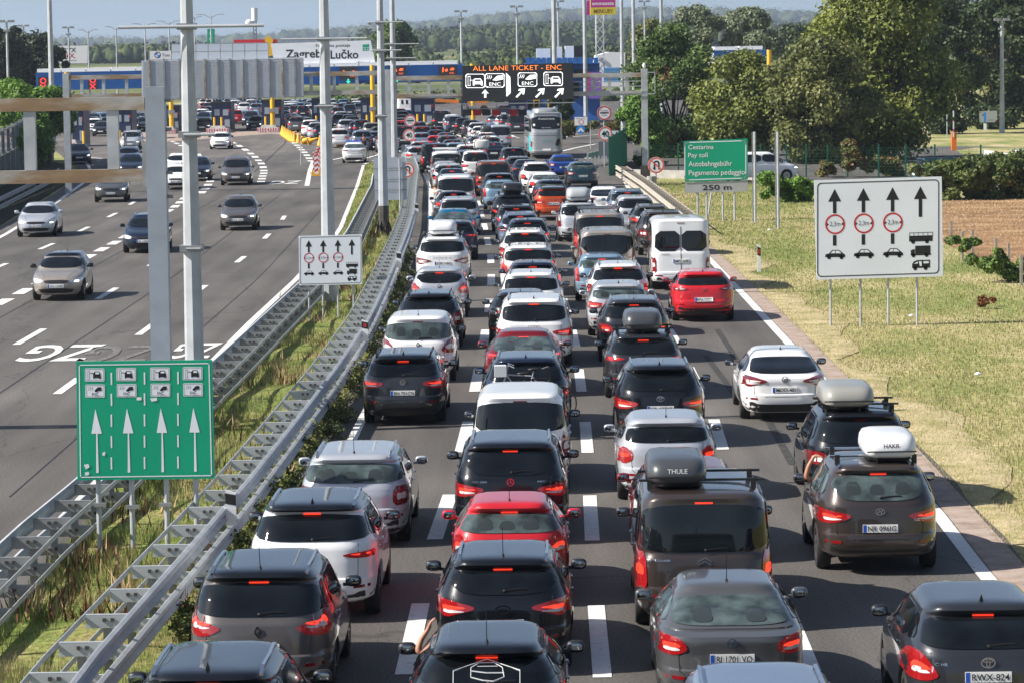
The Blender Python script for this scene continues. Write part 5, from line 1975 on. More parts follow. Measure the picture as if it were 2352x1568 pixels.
# green lane sign
B = Board('green_lane_sign', 52.6, [(175, 830), (487, 826), (493, 1098), (178, 1102)], 'green sign with four white arrows and white lane pictograms in the left foreground', m=M_sgreen)
B.line([(182, 838), (480, 834), (486, 1091), (185, 1095)], 2.5, M_swhite, close=True, name='border')
for i, x in enumerate((218, 290.5, 368, 443)):
    dx = 1.5
    B.poly('arrow', [[(x + 1, 938 - i), (x + 16, 995 - i), (x + 6, 995 - i), (x + 9, 1085 - i), (x + 3, 1085 - i), (x + 3, 995 - i), (x - 8, 995 - i)]], M_swhite)
    y = 845 - i * 1.0
    B.poly('pictogram_plate', [rr(x - 23, y, x + 22, y + 30, 3), rr(x - 22, y + 37, x + 23, y + 67, 3)], M_swhite, lift=1)
    B.line(rr(x - 21, y + 2, x + 20, y + 28, 2), .9, M_ink, close=True, lift=2, name='plate_border')
    B.line(rr(x - 20, y + 39, x + 21, y + 65, 2), .9, M_ink, close=True, lift=2, name='plate_border')
    B.line([(x - 16, y + 6), (x - 12, y + 6), (x - 12, y + 25), (x - 16, y + 25)], .8, M_ink, close=True, lift=2, name='barrier_symbol')
    B.poly('car_symbol', [[(x - 4, y + 12), (x + 0, y + 7), (x + 10, y + 7), (x + 13, y + 14), (x + 14, y + 22), (x + 11, y + 25), (x + 9, y + 22), (x + 0, y + 22), (x - 2, y + 25), (x - 4, y + 22)], [(x - 11, y + 10.4), (x + 2, y + 10.4), (x + 2, y + 12.0), (x - 11, y + 12.0)]], M_ink, lift=2)
    B.poly('car_window', [[(x + 1.5, y + 8.8), (x + 9, y + 8.8), (x + 10.5, y + 13), (x + 1, y + 13)]], M_swhite, lift=3)
    B.poly('car_symbol', [[(x - 1, y + 52), (x + 2, y + 48), (x + 7, y + 43), (x + 15, y + 43), (x + 15, y + 51), (x + 6, y + 52)], [(x + 0, y + 50), (x + 6, y + 50), (x + 6, y + 54), (x + 0, y + 54)]], M_ink, lift=2)
    for j in range(3):
        B.line([(x - 14 + j * 4, y + 43), (x - 13 + j * 4, y + 46), (x - 15 + j * 4, y + 50)], .9, M_ink, lift=2, name='wave_symbol')
    B.text('ENC', x + 1, y + 59, 6.5, M_ink, wpx=15, bold=.02, lift=3)
for i, x in enumerate((254, 330, 407)):
    for y in (855, 903, 951, 1000, 1049):
        if y > 1040 and i > 5: continue
        B.poly('lane_dash', [[(x, y - i), (x + 3.4, y - i), (x + 4, y + 28 - i), (x + .6, y + 28 - i)]], M_swhite)
B.poly('sticker', [[(193, 1066), (203, 1064), (206, 1072), (197, 1076)], [(195, 1084), (204, 1082), (205, 1089), (196, 1091)], [(236, 1038), (242, 1036), (241, 1045), (235, 1045)], [(345, 914), (360, 912), (361, 919), (348, 921)], [(314, 911), (325, 911), (325, 918), (314, 918)]], M_white, lift=2)
B.posts([(230, 1275), (304, 1277), (381, 1280), (451, 1276)], r=.042)
for x, y in ((228, 1160), (303, 1165), (378, 1160)):
    p = atd(x, y, 52.55) - B.o
    MB().box(p + Vector((0, .1, 0)), (.20, .05, .06)).build('clamp', M_galvd, B.root)

# toll information sign
B = Board('toll_information_sign', 154, [(1570, 325), (1717, 319), (1718, 413), (1573, 419)], 'green sign reading Cestarina and Pay toll with a grey 250 m plate beneath', m=M_sgreen)
B.line(rr(1573, 328, 1713, 414, 8, sk=-.03), 2.2, M_swhite, close=True, name='border')
for t_, y, w_ in (('Cestarina', 339, 60), ('Pay toll', 359, 46), ('Autobahngebühr', 379.5, 103), ('Pagamento pedaggio', 400, 133)):
    B.text(t_, 1580 + w_ / 2, y - w_ * .012, 10.5 if 'g' not in t_ else 12, M_white, wpx=w_ * .97, bold=.008)
B.poly('distance_plate', [[(1573, 421), (1718, 415), (1719, 440), (1573, 444)]], mat('plate_grey', (.42, .43, .42), .5, var=.15, vscale=1), lift=-8)
B.text('250 m', 1647, 431, 12, M_ink, wpx=67, bold=.02, lift=-6)
B.posts([(1587, 493), (1612, 497), (1663, 508), (1700, 515)], r=.05)
for x, y, w_ in ((1625, 502, .045), (1735, 512, .06), (1788, 524, .06)):
    b = at(x, y)
    r = empty('bare_post', b)
    tag(r, {1625: 'short leaning bare post under the green toll sign', 1735: 'tall bare grey twin post right of the green toll sign', 1788: 'tall bare grey post farther right of the green toll sign'}[x], 'post')
    hh = {1625: 1.2, 1735: 4.1, 1788: 4.2}[x]
    MB().cyl((0, 0, -.1), (.0 if hh > 2 else .2, 0, hh), w_, n=10).build('tube', M_galv, r, smooth=True)
    if hh > 2: MB().box((-.10, .02, hh / 2), (.05, .06, hh)).build('rail', M_galvd, r)

# ------------------------------------------------------------------ gantries
def gantry_near():
    r = empty('gantry', (-7.35, 70, 0))
    tag(r, 'near gantry of rusty beams on a thick square post at the left', 'gantry')
    Y = 70
    MB().box((0, 0, 3.62), (.40, .40, 7.24)).build('post', mat('gantry_post_zinc', (.33, .37, .42), .5, .3, var=.14, vscale=1.6), r)
    L = 17.5
    for z in (6.90, 5.40):
        MB().box((-.22 - L / 2, 0, z), (L, .26, .27)).build('beam', M_rust, r)
    for i in range(9):
        MB().box((-.90 - i * 1.73, 0, 6.15), (.24, .20, 1.22)).build('strut', M_galv, r)
    mb = MB()
    for z in (6.95, 6.35, 5.45, 4.95): mb.box((.26, .0, z), (.12, .10, .07))
    mb.build('bolts', M_galvd, r)
    MB().box((-.24, 0, 5.62), (.1, .28, .9)).build('flange', M_galvd, r)
    MB().box((-.2 - L, 0, 3.6), (.40, .40, 7.2)).build('post', M_galv, r)


gantry_near()
YG = 196.0
SG = YG / FPX


def gz(x, y): return atd(x, y, YG)


def gantry_far(name, xl, xr, y_top, label, posts, inner, h=9, rails_=True):
    a = gz(*xl)
    r = empty(name, (a.x, YG, 0))
    tag(r, label, 'gantry')
    b = gz(*xr)
    L = b.x - a.x
    z1_, z2_ = a.z, a.z + y_top
    for z in (z1_, z2_): MB().box((L / 2, 0, z), (L, .30, .26)).build('beam', M_rust, r)
    for px_ in inner:
        x = (gz(px_, 200).x - a.x)
        MB().box((x, 0, (z1_ + z2_) / 2), (.18, .18, z1_ - z2_ - .26)).build('strut', M_galv, r)
    for px_, top in posts:
        x = gz(px_, 200).x - a.x
        MB().box((x, 0, (z1_ + top) / 2), (.36, .36, z1_ + top)).build('post', M_galv, r)
    if rails_:
        for k, zz in enumerate((.34, .62)):
            MB().box((L / 2, -.35, z1_ + (z2_ - z1_) * zz), (L, .04, .04)).build('hand_rail', M_galv, r)
    return r, a


r, a = gantry_far('gantry', (155, 179), (880, 168), -.98 - .12, 'far gantry over the oncoming lanes carrying large grey sign backs', [(152, .25), (889, .2)], [188, 238, 291, 350, 407, 470, 540, 600, 660, 715, 768, 820], rails_=False)
r, a = gantry_far('gantry', (895, 181), (1478, 171), -1.05, 'far gantry over the queueing lanes carrying the electronic display', [(1480, .35)], [940, 985, 1030, 1440, 1400, 1365])
MB().box((gz(1480, 200).x - a.x, 0, .55), (.55, .55, 1.15)).box((gz(1480, 200).x - a.x, 0, .1), (1.0, 1.0, .3)).build('dark_foot', mat('bitumen_base', (.06, .05, .045), .8), r)
MB().box((gz(1480, 200).x - a.x - .38, -.1, 2.0), (.28, .3, .62)).build('switch_box', mat('box_beige', (.48, .46, .40), .5), r)
MB().ell((gz(1480, 200).x - a.x, 0, gz(1480, 151).z), (.10, .10, .16)).build('beacon', M_white, r)
x = gz(1480, 200).x - a.x
mb = MB()
for zz in (6.55, 5.3): mb.bar((x, -.3, zz), (x + .6, -.3, zz), .05)
mb.bar((x + .6, -.3, 6.55), (x + .6, -.3, 5.3), .05)
mb.build('platform_rail', M_galv, r)
B = Board('electronic_display', YG - .7, [(1062, 152), (1315, 145), (1318, 228), (1062, 234)], 'dark electronic board reading ALL LANE TICKET - ENC above the queue', cat='display', thick=.35, m=mat('display_black', (.022, .024, .026), .5, var=.15, vscale=8))
M_amber = mat('amber_led', (.8, .25, .05), .5, emit=(1, .22, .04), es=.9)
M_wled = mat('white_led', (.8, .8, .8), .5, emit=(1, 1, 1), es=.75)
B.text('ALL LANE TICKET - ENC', 1188, 156.5, 11.5, M_amber, wpx=203, bold=-.012)
for x, t_ in ((1070, 'c'), (1115, 'e'), (1190, 'e'), (1249, 'c')):
    yy = 171 - (x - 1070) * .026
    B.line(rr(x, yy, x + 43, yy + 31, 5), 1.3, M_wled, close=True, name='pictogram_frame')
    if t_ == 'e':
        B.text('ENC', x + 22, yy + 24, 8, M_wled, wpx=26)
        B.poly('car_symbol', [[(x + 16, yy + 15), (x + 20, yy + 11), (x + 27, yy + 5), (x + 40, yy + 4), (x + 41, yy + 13), (x + 26, yy + 16)]], M_wled)
        for j in range(3): B.line([(x + 5 + j * 4, yy + 4), (x + 6 + j * 4, yy + 8), (x + 3 + j * 4, yy + 12)], 1, M_wled, name='wave_symbol')
    else:
        B.line([(x + 5, yy + 5), (x + 10, yy + 5), (x + 10, yy + 26), (x + 5, yy + 26)], 1, M_wled, close=True, name='barrier_symbol')
        B.line([(x + 10, yy + 14), (x + 20, yy + 14)], 1, M_wled)
        B.poly('car_symbol', [[(x + 16, yy + 16), (x + 20, yy + 10), (x + 34, yy + 10), (x + 38, yy + 16), (x + 39, yy + 26), (x + 35, yy + 26), (x + 34, yy + 23), (x + 21, yy + 23), (x + 20, yy + 26), (x + 16, yy + 26)]], M_wled)
        B.poly('car_window', [[(x + 21, yy + 12), (x + 33, yy + 12), (x + 35, yy + 16), (x + 20, yy + 16)]], M_ink, lift=2)
B.poly('lane_wedge', [[(1162, 168), (1165, 170), (1172, 178), (1173, 214), (1165, 222), (1163, 222)]], M_wled)
B.poly('arrow', [[(1114, 206), (1123, 216), (1117, 214), (1117, 225), (1112, 225), (1112, 214), (1106, 216)]], M_wled)
for x in (1184, 1229, 1273):
    B.poly('arrow', [[(x + 0, 223), (x + 14, 209), (x + 6, 209), (x + 8, 205), (x + 22, 203), (x + 20, 217), (x + 16, 218), (x + 17, 211), (x + 4, 225)]], M_wled)
MB().box((0, -.02, atd(1190, 238, B.Y).z), (6.6, .9, .05)).build('catwalk', M_galvd, B.root)
# grey backs of the oncoming signs
B = Board('direction_sign', YG - .5, [(325, 140), (697, 132), (698, 224), (326, 231)], 'wide ribbed grey back of a direction sign on the far gantry', thick=.12, m=mat('sheet_pale', (.52, .55, .60), .45, .2, var=.06))
mb = MB()
for k in range(26):
    y = 142 + k * 3.4
    p0, p1 = B.P(327, y, 0), B.P(697, y - 7, 0)
    mb.bar(p0 + Vector((0, -.03, 0)), p1 + Vector((0, -.03, 0)), .09, .05)
mb.build('ribs', mat('sheet_pale', (.52, .55, .60)), B.root)
for i, x in enumerate((343, 377, 412, 470, 500, 528, 556, 589, 618, 648, 677)):
    MB().bar(B.P(x, 135, 25), B.P(x + 2, 230, 25), .07, .10).build('upright', M_rust if i % 3 == 0 else M_galvd, B.root)

for i, (x, y) in enumerate([(3005, 903), (3820, 1467), (520, 2230), (1250, 1530), (3560, 1240)]):
    p = at(x / 1.7007, y / 1.7007)
    o = MB().ell((0, 0, 0), (.10, .07, .05), n=7, m=5, sq=1.4).build('litter', M_white)
    o.location = p + Vector((0, 0, .05))
    tag(o, 'scrap of white litter lying in the grass', 'litter', 'scraps of litter')
# ------------------------------------------------------------------ toll plaza
def boxpx(mb, x0, y0, x1, y1, Y, depth, o, mi=0):
    a, b = atd(x0, (y0 + y1) / 2, Y), atd(x1, (y0 + y1) / 2, Y)
    t, u = atd((x0 + x1) / 2, y0, Y), atd((x0 + x1) / 2, y1, Y)
    mb.box(((a.x + b.x) / 2 - o.x, Y + depth / 2 - o.y, (t.z + u.z) / 2 - o.z), (b.x - a.x, depth, t.z - u.z), mi=mi)
    return mb


YP = 352.0
M_bluec = mat('cladding_blue', (.015, .13, .46), .4, var=.12, vscale=.5)
M_navy = mat('booth_navy', (.012, .022, .075), .45, var=.15)
M_disp = mat('display_black', (.02, .02, .02), .5)
M_rled = mat('red_led', (.8, .02, .02), .5, emit=(1, .03, .04), es=1.1)
M_gled = mat('green_led', (.0, .5, .2), .5, emit=(.05, .9, .4), es=.8)
M_oled = mat('orange_led', (.8, .1, .02), .5, emit=(1, .12, .02), es=.9)


def canopy(x0, x1, yt0, yt1, yb0, yb1, Y, label):
    a, b = atd(x0, yt0, Y), atd(x1, yt1, Y)
    c, d = atd(x0, yb0, Y), atd(x1, yb1, Y)
    r = empty('toll_canopy', (a.x, Y, 0))
    tag(r, label, 'toll canopy')
    mb = MB()
    n = 12
    for k in range(n):     # ribbed fascia
        t0, t1 = k / n, (k + .55) / n
        for (u0, u1, dy) in ((t0, t1, 0), (t1, (k + 1) / n, .22)):
            zl0, zl1 = a.z + (c.z - a.z) * u0, a.z + (c.z - a.z) * u1
            zr0, zr1 = b.z + (d.z - b.z) * u0, b.z + (d.z - b.z) * u1
            mb.add([(0, dy, zl0), (b.x - a.x, dy, zr0), (b.x - a.x, dy, zr1), (0, dy, zl1)], [(0, 1, 2, 3)])
            if dy == 0: mb.add([(0, 0, zl1), (b.x - a.x, 0, zr1), (b.x - a.x, .22, zr1), (0, .22, zl1)], [(0, 1, 2, 3)])
    mb.build('fascia', M_bluec, r)
    mb = MB()
    L = b.x - a.x
    mb.add([(0, .24, a.z), (L, .24, b.z), (L, .24, d.z), (0, .24, c.z), (0, 11, a.z), (L, 11, b.z), (L, 11, d.z), (0, 11, c.z)],
           [(0, 1, 2, 3), (7, 6, 5, 4), (0, 4, 5, 1), (3, 2, 6, 7), (1, 5, 6, 2), (0, 3, 7, 4)])
    mb.build('roof', mat('roof_grey', (.42, .43, .44), .6, .2), r)
    mb = MB()
    for k in range(int(L / 2.6)):
        x = 1.3 + k * 2.6
        z = a.z + (b.z - a.z) * x / L
        mb.box((x, 4, z + .22), (2.45, 7, .36))
    mb.build('skylights', M_white, r)
    return r


canopy(82, 1062, 168, 148, 209, 187, YP, 'long blue ribbed toll canopy with lane signal displays spanning the plaza')
canopy(1640, 1765, 117, 114, 150, 148, YP, 'piece of blue canopy seen through the trees on the right')


def panel(name, x0, y0, x1, y1, Y, label, m, cat='sign', thick=.25, sk=-.015):
    return Board(name, Y, [(x0, y0), (x1, y0 + sk * (x1 - x0)), (x1, y1 + sk * (x1 - x0)), (x0, y1)], label, cat=cat, thick=thick, m=m)


for i, (x0, x1, y0, y1) in enumerate([(87, 111, 178, 208), (202, 224, 176, 206)]):
    B = panel('lane_signal', x0, y0, x1, y1, YP - .6, ['red ring and cross lane signal at the left end of the blue canopy', 'second red ring and cross lane signal from the left, on the blue canopy'][i], M_disp, 'lane signal')
    cx = (x0 + x1) / 2
    B.ring(cx, y0 + 8.5, 7, 2.2, M_rled, name='red_ring')
    B.line([(cx - 5, y0 + 18), (cx + 5, y0 + 28)], 2.2, M_rled, name='red_cross')
    B.line([(cx + 5, y0 + 18), (cx - 5, y0 + 28)], 2.2, M_rled, name='red_cross')
for i, (x0, x1, y0, y1, gx) in enumerate([(780, 822, 154, 184, 800), (892, 932, 152, 175, 912), (1008, 1050, 151, 174, 1029)]):
    B = panel('lane_signal', x0, y0, x1, y1, YP - .6, ['lane display with orange pictogram left of the two tall poles, over the booths', 'lane display with orange pictogram right of the two tall poles', 'lane display with orange pictogram just left of the big electronic board'][i], M_disp, 'lane signal')
    cx, cy = (x0 + x1) / 2 - 6, (y0 + y1) / 2 - 2
    B.poly('orange_pictogram', [[(cx - 7, cy - 5), (cx - 4, cy - 5), (cx - 4, cy + 6), (cx - 7, cy + 6)], [(cx - 2, cy + 1), (cx + 4, cy - 3), (cx + 6, cy + 3), (cx + 1, cy + 5)], [(cx + 10, cy), (cx + 14, cy - 4), (cx + 20, cy - 4), (cx + 20, cy + 1), (cx + 12, cy + 2)]], M_oled)
    B.text('ENC', cx + 15, cy + 8, 4, M_oled, wpx=10)
    B.poly('green_arrow', [[(gx - 1.5, y1 - 2 if i == 0 else y1 + 6), (gx + 1.5, y1 - 2 if i == 0 else y1 + 6), (gx + 1.5, y1 + 3 if i == 0 else y1 + 9), (gx + 5, y1 + 3 if i == 0 else y1 + 9), (gx, y1 + 9 if i == 0 else y1 + 14), (gx - 5, y1 + 3 if i == 0 else y1 + 9), (gx - 1.5, y1 + 3 if i == 0 else y1 + 9)]], M_gled, lift=2)

# columns, booths, islands
for i, (x, yt, yb) in enumerate([(158, 167, 330), (394.5, 160, 298), (626.5, 155, 288), (857, 150, 280), (1087, 147, 277), (1768, 115, 300)]):
    p = at(x, yb)
    p = atd(x, yb, YP - 3 if i else 262)
    t = atd(x, yt, p.y)
    r = empty('yellow_column', (p.x, p.y, 0))
    tag(r, 'yellow toll column, ' + ['leftmost, next to the noise barrier', 'behind the near gantry post', 'in the middle of the grey sign backs', 'between the tall poles', 'under the left edge of the electronic board', 'glimpsed through the right trees'][i], 'column', 'yellow toll columns')
    MB().cyl((0, 0, 0), (0, 0, t.z), .24, n=14).build('shaft', M_yellow, r, smooth=True)
    MB().box((0, -.1, 2.2), (.7, .5, .35)).build('barrier_box', M_galvd, r)
BO = [(167, 193, 252, 300), (264, 304, 250, 300), (383, 413, 246, 297), (487, 532, 238, 292), (602, 647, 233, 286), (717, 746, 229, 280), (829, 863, 228, 279), (945, 998, 227, 279), (1168, 1210, 231, 268), (1062, 1073, 228, 266)]
BN = ['far left booth beside the leftmost yellow column', 'booth behind the struts of the near gantry', 'booth just right of the near gantry post', 'booth right of the octagonal pole, above the first chevron island',
      'booth behind the third yellow column', 'booth just left of the second octagonal pole', 'booth between the octagonal poles', 'booth with yellow frame beside the caravan', 'booth just behind the coach', 'narrow dark pillar booth under the electronic board']
for i, (x0, x1, y0, y1) in enumerate(BO):
    Yb = YP - 2 if i else 300
    if i == 1: Yb = 325
    a = atd((x0 + x1) / 2, y1, Yb)
    r = empty('toll_booth', (a.x, Yb, 0))
    tag(r, 'dark blue toll ' + BN[i], 'toll booth', 'toll booths')
    w = atd(x1, y1, Yb).x - atd(x0, y1, Yb).x
    h = atd(x0, y0, Yb).z
    MB().box((0, 2, h / 2), (w, 4.5, h)).build('cabin', M_navy, r)
    MB().box((0, 2, h + .06), (w * 1.04, 4.9, .14)).build('roof', M_black, r)
    for sx, ww, c_ in ((-.22, .26, 'w'), (.22, .28, 'w')):
        MB().box((sx * w, -.27, h * .68), (ww * w, .04, h * .22)).build('window', mat('booth_pane', (.30, .34, .40), .15, spec=.6), r)
    MB().box((.41 * w, -.28, h * .75), (.10 * w, .05, h * .12)).build('stop_lamp', mat('dull_red', (.25, .02, .02), .5), r)
    MB().box((.30 * w, -.32, h * .28), (.26 * w, .3, h * .30)).build('ticket_machine', M_sgrey, r)
    # island
    isl = empty('toll_island', (a.x, Yb - 2, 0))
    tag(isl, 'chevron island below the ' + ' '.join(BN[i].split(',')[0].split()[:10]), 'traffic island', 'toll islands')
    MB().add([(-w * .55, 6, 0), (w * .55, 6, 0), (w * .55, -3.5, 0), (-w * .55, -3.5, 0), (-w * .5, 6, .25), (w * .5, 6, .25), (w * .35, -3.0, .75), (-w * .35, -3.0, .75)],
             [(4, 5, 6, 7), (0, 4, 7, 3), (1, 2, 6, 5), (3, 7, 6, 2), (0, 1, 5, 4)]).build('kerb', M_conc, isl)
    mb, m2 = MB(), MB()
    m2.box((0, -3.55, .28), (w * 1.12, .06, .44))
    n = 9
    for k in range(n):
        s = w * 1.12 / n
        x = -w * .56 + s * (k + .5)
        d_ = 1 if x > 0 else -1
        if abs(x) < s * .3:
            mb.add([(x - .4 * s, -3.6, .28), (x, -3.6, .48), (x + .4 * s, -3.6, .28), (x, -3.6, .08)], [(0, 1, 2, 3)])
        else:
            mb.add([(x - .25 * s, -3.6, .08), (x + .15 * s, -3.6, .08), (x + .15 * s + d_ * .2 * s, -3.6, .28), (x + .15 * s, -3.6, .48), (x - .25 * s, -3.6, .48), (x - .25 * s + d_ * .2 * s, -3.6, .28)], [(0, 1, 2, 3, 4, 5)])
    m2.build('chevron_board', M_white, isl)
    mb.build('chevrons', mat('chevron_red', (.55, .03, .03), .5), isl)
for x, yt, yb in [(492.6, 263, 291), (509, 257, 291), (610, 258, 286), (727, 253, 280), (843, 252, 278), (959, 251, 279), (974.5, 245, 268), (192, 250, 312), (275, 262, 300)]:
    p = atd(x, yb, YP - 6 if x > 280 else 290)
    r = MB().cyl((0, 0, 0), (0, 0, 1.6), .11, n=8).build('yellow_bollard', M_yellow)
    r.location = (p.x, p.y, 0)
    tag(r, 'thin yellow bollard on the island in front of a toll booth', 'bollard', 'thin yellow bollards')

B = Board('plaza_name_sign', YP + 1, [(622, 101), (851, 93), (863, 152), (632, 157)], 'big pale sign on the canopy reading Zagreb Lučko', m=M_swhite, thick=.3)
B.text('Zagreb', 697, 127, 19, M_ink, wpx=82, bold=.03)
B.text('Lučko', 791, 125, 19, M_ink, wpx=64, bold=.03)
B.text('Naplatna postaja', 765, 106, 7, M_ink, wpx=78, bold=.01)
B.text('Welcome!', 834, 144, 6, M_ink, wpx=30)
B.poly('motorway_shield', [[(833, 103), (848, 102), (848, 109), (833, 110)], [(833, 111), (848, 110), (848, 117), (833, 118)]], M_sgreen)
B.text('A 6', 841, 114, 5, M_white, wpx=11)
B = panel('framed_sign_back', 394, 102, 616, 138, YP + 2, 'grey framed back of a big sign left of the Zagreb Lučko sign', mat('pale_panel', (.42, .48, .56), .5), thick=.2)
B.line([(394, 102), (616, 99), (616, 135), (394, 138)], 1.6, M_galvd, close=True, name='frame')
B.line([(394, 120), (616, 117)], 1.6, M_galvd, name='frame')
for k in range(1, 8): B.line([(394 + k * 28, 102), (394 + k * 28, 137)], 1.6, M_galvd, name='frame')
B = panel('billboard', 344, 118, 393, 138, YP + 30, 'white billboard with round blue and white emblem and the letters Tom', M_white)
B.disc(362, 127, 7.5, M_ink)
B.disc(362, 127, 5.6, M_white, lift=2)
B.poly('emblem', [[(362, 127), (362, 121.6), (357, 123), (356.5, 127)], [(362, 127), (362, 132.4), (367, 131), (367.5, 127)]], M_sblue, lift=3)
B.text('Tom', 381, 127, 7, M_ink, wpx=17)
B = panel('billboard', 133, 106, 201, 147, YP + 60, 'white billboard with black and red lettering ORYX beside the conifers', M_white)
B.text('PORYX', 150, 116, 10, M_ink, wpx=50, bold=.03)
B.text('ORYX.', 152, 129, 10, mat('text_red', (.5, .02, .03), .5), wpx=42, bold=.03)
B.text('ASISTENCIJA', 162, 140, 3, M_ink, wpx=28)
B.posts([(150, 175), (185, 175)], r=.2, zb=0)
B = panel('red_roof_sign', 537, 92, 637, 101, YP + 80, 'red sign board with a yellow figure behind the toll canopy', mat('advert_red', (.6, .02, .03), .5), thick=.6)
B.poly('yellow_shape', [[(608, 92), (613, 84), (618, 84), (628, 92), (626, 100), (627, 128), (614, 130), (612, 104)]], mat('advert_yellow', (.85, .5, .02), .5), lift=20)
B = panel('green_tower_sign', 476, 67, 493, 100, YP + 60, 'tall green pylon sign with white letters, above the sign backs', M_sgreen)
B.text('E', 484.5, 78, 9, M_white)
B.text('C', 484.5, 90, 9, M_white)


def lattice(name, px_, yt, yb, wpx, Y, label, m, head=None):
    a, b = atd(px_, yt, Y), atd(px_, yb, Y)
    w = wpx * Y / FPX / 2
    r = empty(name, (a.x, Y, max(-1, b.z - 2)))
    tag(r, label, 'tower')
    H = a.z - r.location.z
    mb = MB()
    for sx in (-1, 1):
        for sy in (-1, 1): mb.bar((sx * w, sy * w, 0), (sx * w * .8, sy * w * .8, H), .09 * w + .05)
    n = max(4, int(H / (2.2 * w)))
    for k in range(n):
        z0, z1_ = H * k / n, H * (k + 1) / n
        for sy in (-1, 1):
            mb.bar((-w, sy * w, z0), (w * .9, sy * w, z1_), .06 * w + .03)
            mb.bar((w, sy * w, z0), (-w * .9, sy * w, z1_), .06 * w + .03)
            mb.bar((sy * w, -w, z0), (sy * w, w * .9, z1_), .06 * w + .03)
    mb.build('lattice', m, r)
    return r, H


r, H = lattice('antenna_tower', 585, 48, 95, 8, 460, 'slim lattice antenna tower with a white cylinder on top', M_galvd)
MB().cyl((0, 0, H), (0, 0, H + 1.7), .42, n=14).build('antenna_housing', M_white, r, smooth=True)
MB().ell((-.8, 0, H - .3), (.5, .3, .5)).build('dish', M_white, r, smooth=True)
r, H = lattice('sign_tower', 1377, 35, 128, 19, YP + 20, 'white lattice tower carrying a magenta and yellow sign', mat('tower_white', (.62, .64, .66), .5))
B = Board('tower_sign', YP + 17, [(1356, 0), (1414, -1), (1414, 34), (1356, 35)], 'magenta and yellow sign box reading emmezeta MERKURY on the lattice tower', thick=1.5, m=mat('advert_yellow2', (.62, .50, .02), .5))
B.poly('magenta_field', [[(1357, 0), (1413, -1), (1413, 17), (1357, 18)]], mat('advert_magenta', (.42, .02, .22), .5))
B.text('emmezeta', 1385, 9, 8, M_white, wpx=50, bold=.02)
B.text('MERKURY', 1386, 26.5, 9, mat('text_brown', (.2, .05, .02), .5), wpx=44, bold=.02)
B.poly('side_face', [[(1347, 2), (1355, 1), (1355, 35), (1347, 36)]], mat('advert_magenta', (.42, .02, .22), .5), lift=-5)
# plaza lamps
for i, (x, yt, yb, a0, a1) in enumerate([(202.5, 71, 162, 178, 225), (266.5, 64, 162, 241, 290), (332.5, 57, 140, 305, 359), (388, 51, 135, 359, 417), (484, 36, 66, 451, 515), (446, 41, 100, 440, 463)]):
    Yl = YP + 50
    t = atd(x, yt, Yl)
    r = empty('twin_arm_lamp', (t.x, Yl, 0))
    tag(r, 'twin arm street lamp behind the plaza, ' + ['first', 'second', 'third', 'fourth', 'fifth, beside the green pylon', 'half hidden by the thick pole'][i] + (' from the left' if i < 4 else ''), 'street lamp', 'twin arm lamps behind the toll canopy')
    MB().cyl((0, 0, 0), (0, 0, t.z), .14, .07, n=8).build('pole', M_galv, r)
    for xx in (a0, a1):
        e = atd(xx, yt - 2, Yl).x - t.x
        mb = MB().bar((0, 0, t.z - .3), (e * .5, 0, t.z + .1), .08).bar((e * .5, 0, t.z + .1), (e, 0, t.z + .12), .16, .10)
        mb.build('arm', M_galv, r)
for i, (x, yt, yb, Yl, lb) in enumerate([(15, 50, 215, 300, 'floodlight mast in front of the conifers at the far left'), (54, 60, 100, 420, 'small floodlight mast above the conifers'), (157, 64, 167, 400, 'floodlight mast beside the billboard with red lettering'),
                                     (1058.5, 27, 148, YP + 4, 'floodlight mast above the left end of the electronic board'), (1186.5, 16, 148, YP + 4, 'floodlight mast above the middle of the electronic board'),
                                     (1281.5, 4, 115, YP + 30, 'floodlight mast above the white rooftop boxes'), (1480, 4, 95, YP + 60, 'floodlight mast with double heads over the pale trees'), (2301, 46, 340, 300, 'tall floodlight pole at the right beside the parking road')]):
    t = atd(x, yt, Yl)
    r = empty('floodlight_mast', (t.x, Yl, 0))
    tag(r, lb, 'floodlight')
    MB().cyl((0, 0, 0), (0, 0, t.z), .16 if i < 7 else .24, .09 if i < 7 else .15, n=8).build('pole', M_galv, r)
    for sx in (-1, 1):
        MB().box((sx * .42, -.1, t.z + .02), (.55, .45, .22)).build('lamp_head', M_galvd, r)
    MB().box((0, 0, t.z - .8), (.6, .3, .2)).build('lamp_bracket', M_galvd, r)

# service buildings right of the display
r = empty('service_building', (atd(1290, 240, YP + 15).x, YP + 15, 0))
tag(r, 'blue service building with white boxes on the roof behind the electronic board', 'building')
o = r.location
boxpx(MB(), 1206, 146, 1378, 300, YP + 15, 12, o).build('wall', mat('wall_blue', (.02, .10, .34), .6, var=.25, vscale=.6), r)
mb = MB()
for k in range(14): boxpx(mb, 1208 + k * 12, 133, 1218 + k * 12, 147, YP + 14, 1, o)
mb.build('roof_parapet', M_bluec, r)
for x0, x1, y0, y1 in ((1232, 1264, 112, 136), (1274, 1291, 108, 136), (1298, 1318, 106, 134)):
    boxpx(MB(), x0, y0, x1, y1, YP + 17, 3, o).build('roof_unit', M_swhite, r)
boxpx(MB(), 1319, 106, 1341, 131, YP + 17, 3, o).build('black_roof_unit', M_black, r)
for x0, x1 in ((1225, 1240), (1258, 1273)):
    w_ = boxpx(MB(), x0, 229, x1, 258, YP + 14.6, .4, o).build('door_frame', M_yellow, r)
    boxpx(MB(), x0 + 3, 232, x1 - 3, 255, YP + 14.4, .3, o).build('pane', M_glass, w_)
for x0, x1, y0, y1 in ((1212, 1224, 232, 252), (1290, 1300, 165, 185), (1310, 1330, 190, 225), (1320, 1345, 160, 180)):
    boxpx(MB(), x0, y0, x1, y1, YP + 14.5, .4, o).build('window', M_glass, r)
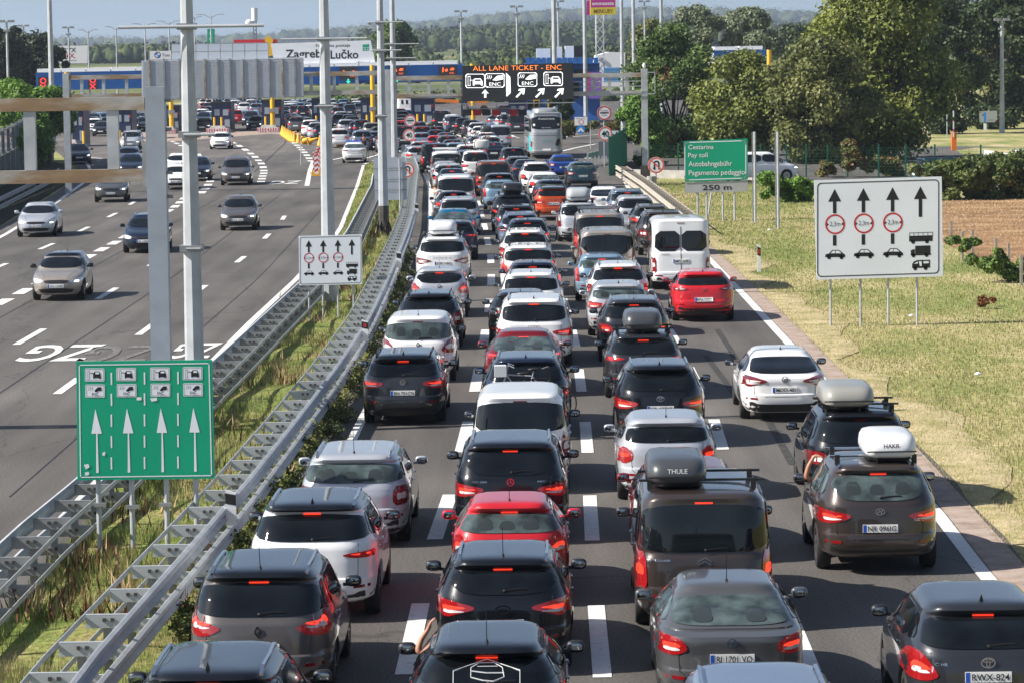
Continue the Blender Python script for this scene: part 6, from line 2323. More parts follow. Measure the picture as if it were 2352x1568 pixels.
r = empty('white_hall', (atd(1400, 160, YP + 40).x, YP + 40, 0))
tag(r, 'bright white hall behind the lattice tower', 'building')
a = r.location
p = [atd(1368, 150, YP + 40), atd(1372, 128, YP + 40), atd(1400, 120, YP + 40), atd(1436, 121, YP + 40), atd(1436, 200, YP + 40), atd(1368, 200, YP + 40)]
MB().prism([(q_.x - a.x, q_.z) for q_ in p], 0, 14).build('wall', M_white, r)
boxpx(MB(), 1376, 133, 1384, 140, YP + 39.8, .3, a).build('vent', M_sgrey, r)
B = panel('flag_banner', 1352, 166, 1382, 227, YP + 6, 'violet flag with a ring of yellow stars hanging right of the display', mat('flag_violet', (.20, .11, .42), .7), cat='flag', thick=.04, sk=0)
for k in range(12):
    B.disc(1369 + 9 * cos(k * pi / 6), 192 + 11 * sin(k * pi / 6), 1.3, mat('star_yellow', (.7, .5, .05), .5), name='star', n=5)
B.poly('red_edge', [[(1350, 165), (1355, 166), (1354, 215), (1350, 214)]], mat('flag_red', (.5, .03, .08), .7))
B = panel('blue_slatted_panel', 1387, 156, 1426, 190, YP, 'stack of pale blue slats beside the trees right of the flag', mat('slat_blue', (.12, .33, .62), .5, var=.2), thick=1)
for k in range(8): B.line([(1387, 160 + k * 4), (1426, 159.6 + k * 4)], 1, M_ink, name='slat_gap')
r = empty('excavator', atd(1090, 246, 430).to_tuple())
tag(r, 'orange construction machine parked beyond the booths under the electronic board', 'excavator')
r.location.z = 0
M_or = mat('machine_orange', (.65, .20, .02), .5)
zz = max(.6, atd(1090, 246, 430).z)
MB().box((0, 0, zz + .7), (3.4, 2.2, .9)).box((-.8, 0, zz + 1.4), (1.3, 1.8, 1.2)).build('body', M_or, r)
MB().bar((1.4, 0, zz + 1), (4.4, 0, zz + 1.2), .4).bar((4.4, 0, zz + 1.2), (5.4, 0, zz + .2), .3).bar((-2, 0, zz + .7), (-5, 0, zz + .9), .4).build('boom', M_or, r)
for x in (-1.2, 1.2): MB().cyl((x, -1.2, .55), (x, 1.2, .55), .55, n=16).build('track_wheel', M_rubber, r)
# height gauge bar under the display
r = empty('height_gauge', (gz(1063, 250).x, YG - .4, 0))
tag(r, 'bar with red and black panels hanging below the electronic board', 'height gauge')
a = r.location
mb = MB()
boxpx(mb, 1063, 249, 1212, 251, YG - .4, .1, a).build('bar', M_galvd, r)
for x in (1066, 1140, 1208): boxpx(MB(), x, 236, x + 1.5, 250, YG - .4, .06, a).build('hanger', M_galvd, r)
for x0, x1, c in ((1063, 1083, 0), (1086, 1105, 1), (1108, 1127, 0), (1130, 1149, 1), (1171, 1188, 1), (1190, 1210, 0)):
    boxpx(MB(), x0, 252, x1, 266, YG - .4, .05, a).build('panel', [M_black, mat('panel_red', (.38, .015, .02), .5)][c], r)


# ------------------------------------------------------------------ round signs
def round_sign(cx, cy, r_px, Y, label, kind, by=None, pole_=True, name='round_sign'):
    n = 28
    B = Board(name, Y, [(cx - 2, cy - 2), (cx + 2, cy - 2), (cx + 2, cy + 2), (cx - 2, cy + 2)], label, cat='road sign', thick=.03, m=M_sgrey)
    pl = [(cx + r_px * cos(2 * pi * k / n), cy + r_px * sin(2 * pi * k / n)) for k in range(n)]
    vs = [B.P(x, y, 0) for x, y in pl]
    MB().add(vs + [v + Vector((0, .03, 0)) for v in vs], [tuple(range(n)), tuple(reversed(range(n, 2 * n)))] + [(i, (i + 1) % n, (i + 1) % n + n, i + n) for i in range(n)]).build('disc', M_sgrey if kind == 'back' else (M_sblue if kind == 'blue' else M_white), B.root)
    if kind in ('toll', '40', 'uturn'):
        B.ring(cx, cy, r_px * .97, r_px * .17, M_sred if kind == 'toll' else M_sorange, lift=2, name='red_ring')
    if kind == 'toll':
        B.poly('black_bar', [[(cx - r_px * .62, cy - 1.4), (cx + r_px * .62, cy - 1.7), (cx + r_px * .62, cy + 1.2), (cx - r_px * .62, cy + 1.5)]], M_ink, lift=2)
        B.text('CESTARINA', cx, cy - r_px * .32, r_px * .24, M_ink, wpx=r_px * 1.15, lift=3)
        B.text('PEAGE', cx, cy + r_px * .34, r_px * .24, M_ink, wpx=r_px * .75, lift=3)
    if kind == '40': B.text('40', cx, cy, r_px * .85, M_ink, wpx=r_px * 1.0, bold=.02, lift=3)
    if kind == 'uturn':
        R_ = r_px
        pts = [(cx - .22 * R_, cy + .45 * R_), (cx - .22 * R_, cy - .2 * R_)] + [(cx + .05 * R_ - .27 * R_ * cos(t), cy - .2 * R_ - .27 * R_ * sin(t)) for t in (0.5, 1.0, 1.6, 2.1, 2.7)] + [(cx + .32 * R_, cy - .2 * R_), (cx + .32 * R_, cy + .45 * R_)]
        B.line(pts, .16 * R_, M_ink, lift=2, name='arrow')
        B.poly('arrow_head', [[(cx - .42 * R_, cy + .3 * R_), (cx - .02 * R_, cy + .3 * R_), (cx - .22 * R_, cy + .62 * R_)]], M_ink, lift=2)
        B.line([(cx - .62 * R_, cy - .55 * R_), (cx + .62 * R_, cy + .55 * R_)], .15 * R_, M_sorange, lift=4, name='red_slash')
    if kind == 'blue':
        B.poly('white_arrows', [[(cx, cy - 5), (cx + 6, cy + 2), (cx + 8, cy + 5), (cx + 2, cy + 5), (cx, cy + 0), (cx - 2, cy + 5), (cx - 8, cy + 5), (cx - 6, cy + 2)]], M_white, lift=2)
    if pole_ and by:
        p = at(cx + (by - cy) * .016, by)
        MB().cyl((p.x - B.o.x, .08, 0), (p.x - B.o.x, .08, atd(cx, cy - r_px * .9, Y).z), .035, n=8).build('post', M_galv, B.root)
    return B


round_sign(942, 278, 14, 247, 'round toll sign CESTARINA PEAGE above the 40 sign on the left pole pair', 'toll', by=375)
round_sign(939.5, 311, 14, 247, 'round speed limit 40 sign below the toll sign, left of the queue', '40')
round_sign(1388, 260, 16.5, 227, 'round toll sign CESTARINA PEAGE on the right, above another 40 sign', 'toll', by=386)
round_sign(1390, 308, 16.5, 227, 'round speed limit 40 sign on the right verge', '40')
round_sign(1507, 380, 19, 182, 'no U turn sign on the right verge beside the gantry post', 'uturn', by=449)
round_sign(935, 391, 17, 170, 'no U turn sign half hidden behind the grey sign back in the median', 'uturn', by=470)
round_sign(1334, 298, 10, 270, 'blue round sign with two white arrows on the island', 'blue', by=316)
round_sign(746, 324, 12, 240, 'back of a round sign half hidden by the octagonal pole', 'back', by=350)
round_sign(22, 736 / 1.0 - 10, 18, 130, 'grey round sign back low at the left edge behind the near gantry', 'back') if False else None
B = panel('small_info_board', 1320, 270, 1349, 289, 270, 'small white board with a red ring above the blue arrow sign', M_white)
B.ring(1335, 281, 6, 1.3, M_sred)
B.text('HAC ENC', 1334, 273, 2.5, M_ink, wpx=22)
B = Board('square_sign', 154, [(857, 363), (931, 361), (935, 459), (862, 461)], 'square grey sign back beside the pole with the flared foot', m=mat('sheet_grey', (.42, .46, .52), .5, .2, var=.05), thick=.03)
for y in (388, 414, 438): B.line([(860, y), (934, y - 1.5)], 2.2, M_galvd, lift=6, name='rib')
B.posts([(921, 516)], r=.035, dy=-.06)
for x0, x1, y0, y1, lb in ((922, 962, 333, 372, 'dark grey board below the left 40 sign'), (1375, 1406, 326, 359, 'grey board below the right 40 sign')):
    panel('grey_board', x0, y0, x1, y1, 248 if x0 < 1000 else 229, lb, mat('board_grey', (.12, .14, .17), .6), thick=.06)
for x0, x1, y0, y1, lb in ((1405, 1420, 301, 335, 'pale folded board behind the right 40 sign'), (1421, 1432, 303, 322, 'small white board with a partly hidden ring beside the bush')):
    panel('white_board', x0, y0, x1, y1, 250, lb, M_swhite, thick=.06)

# cones, lying and standing
CN = [(15, 620), (32, 640), (55, 655), (78, 672), (100, 688), (122, 700), (145, 715), (170, 725), (200, 728), (262, 745), (292, 740), (340, 762), (410, 772), (590, 788), (880, 812), (915, 808)]
for i, (x, y) in enumerate(CN):
    p = at(646.8 + .15 * x, 217.6 + .15 * y)
    r = empty('traffic_cone', p)
    tag(r, 'yellow traffic cone in the row between the plaza lanes' if i < 14 else 'yellow traffic cone beside the white police car', 'traffic cone', 'yellow traffic cones' if i < 14 else 'yellow cones by the police car')
    MB().cyl((0, 0, .04), (0, 0, .95), .27, .05, n=12).build('cone', mat('cone_yellow', (.85, .42, .02), .5), r, smooth=True)
    MB().box((0, 0, .03), (.65, .65, .06)).build('base', mat('cone_yellow', (.85, .42, .02), .5), r)
    if i in (10, 11, 12): r.rotation_euler = (0, 1.2, .5 * i); r.location.z = .25
# red white striped beacons
for i, (x, y) in enumerate([(727, 405), (730, 396), (724, 400), (732, 388)]):
    p = at(x, y)
    r = empty('striped_beacon', p)
    tag(r, 'red and white striped beacon board at the plaza gore', 'beacon', 'striped beacons')
    MB().box((0, 0, .8), (.26, .05, 1.3)).build('board', M_white, r)
    mb = MB()
    for k in range(4):
        z = .25 + k * .32
        mb.add([(-.13, -.03, z), (.13, -.03, z + .14), (.13, -.03, z + .28), (-.13, -.03, z + .14)], [(0, 1, 2, 3)])
    mb.build('stripes', mat('stripe_red', (.6, .03, .02), .5), r)
    MB().box((0, 0, .06), (.7, .3, .1)).build('foot', mat('cone_yellow', (.85, .42, .02), .5), r)


# ------------------------------------------------------------------ oncoming cars
def onc(px_, py_, kind, colour, desc, h=0.0, front=True, **kw):
    """(px,py): ground point below the middle of the front bumper"""
    T = ctype(kind, **(kw.get('ov') or {}))
    p = at(px_, py_)
    hd = pi + lerp_tab(HEAD, p.y) + h
    cx, cy = p.x - sin(hd) * T.L / 2, p.y - cos(hd) * T.L / 2
    kw.setdefault('detail', 2 if p.y < 130 else 1)
    return make_car(kind, colour, (cx, cy), -hd, desc, kw.pop('group', 'cars driving towards the camera on the left carriageway'), front=front, lit=False, **kw)


onc(129, 693, 'hatch', 'beige', 'beige hatchback with black roof and plate KN 122FR driving towards the camera', h=-.02, front='KN 122FR', roofcol='black', fin='rod', ov=dict(L=4.0, W=1.73))
onc(82, 546, 'sedan', 'silver', 'silver saloon with headlamps on at the left edge of the oncoming road', h=-.03, front='LIP 279')
onc(330, 583, 'wagon', 'navy', 'dark blue estate half hidden behind the near gantry post', h=-.02, front='BL 1499Y', rails='silver')
onc(546, 531, 'hatch', 'taupe', 'grey brown hatchback with large black grille right of the thick pole', h=.0, front='KA 444', ov=dict(L=3.95, W=1.70, H=1.50))
onc(541, 427, 'mpv', 'taupe', 'dark grey people carrier with star grille, ahead of the grey brown hatchback', front='AC 257', ov=dict(W=1.9, L=4.9, H=1.66))
onc(504, 344, 'sedan', 'white', 'white saloon coming out of the toll lanes', h=.06)
onc(254, 466, 'suv', 'grey', 'grey SUV under the lower beam of the near gantry', h=-.03, front='ZG 2132')
onc(403, 437, 'sedan', 'white', 'white saloon with black lower grille just left of the thick pole', front='ZG 1100', ov=dict(W=1.7))
onc(408, 406, 'hatch', 'white', 'white hatchback behind the white saloon, seen between the posts', h=.0)
onc(452, 417, 'hatch', 'navy', 'dark blue car peeping out right of the thick pole')
onc(297, 345, 'mpv', 'silver', 'silver people carrier between the gantry struts near the tolls', h=.05)
onc(292, 386, 'hatch', 'white', 'white hatchback with roof rack above the lower gantry beam', h=.0)
onc(297, 408, 'hatch', 'navy', 'dark blue hatchback right above the lower gantry beam', h=.0)
onc(183, 378, 'sedan', 'navy', 'dark saloon with orange indicator beside the noise barrier', h=-.1)
GT = 'cars leaving the toll booths'
onc(583, 300, 'hatch', 'grey', 'grey hatchback leaving the toll lane between the chevron islands', h=.08, group=GT)
onc(572, 290, 'suv', 'navy', 'dark SUV with roof box right behind the grey hatchback at the booth', h=.08, group=GT)
onc(464, 304, 'sedan', 'dark_grey', 'dark grey saloon with headlamps on at the booth right of the thick pole', group=GT, h=.08)
onc(462, 288, 'hatch', 'navy', 'dark blue car queueing behind the dark grey saloon', group=GT, h=.1)
onc(457, 279, 'hatch', 'white', 'white car third in line at the booth right of the thick pole', group=GT, h=.12)
onc(231, 314, 'hatch', 'black', 'black car at the left booth with one headlamp lit', group=GT)
onc(240, 300, 'wagon', 'navy', 'dark estate behind the black car at the left booth', group=GT, h=.15)
onc(205, 304, 'mpv', 'grey', 'grey people carrier beside the leftmost bollard at the booths', group=GT)
onc(325, 300, 'hatch', 'dark_grey', 'dark car passing the booth behind the near gantry beam', group=GT, h=.1)
onc(338, 290, 'wagon', 'silver', 'silver estate behind the near gantry beam', group=GT, h=.1)

# ------------------------------------------------------------------ far queues
NAMES = {'hatch': 'hatchback', 'suv': 'SUV', 'wagon': 'estate', 'sedan': 'saloon', 'mpv': 'people carrier', 'van': 'van', 'small': 'small car', 'box': 'boxy car', 'smallvan': 'family van'}
CNM = {'dark_grey': 'dark grey', 'steel_blue': 'blue grey', 'light_blue': 'pale blue', 'dark_red': 'deep red', 'navy': 'navy blue'}
ORDI = 'first second third fourth fifth sixth seventh eighth ninth tenth eleventh twelfth thirteenth fourteenth fifteenth sixteenth seventeenth eighteenth nineteenth twentieth'.split()
FARG = 'cars queueing at and beyond the toll booths'


def row(where, items, head=0.0, towards=False, det=1):
    items = sorted(items)
    for i, it in enumerate(items):
        x, y, k, c = it[:4]
        hh = it[4] if len(it) > 4 else head
        T = ctype(k)
        p = at(x, y, T.e - .05)
        hd = lerp_tab(HEAD, p.y) + hh + (pi if towards else 0)
        nm = '%s %s, %s from left in %s' % (CNM.get(c, c), NAMES[k], ORDI[i] if i < 20 else 'number %d' % (i + 1), where)
        off = lerp_tab(T.rear, T.e - .06)
        cx, cy = p.x + sin(hd) * (T.L / 2 - off), p.y + cos(hd) * (T.L / 2 - off)
        make_car(k, c, (cx, cy), -hd, nm, FARG, detail=det, front=True if towards else False, fin=None, wiper=False, trim=False, lit=RND.random() < .6, roofcol=None, rails=None, third=RND.random() < .6, ov=None)


X0, Y0 = 646.8, 217.6
cc = lambda L: [(X0 + .15 * a, Y0 + .15 * b, k, c) for a, b, k, c in L]
row('the file beside the yellow cones', cc([(430, 410, 'mpv', 'white'), (530, 447, 'suv', 'silver'), (615, 485, 'hatch', 'navy'), (350, 375, 'hatch', 'navy'), (290, 365, 'wagon', 'dark_grey'), (215, 360, 'suv', 'grey'), (180, 340, 'hatch', 'dark_red'), (140, 310, 'sedan', 'navy')]), head=.10)
row('the group between the middle booths', cc([(322, 190, 'suv', 'black'), (205, 185, 'suv', 'dark_grey'), (150, 145, 'suv', 'white'), (310, 120, 'hatch', 'navy'), (410, 158, 'suv', 'navy'), (445, 175, 'suv', 'white'), (45, 130, 'wagon', 'steel_blue'), (40, 200, 'hatch', 'navy'), (30, 270, 'hatch', 'black'), (180, 115, 'suv', 'white'), (90, 120, 'mpv', 'white')]), head=.02)
row('the block behind the police car', cc([(870, 155, 'wagon', 'navy'), (1040, 172, 'suv', 'navy'), (1160, 115, 'mpv', 'white'), (1190, 145, 'suv', 'grey'), (860, 210, 'wagon', 'navy'), (910, 280, 'mpv', 'silver'), (880, 322, 'hatch', 'steel_blue'), (1040, 328, 'hatch', 'navy'), (1080, 352, 'sedan', 'dark_grey'), (990, 405, 'suv', 'silver'), (1070, 412, 'hatch', 'grey'), (1220, 412, 'suv', 'navy'), (1385, 452, 'mpv', 'beige'),
                                         (880, 545, 'suv', 'white'), (1230, 578, 'suv', 'steel_blue'), (1395, 588, 'hatch', 'steel_blue'), (1150, 440, 'hatch', 'navy')]), head=-.03)
row('the strip between the tall poles', cc([(1600, 520, 'hatch', 'light_blue'), (1590, 560, 'hatch', 'light_blue'), (1605, 605, 'hatch', 'dark_red'), (1630, 640, 'wagon', 'silver'), (1590, 310, 'suv', 'steel_blue'), (1625, 330, 'hatch', 'steel_blue'), (1580, 185, 'suv', 'grey'), (1640, 300, 'hatch', 'dark_red'), (1500, 520, 'hatch', 'navy')]), head=-.03)
row('the lane left of the caravan', cc([(1810, 235, 'suv', 'dark_red'), (1840, 275, 'suv', 'black'), (1900, 250, 'wagon', 'light_blue'), (1850, 330, 'hatch', 'dark_grey'), (1810, 380, 'wagon', 'grey'), (1830, 420, 'hatch', 'red')]), head=-.05)
A0, A1 = 940.8, 235.2
ca = lambda L: [(A0 + .15 * a, A1 + .15 * b, k, c) for a, b, k, c in L]
row('the file left of the coach', ca([(472, 150, 'van', 'black'), (500, 205, 'sedan', 'dark_grey'), (640, 210, 'suv', 'white'), (650, 235, 'suv', 'steel_blue'), (690, 240, 'suv', 'navy'), (815, 265, 'suv', 'black'), (930, 295, 'suv', 'dark_grey'), (1030, 335, 'suv', 'silver'), (1085, 390, 'hatch', 'white')]), head=.10)
row('the cluster beyond the coach roof', ca([(1310, 215, 'hatch', 'steel_blue'), (1400, 200, 'hatch', 'navy'), (1430, 215, 'hatch', 'silver'), (1500, 205, 'suv', 'dark_grey'), (1640, 205, 'van', 'dark_grey'), (1440, 65, 'suv', 'navy')]), head=.08)
Dd = lambda L: [(411.6 + .15 * a, Y0 + .15 * b, k, c) for a, b, k, c in L]
row('cars behind the second chevron island', Dd([(860, 100, 'suv', 'white'), (950, 120, 'hatch', 'steel_blue'), (990, 140, 'suv', 'white'), (1100, 90, 'mpv', 'white'), (1110, 130, 'hatch', 'navy'), (1170, 150, 'suv', 'steel_blue'), (1190, 100, 'hatch', 'navy'), (1240, 150, 'hatch', 'silver'), (860, 255, 'suv', 'red'), (920, 265, 'hatch', 'silver'), (960, 260, 'hatch', 'silver')]))
fr_ = []
rnd = random.Random(11)
cols = ['navy', 'black', 'silver', 'white', 'dark_grey', 'grey', 'steel_blue', 'white', 'navy', 'light_blue', 'dark_red']
ks = ['hatch', 'suv', 'wagon', 'hatch', 'suv', 'sedan', 'mpv']


def auto(where, x0, x1, y, step, towards=False, sk=-.015, det=0):
    L, x = [], x0
    while x < x1:
        L.append((x, y + sk * (x - x0) + rnd.uniform(-1.2, 1.2), rnd.choice(ks), rnd.choice(cols)))
        x += step * rnd.uniform(.85, 1.2)
    row(where, L, towards=towards, det=det)


auto('the row under the left sign backs', 470, 600, 229, 13)
auto('the upper row beside the thick pole', 470, 488, 238, 9)
auto('the middle row beside the thick pole', 472, 488, 248, 9)
auto('the lower row beside the thick pole', 470, 488, 258, 9)
auto('the row at the third yellow column', 606, 716, 232, 12)
auto('the row right of the fifth booth', 648, 716, 240, 14)
auto('the farthest row beyond the pole pair', 760, 850, 231, 13)
auto('the second row beyond the pole pair', 762, 830, 238, 15)
auto('the gap before the thick pole', 396, 414, 244, 12, towards=True)
auto('the upper row left of the gantry post', 310, 340, 262, 12, towards=True)
auto('the lower row left of the gantry post', 305, 340, 272, 13, towards=True)
auto('the oncoming row by the leftmost column', 200, 262, 262, 15, towards=True)
auto('the oncoming row at the left booths', 205, 262, 274, 15, towards=True)
auto('the top row under the left canopy', 195, 262, 217, 20, towards=True)
auto('the farthest oncoming row at left', 200, 320, 226, 17, towards=True)

# caravan
r = empty('caravan', at(932, 262, 0))
tag(r, 'white caravan with two small windows next to the framed booth', 'caravan')
T = CarType(L=5.5, W=2.2, H=2.6, belt=1.5, gb=1.6, rake=.15, cowl=.3, wst=.5, nose=1.0, roofw=.9, nr=8, nf=6, boxy=1, spoiler=0, zb=.4, wheel=.33)
link_mesh('body', T.body, r)
set_mat(KIDS[r.name][-1], paint('white'))
for x in (-.35, .25): link_mesh('window', T.pmesh('window', [[(x - .15, 1.3), (x + .15, 1.3), (x + .15, 1.85), (x - .15, 1.85)]], 'R', M_glass, off=.02, rnd=1), r)

# coach
T = CarType(L=12.0, W=2.52, H=3.42, belt=1.9, gb=2.02, rake=.22, cowl=.25, wst=.6, nose=1.2, roofw=.90, nr=9, nf=8, boxy=1, spoiler=.03, zb=.40, wheel=.5, wb=6.2, hoodz=1.3)
p = at(1243, 366)
bus = empty('coach', (p.x + .2, p.y + 6.0, 0), .035)
tag(bus, 'silver grey coach with dark rear window and rooftop air unit in the right lane', 'coach')
link_mesh('body', T.body, bus)
set_mat(KIDS[bus.name][-1], mat('paint_coach', (.40, .41, .42), .35, .3, coat=.8))
add = lambda nm, polys, side, m, **k: link_mesh(nm, T.pmesh(nm, polys, side, m, **k), bus)
add('rear_window', [[(-1.05, 3.12), (1.05, 3.12), (1.08, 2.5), (1.0, 2.18), (-1.0, 2.18), (-1.08, 2.5)]], 'R', M_glass, off=.012, rnd=1)
put_flat(T, bus, 'lettering', 'Autotrans', 0, 2.95, .17, M_white, off=.03, width=1.2)
put_flat(T, bus, 'lettering', 'SETRA', 0, 2.28, .06, M_white, off=.03, width=.7)
put_flat(T, bus, 'lettering', 'arriva', .1, 1.35, .16, mat('coach_teal', (.02, .42, .45), .5), off=.02, width=.7)
for sx in (-1, 1):
    add('tail_light', [[(sx * 1.22, .85), (sx * 1.22, 1.30), (sx * 1.02, 1.30), (sx * 1.05, .85)]], 'R', M_dred, off=.015, res=.06, rnd=1)
    add('speed_disc', [[(sx * .88 + .09 * cos(k * pi / 6), 2.5 + .09 * sin(k * pi / 6)) for k in range(12)]], 'R', M_white, off=.03, rnd=0)
add('engine_grille', [[(.62, .95), (.95, .95), (1.0, 1.5), (.75, 1.42)]], 'R', M_black, off=.012, rnd=1)
add('license_plate', [[(-.30, .62), (.30, .62), (.30, .75), (-.30, .75)]], 'R', M_plate, off=.02, rnd=0)
add('panel_seam', [[(-1.15, 1.72), (1.15, 1.72), (1.15, 1.735), (-1.15, 1.735)]], 'R', M_ink, off=.01, rnd=0)
add('bumper', [[(-1.2, .42), (1.2, .42), (1.22, .60), (-1.22, .60)]], 'R', mat('bumper_grey', (.22, .22, .23), .5), off=.03, rnd=0)
for sd_ in ('+X', '-X'):
    for k in range(6):
        y0 = -5.6 + k * 1.85
        add('side_window', [[(y0, 2.0), (y0 + 1.75, 2.0), (y0 + 1.75, 2.95), (y0, 2.95)]], sd_, M_glass, off=.012, res=.3, rnd=0)
add('teal_stripe', [[(-5.8, .6), (-4.9, .6), (-4.6, 1.9), (-5.4, 1.9)]], '-X', mat('coach_teal', (.02, .42, .45), .5), off=.012, res=.3, rnd=0)
MB().ell((0, -3.6, 3.45), (.95, 1.6, .26), sq=.5, n=24).build('air_unit', mat('paint_coach', (.4, .41, .42)), bus, smooth=True)
make_wheels(T, bus)

# police car with light bar
pc, T = q(813, 332, 'sedan', 'white', 'white police car with blue light bar standing beside the yellow cones', zt=1.36, lane=9, tail='slim', lit=False, third=False, dy=.4, glassm=M_glass2, group='standing vehicles', detail=2, ov=dict(H=1.49, W=1.82), word=[('POLICIJA', 0, .98, .07, M_sblue, .7)])
MB().box((0, .2, T.H + .06), (1.1, .25, .10)).build('light_bar', mat('police_blue', (.02, .1, .6), .2, coat=1), pc)
B = panel('tripod_sign', 852, 315, 885, 336, 215, 'dark back of a folding triangular sign beside the police car', M_sgrey, thick=.04) if False else None
# ------------------------------------------------------------------ hills and far woods
def terr(x, y):
    """ground height beyond the plaza"""
    t = min(1, max(0, (y - 560) / 1000))
    z = 7.5 * t * t * (3 - 2 * t)
    t2 = min(1, max(0, (y - 1500) / 1600))
    rx = x / max(y, 1)
    ridge = 18 * math.exp(-((rx - .03) / .075) ** 2) + 12 * math.exp(-((rx + .14) / .05) ** 2) * .3
    z += t2 * ridge
    t3 = min(1, max(0, (y - 3600) / 2200))
    z += t3 * (26 + 10 * sin(x * .0016) + 7 * sin(x * .0043 + 1))
    return z


mb = MB()
ny, nx = 60, 60
ys = [560 * (7200 / 560) ** (j / ny) for j in range(ny + 1)]
for y in ys:
    for i in range(nx + 1):
        x = (-.30 + .62 * i / nx) * y
        mb.v.append((x, y, terr(x, y) - .05))
for j in range(ny):
    for i in range(nx):
        a = j * (nx + 1) + i
        mb.f.append((a, a + 1, a + nx + 2, a + nx + 1))
        mb.m.append(0)
tag(mb.build('hills', M_far, smooth=True), kind='structure')

M_wood = ramp_mat('far_wood', [(.30, (.018, .034, .012)), (.5, (.05, .075, .025)), (.72, (.12, .12, .045))], scale=.05, detail=6, rough=.9, bump=.0, second=(.6, .45))


def woods(name, items, seed, m=M_wood, leaf=(150000, 2.1)):
    """blobby far tree crowns: (x, y, z, r, h)"""
    rs = np.random.RandomState(seed)
    it = np.asarray(items, float)
    n = len(it)
    # lumpy blob template
    nn, mm = 9, 6
    T_ = []
    for j in range(mm):
        a = -pi / 2 + pi * (j + .5) / mm
        for k in range(nn):
            t = 2 * pi * k / nn
            T_.append((cos(a) * cos(t), cos(a) * sin(t), sin(a)))
    T_ = np.array(T_)
    F = []
    for j in range(mm - 1):
        for k in range(nn):
            F.append((j * nn + k, j * nn + (k + 1) % nn, (j + 1) * nn + (k + 1) % nn, (j + 1) * nn + k))
    F.append((mm * nn - nn, mm * nn - nn + 3, mm * nn - nn + 5, mm * nn - nn + 7))
    F = np.array(F)
    V = T_[None] * (.58 + .35 * rs.rand(n, len(T_)))[:, :, None]
    V = V * np.stack([it[:, 3], it[:, 3], it[:, 4] * .6], 1)[:, None, :] + np.stack([it[:, 0], it[:, 1], it[:, 2] + it[:, 4] * .42], 1)[:, None, :]
    cc_ = it[:, :3] + np.stack([0 * it[:, 0], 0 * it[:, 0], it[:, 4] * .45], 1)
    Lq = leaf_cloud(cc_, np.stack([it[:, 3] * 1.05, it[:, 3] * 1.05, it[:, 4] * .62], 1), leaf[0], leaf[1], rs, shell=.8)
    FF = F[None] + (np.arange(n) * len(T_))[:, None, None]
    nb = n * len(T_)
    o = link_mesh(name, np_mesh(name, np.concatenate([V.reshape(-1, 3), Lq]), np.concatenate([FF.reshape(-1, 4), np.arange(len(Lq)).reshape(-1, 4) + nb]), m))
    tag(o, kind='stuff')


rs = np.random.RandomState(5)
L = []
for _ in range(7000):      # wooded ridge in the middle and right
    y = 1600 + 2300 * rs.rand()
    rx = -.045 + .30 * rs.rand()
    x = rx * y
    r = 2.2 + 3.8 * rs.rand() ** 1.5
    L.append((x, y, terr(x, y), r, 7 + 5 * rs.rand()))
woods('far_forest', L, 1)
L = []
for _ in range(1700):      # belt on the left
    y = 1250 + 250 * rs.rand()
    x = (-.175 + .15 * rs.rand()) * y
    r = 2.0 + 2.6 * rs.rand()
    L.append((x, y, terr(x, y), r, (3.4 + 3.2 * rs.rand()) * (1.1 if x < -.09 * y else .85)))
for _ in range(1500):
    y = 5200 + 1200 * rs.rand()
    x = (-.20 + .45 * rs.rand()) * y
    L.append((x, y, terr(x, y), 11 + 9 * rs.rand(), 16 + 9 * rs.rand()))
woods('far_wood_belt', L, 2, leaf=(90000, 2.0))
L = []
for _ in range(420):       # lower trees behind the plaza
    y = 760 + 330 * rs.rand()
    x = (-.075 + .10 * rs.rand() if rs.rand() < .25 else .0 + .045 * rs.rand()) * y
    r = 1.6 + 1.8 * rs.rand()
    L.append((x, y, terr(x, y) - 1.5, r, 5.0 + 3.5 * rs.rand()))
woods('mid_thicket', L, 3, leaf=(26000, .9))
# scrub beyond the booths
L = []
for _ in range(160):
    y = 520 + 60 * rs.rand()
    x = (-.055 + .13 * rs.rand()) * y
    L.append((x, y, -.3, .8 + 1.2 * rs.rand(), .9 + 1.3 * rs.rand()))
woods('scrub', L, 4, leaf=(9000, .4))

# ------------------------------------------------------------------ trees
def tp(x, y, Y): return atd(x, y, Y)


def ptree(name, cx, ytop, ybot, wpx, Y, lm, label, z0=0, **kw):
    """tree whose crown spans the given photo pixels at distance Y"""
    t = atd(cx, ytop, Y)
    s = Y / FPX
    H = t.z - z0
    R = wpx * s / 2
    base = max(.4, atd(cx, ybot, Y).z - z0)
    return tree(name, t.x, Y, H, R, lm, label, base=base, z0=z0, **kw)


ptree('plane_tree', 2025, -70, 345, 330, 236, L_plane, 'tall plane tree with pale trunk left of the orange barrier', n=52000, size=.27, seed=3, clumps=75, trunk=.36, shell=.35, lean=.3)
ptree('walnut_tree', 1880, 90, 370, 230, 228, L_oak, 'olive green broad tree beside the tall plane tree, its crown above the white lane sign', n=26000, size=.24, seed=8, clumps=40, trunk=.32, lean=-.4)
ptree('walnut_tree', 1700, 128, 372, 230, 232, L_plane, 'yellow green bushy tree above the toll information sign', n=28000, size=.24, seed=12, clumps=44, trunk=.26)
ptree('locust_tree', 1545, 62, 360, 200, 245, L_rob, 'dark green feathery tree right of the gantry post', n=26000, size=.22, seed=15, clumps=44, trunk=.26, mix=(L_rust, 2.75))
ptree('locust_tree', 1475, 210, 372, 120, 228, L_loc, 'bright green low tree just right of the right 40 sign', n=11000, size=.2, seed=18, clumps=24, trunk=.18, mix=(L_rust, 2.85))
ptree('linden_tree', 1605, 18, 180, 130, 400, L_lind, 'silvery blossoming round tree at the skyline, left one of the pair', n=11000, size=.36, seed=21, clumps=30)
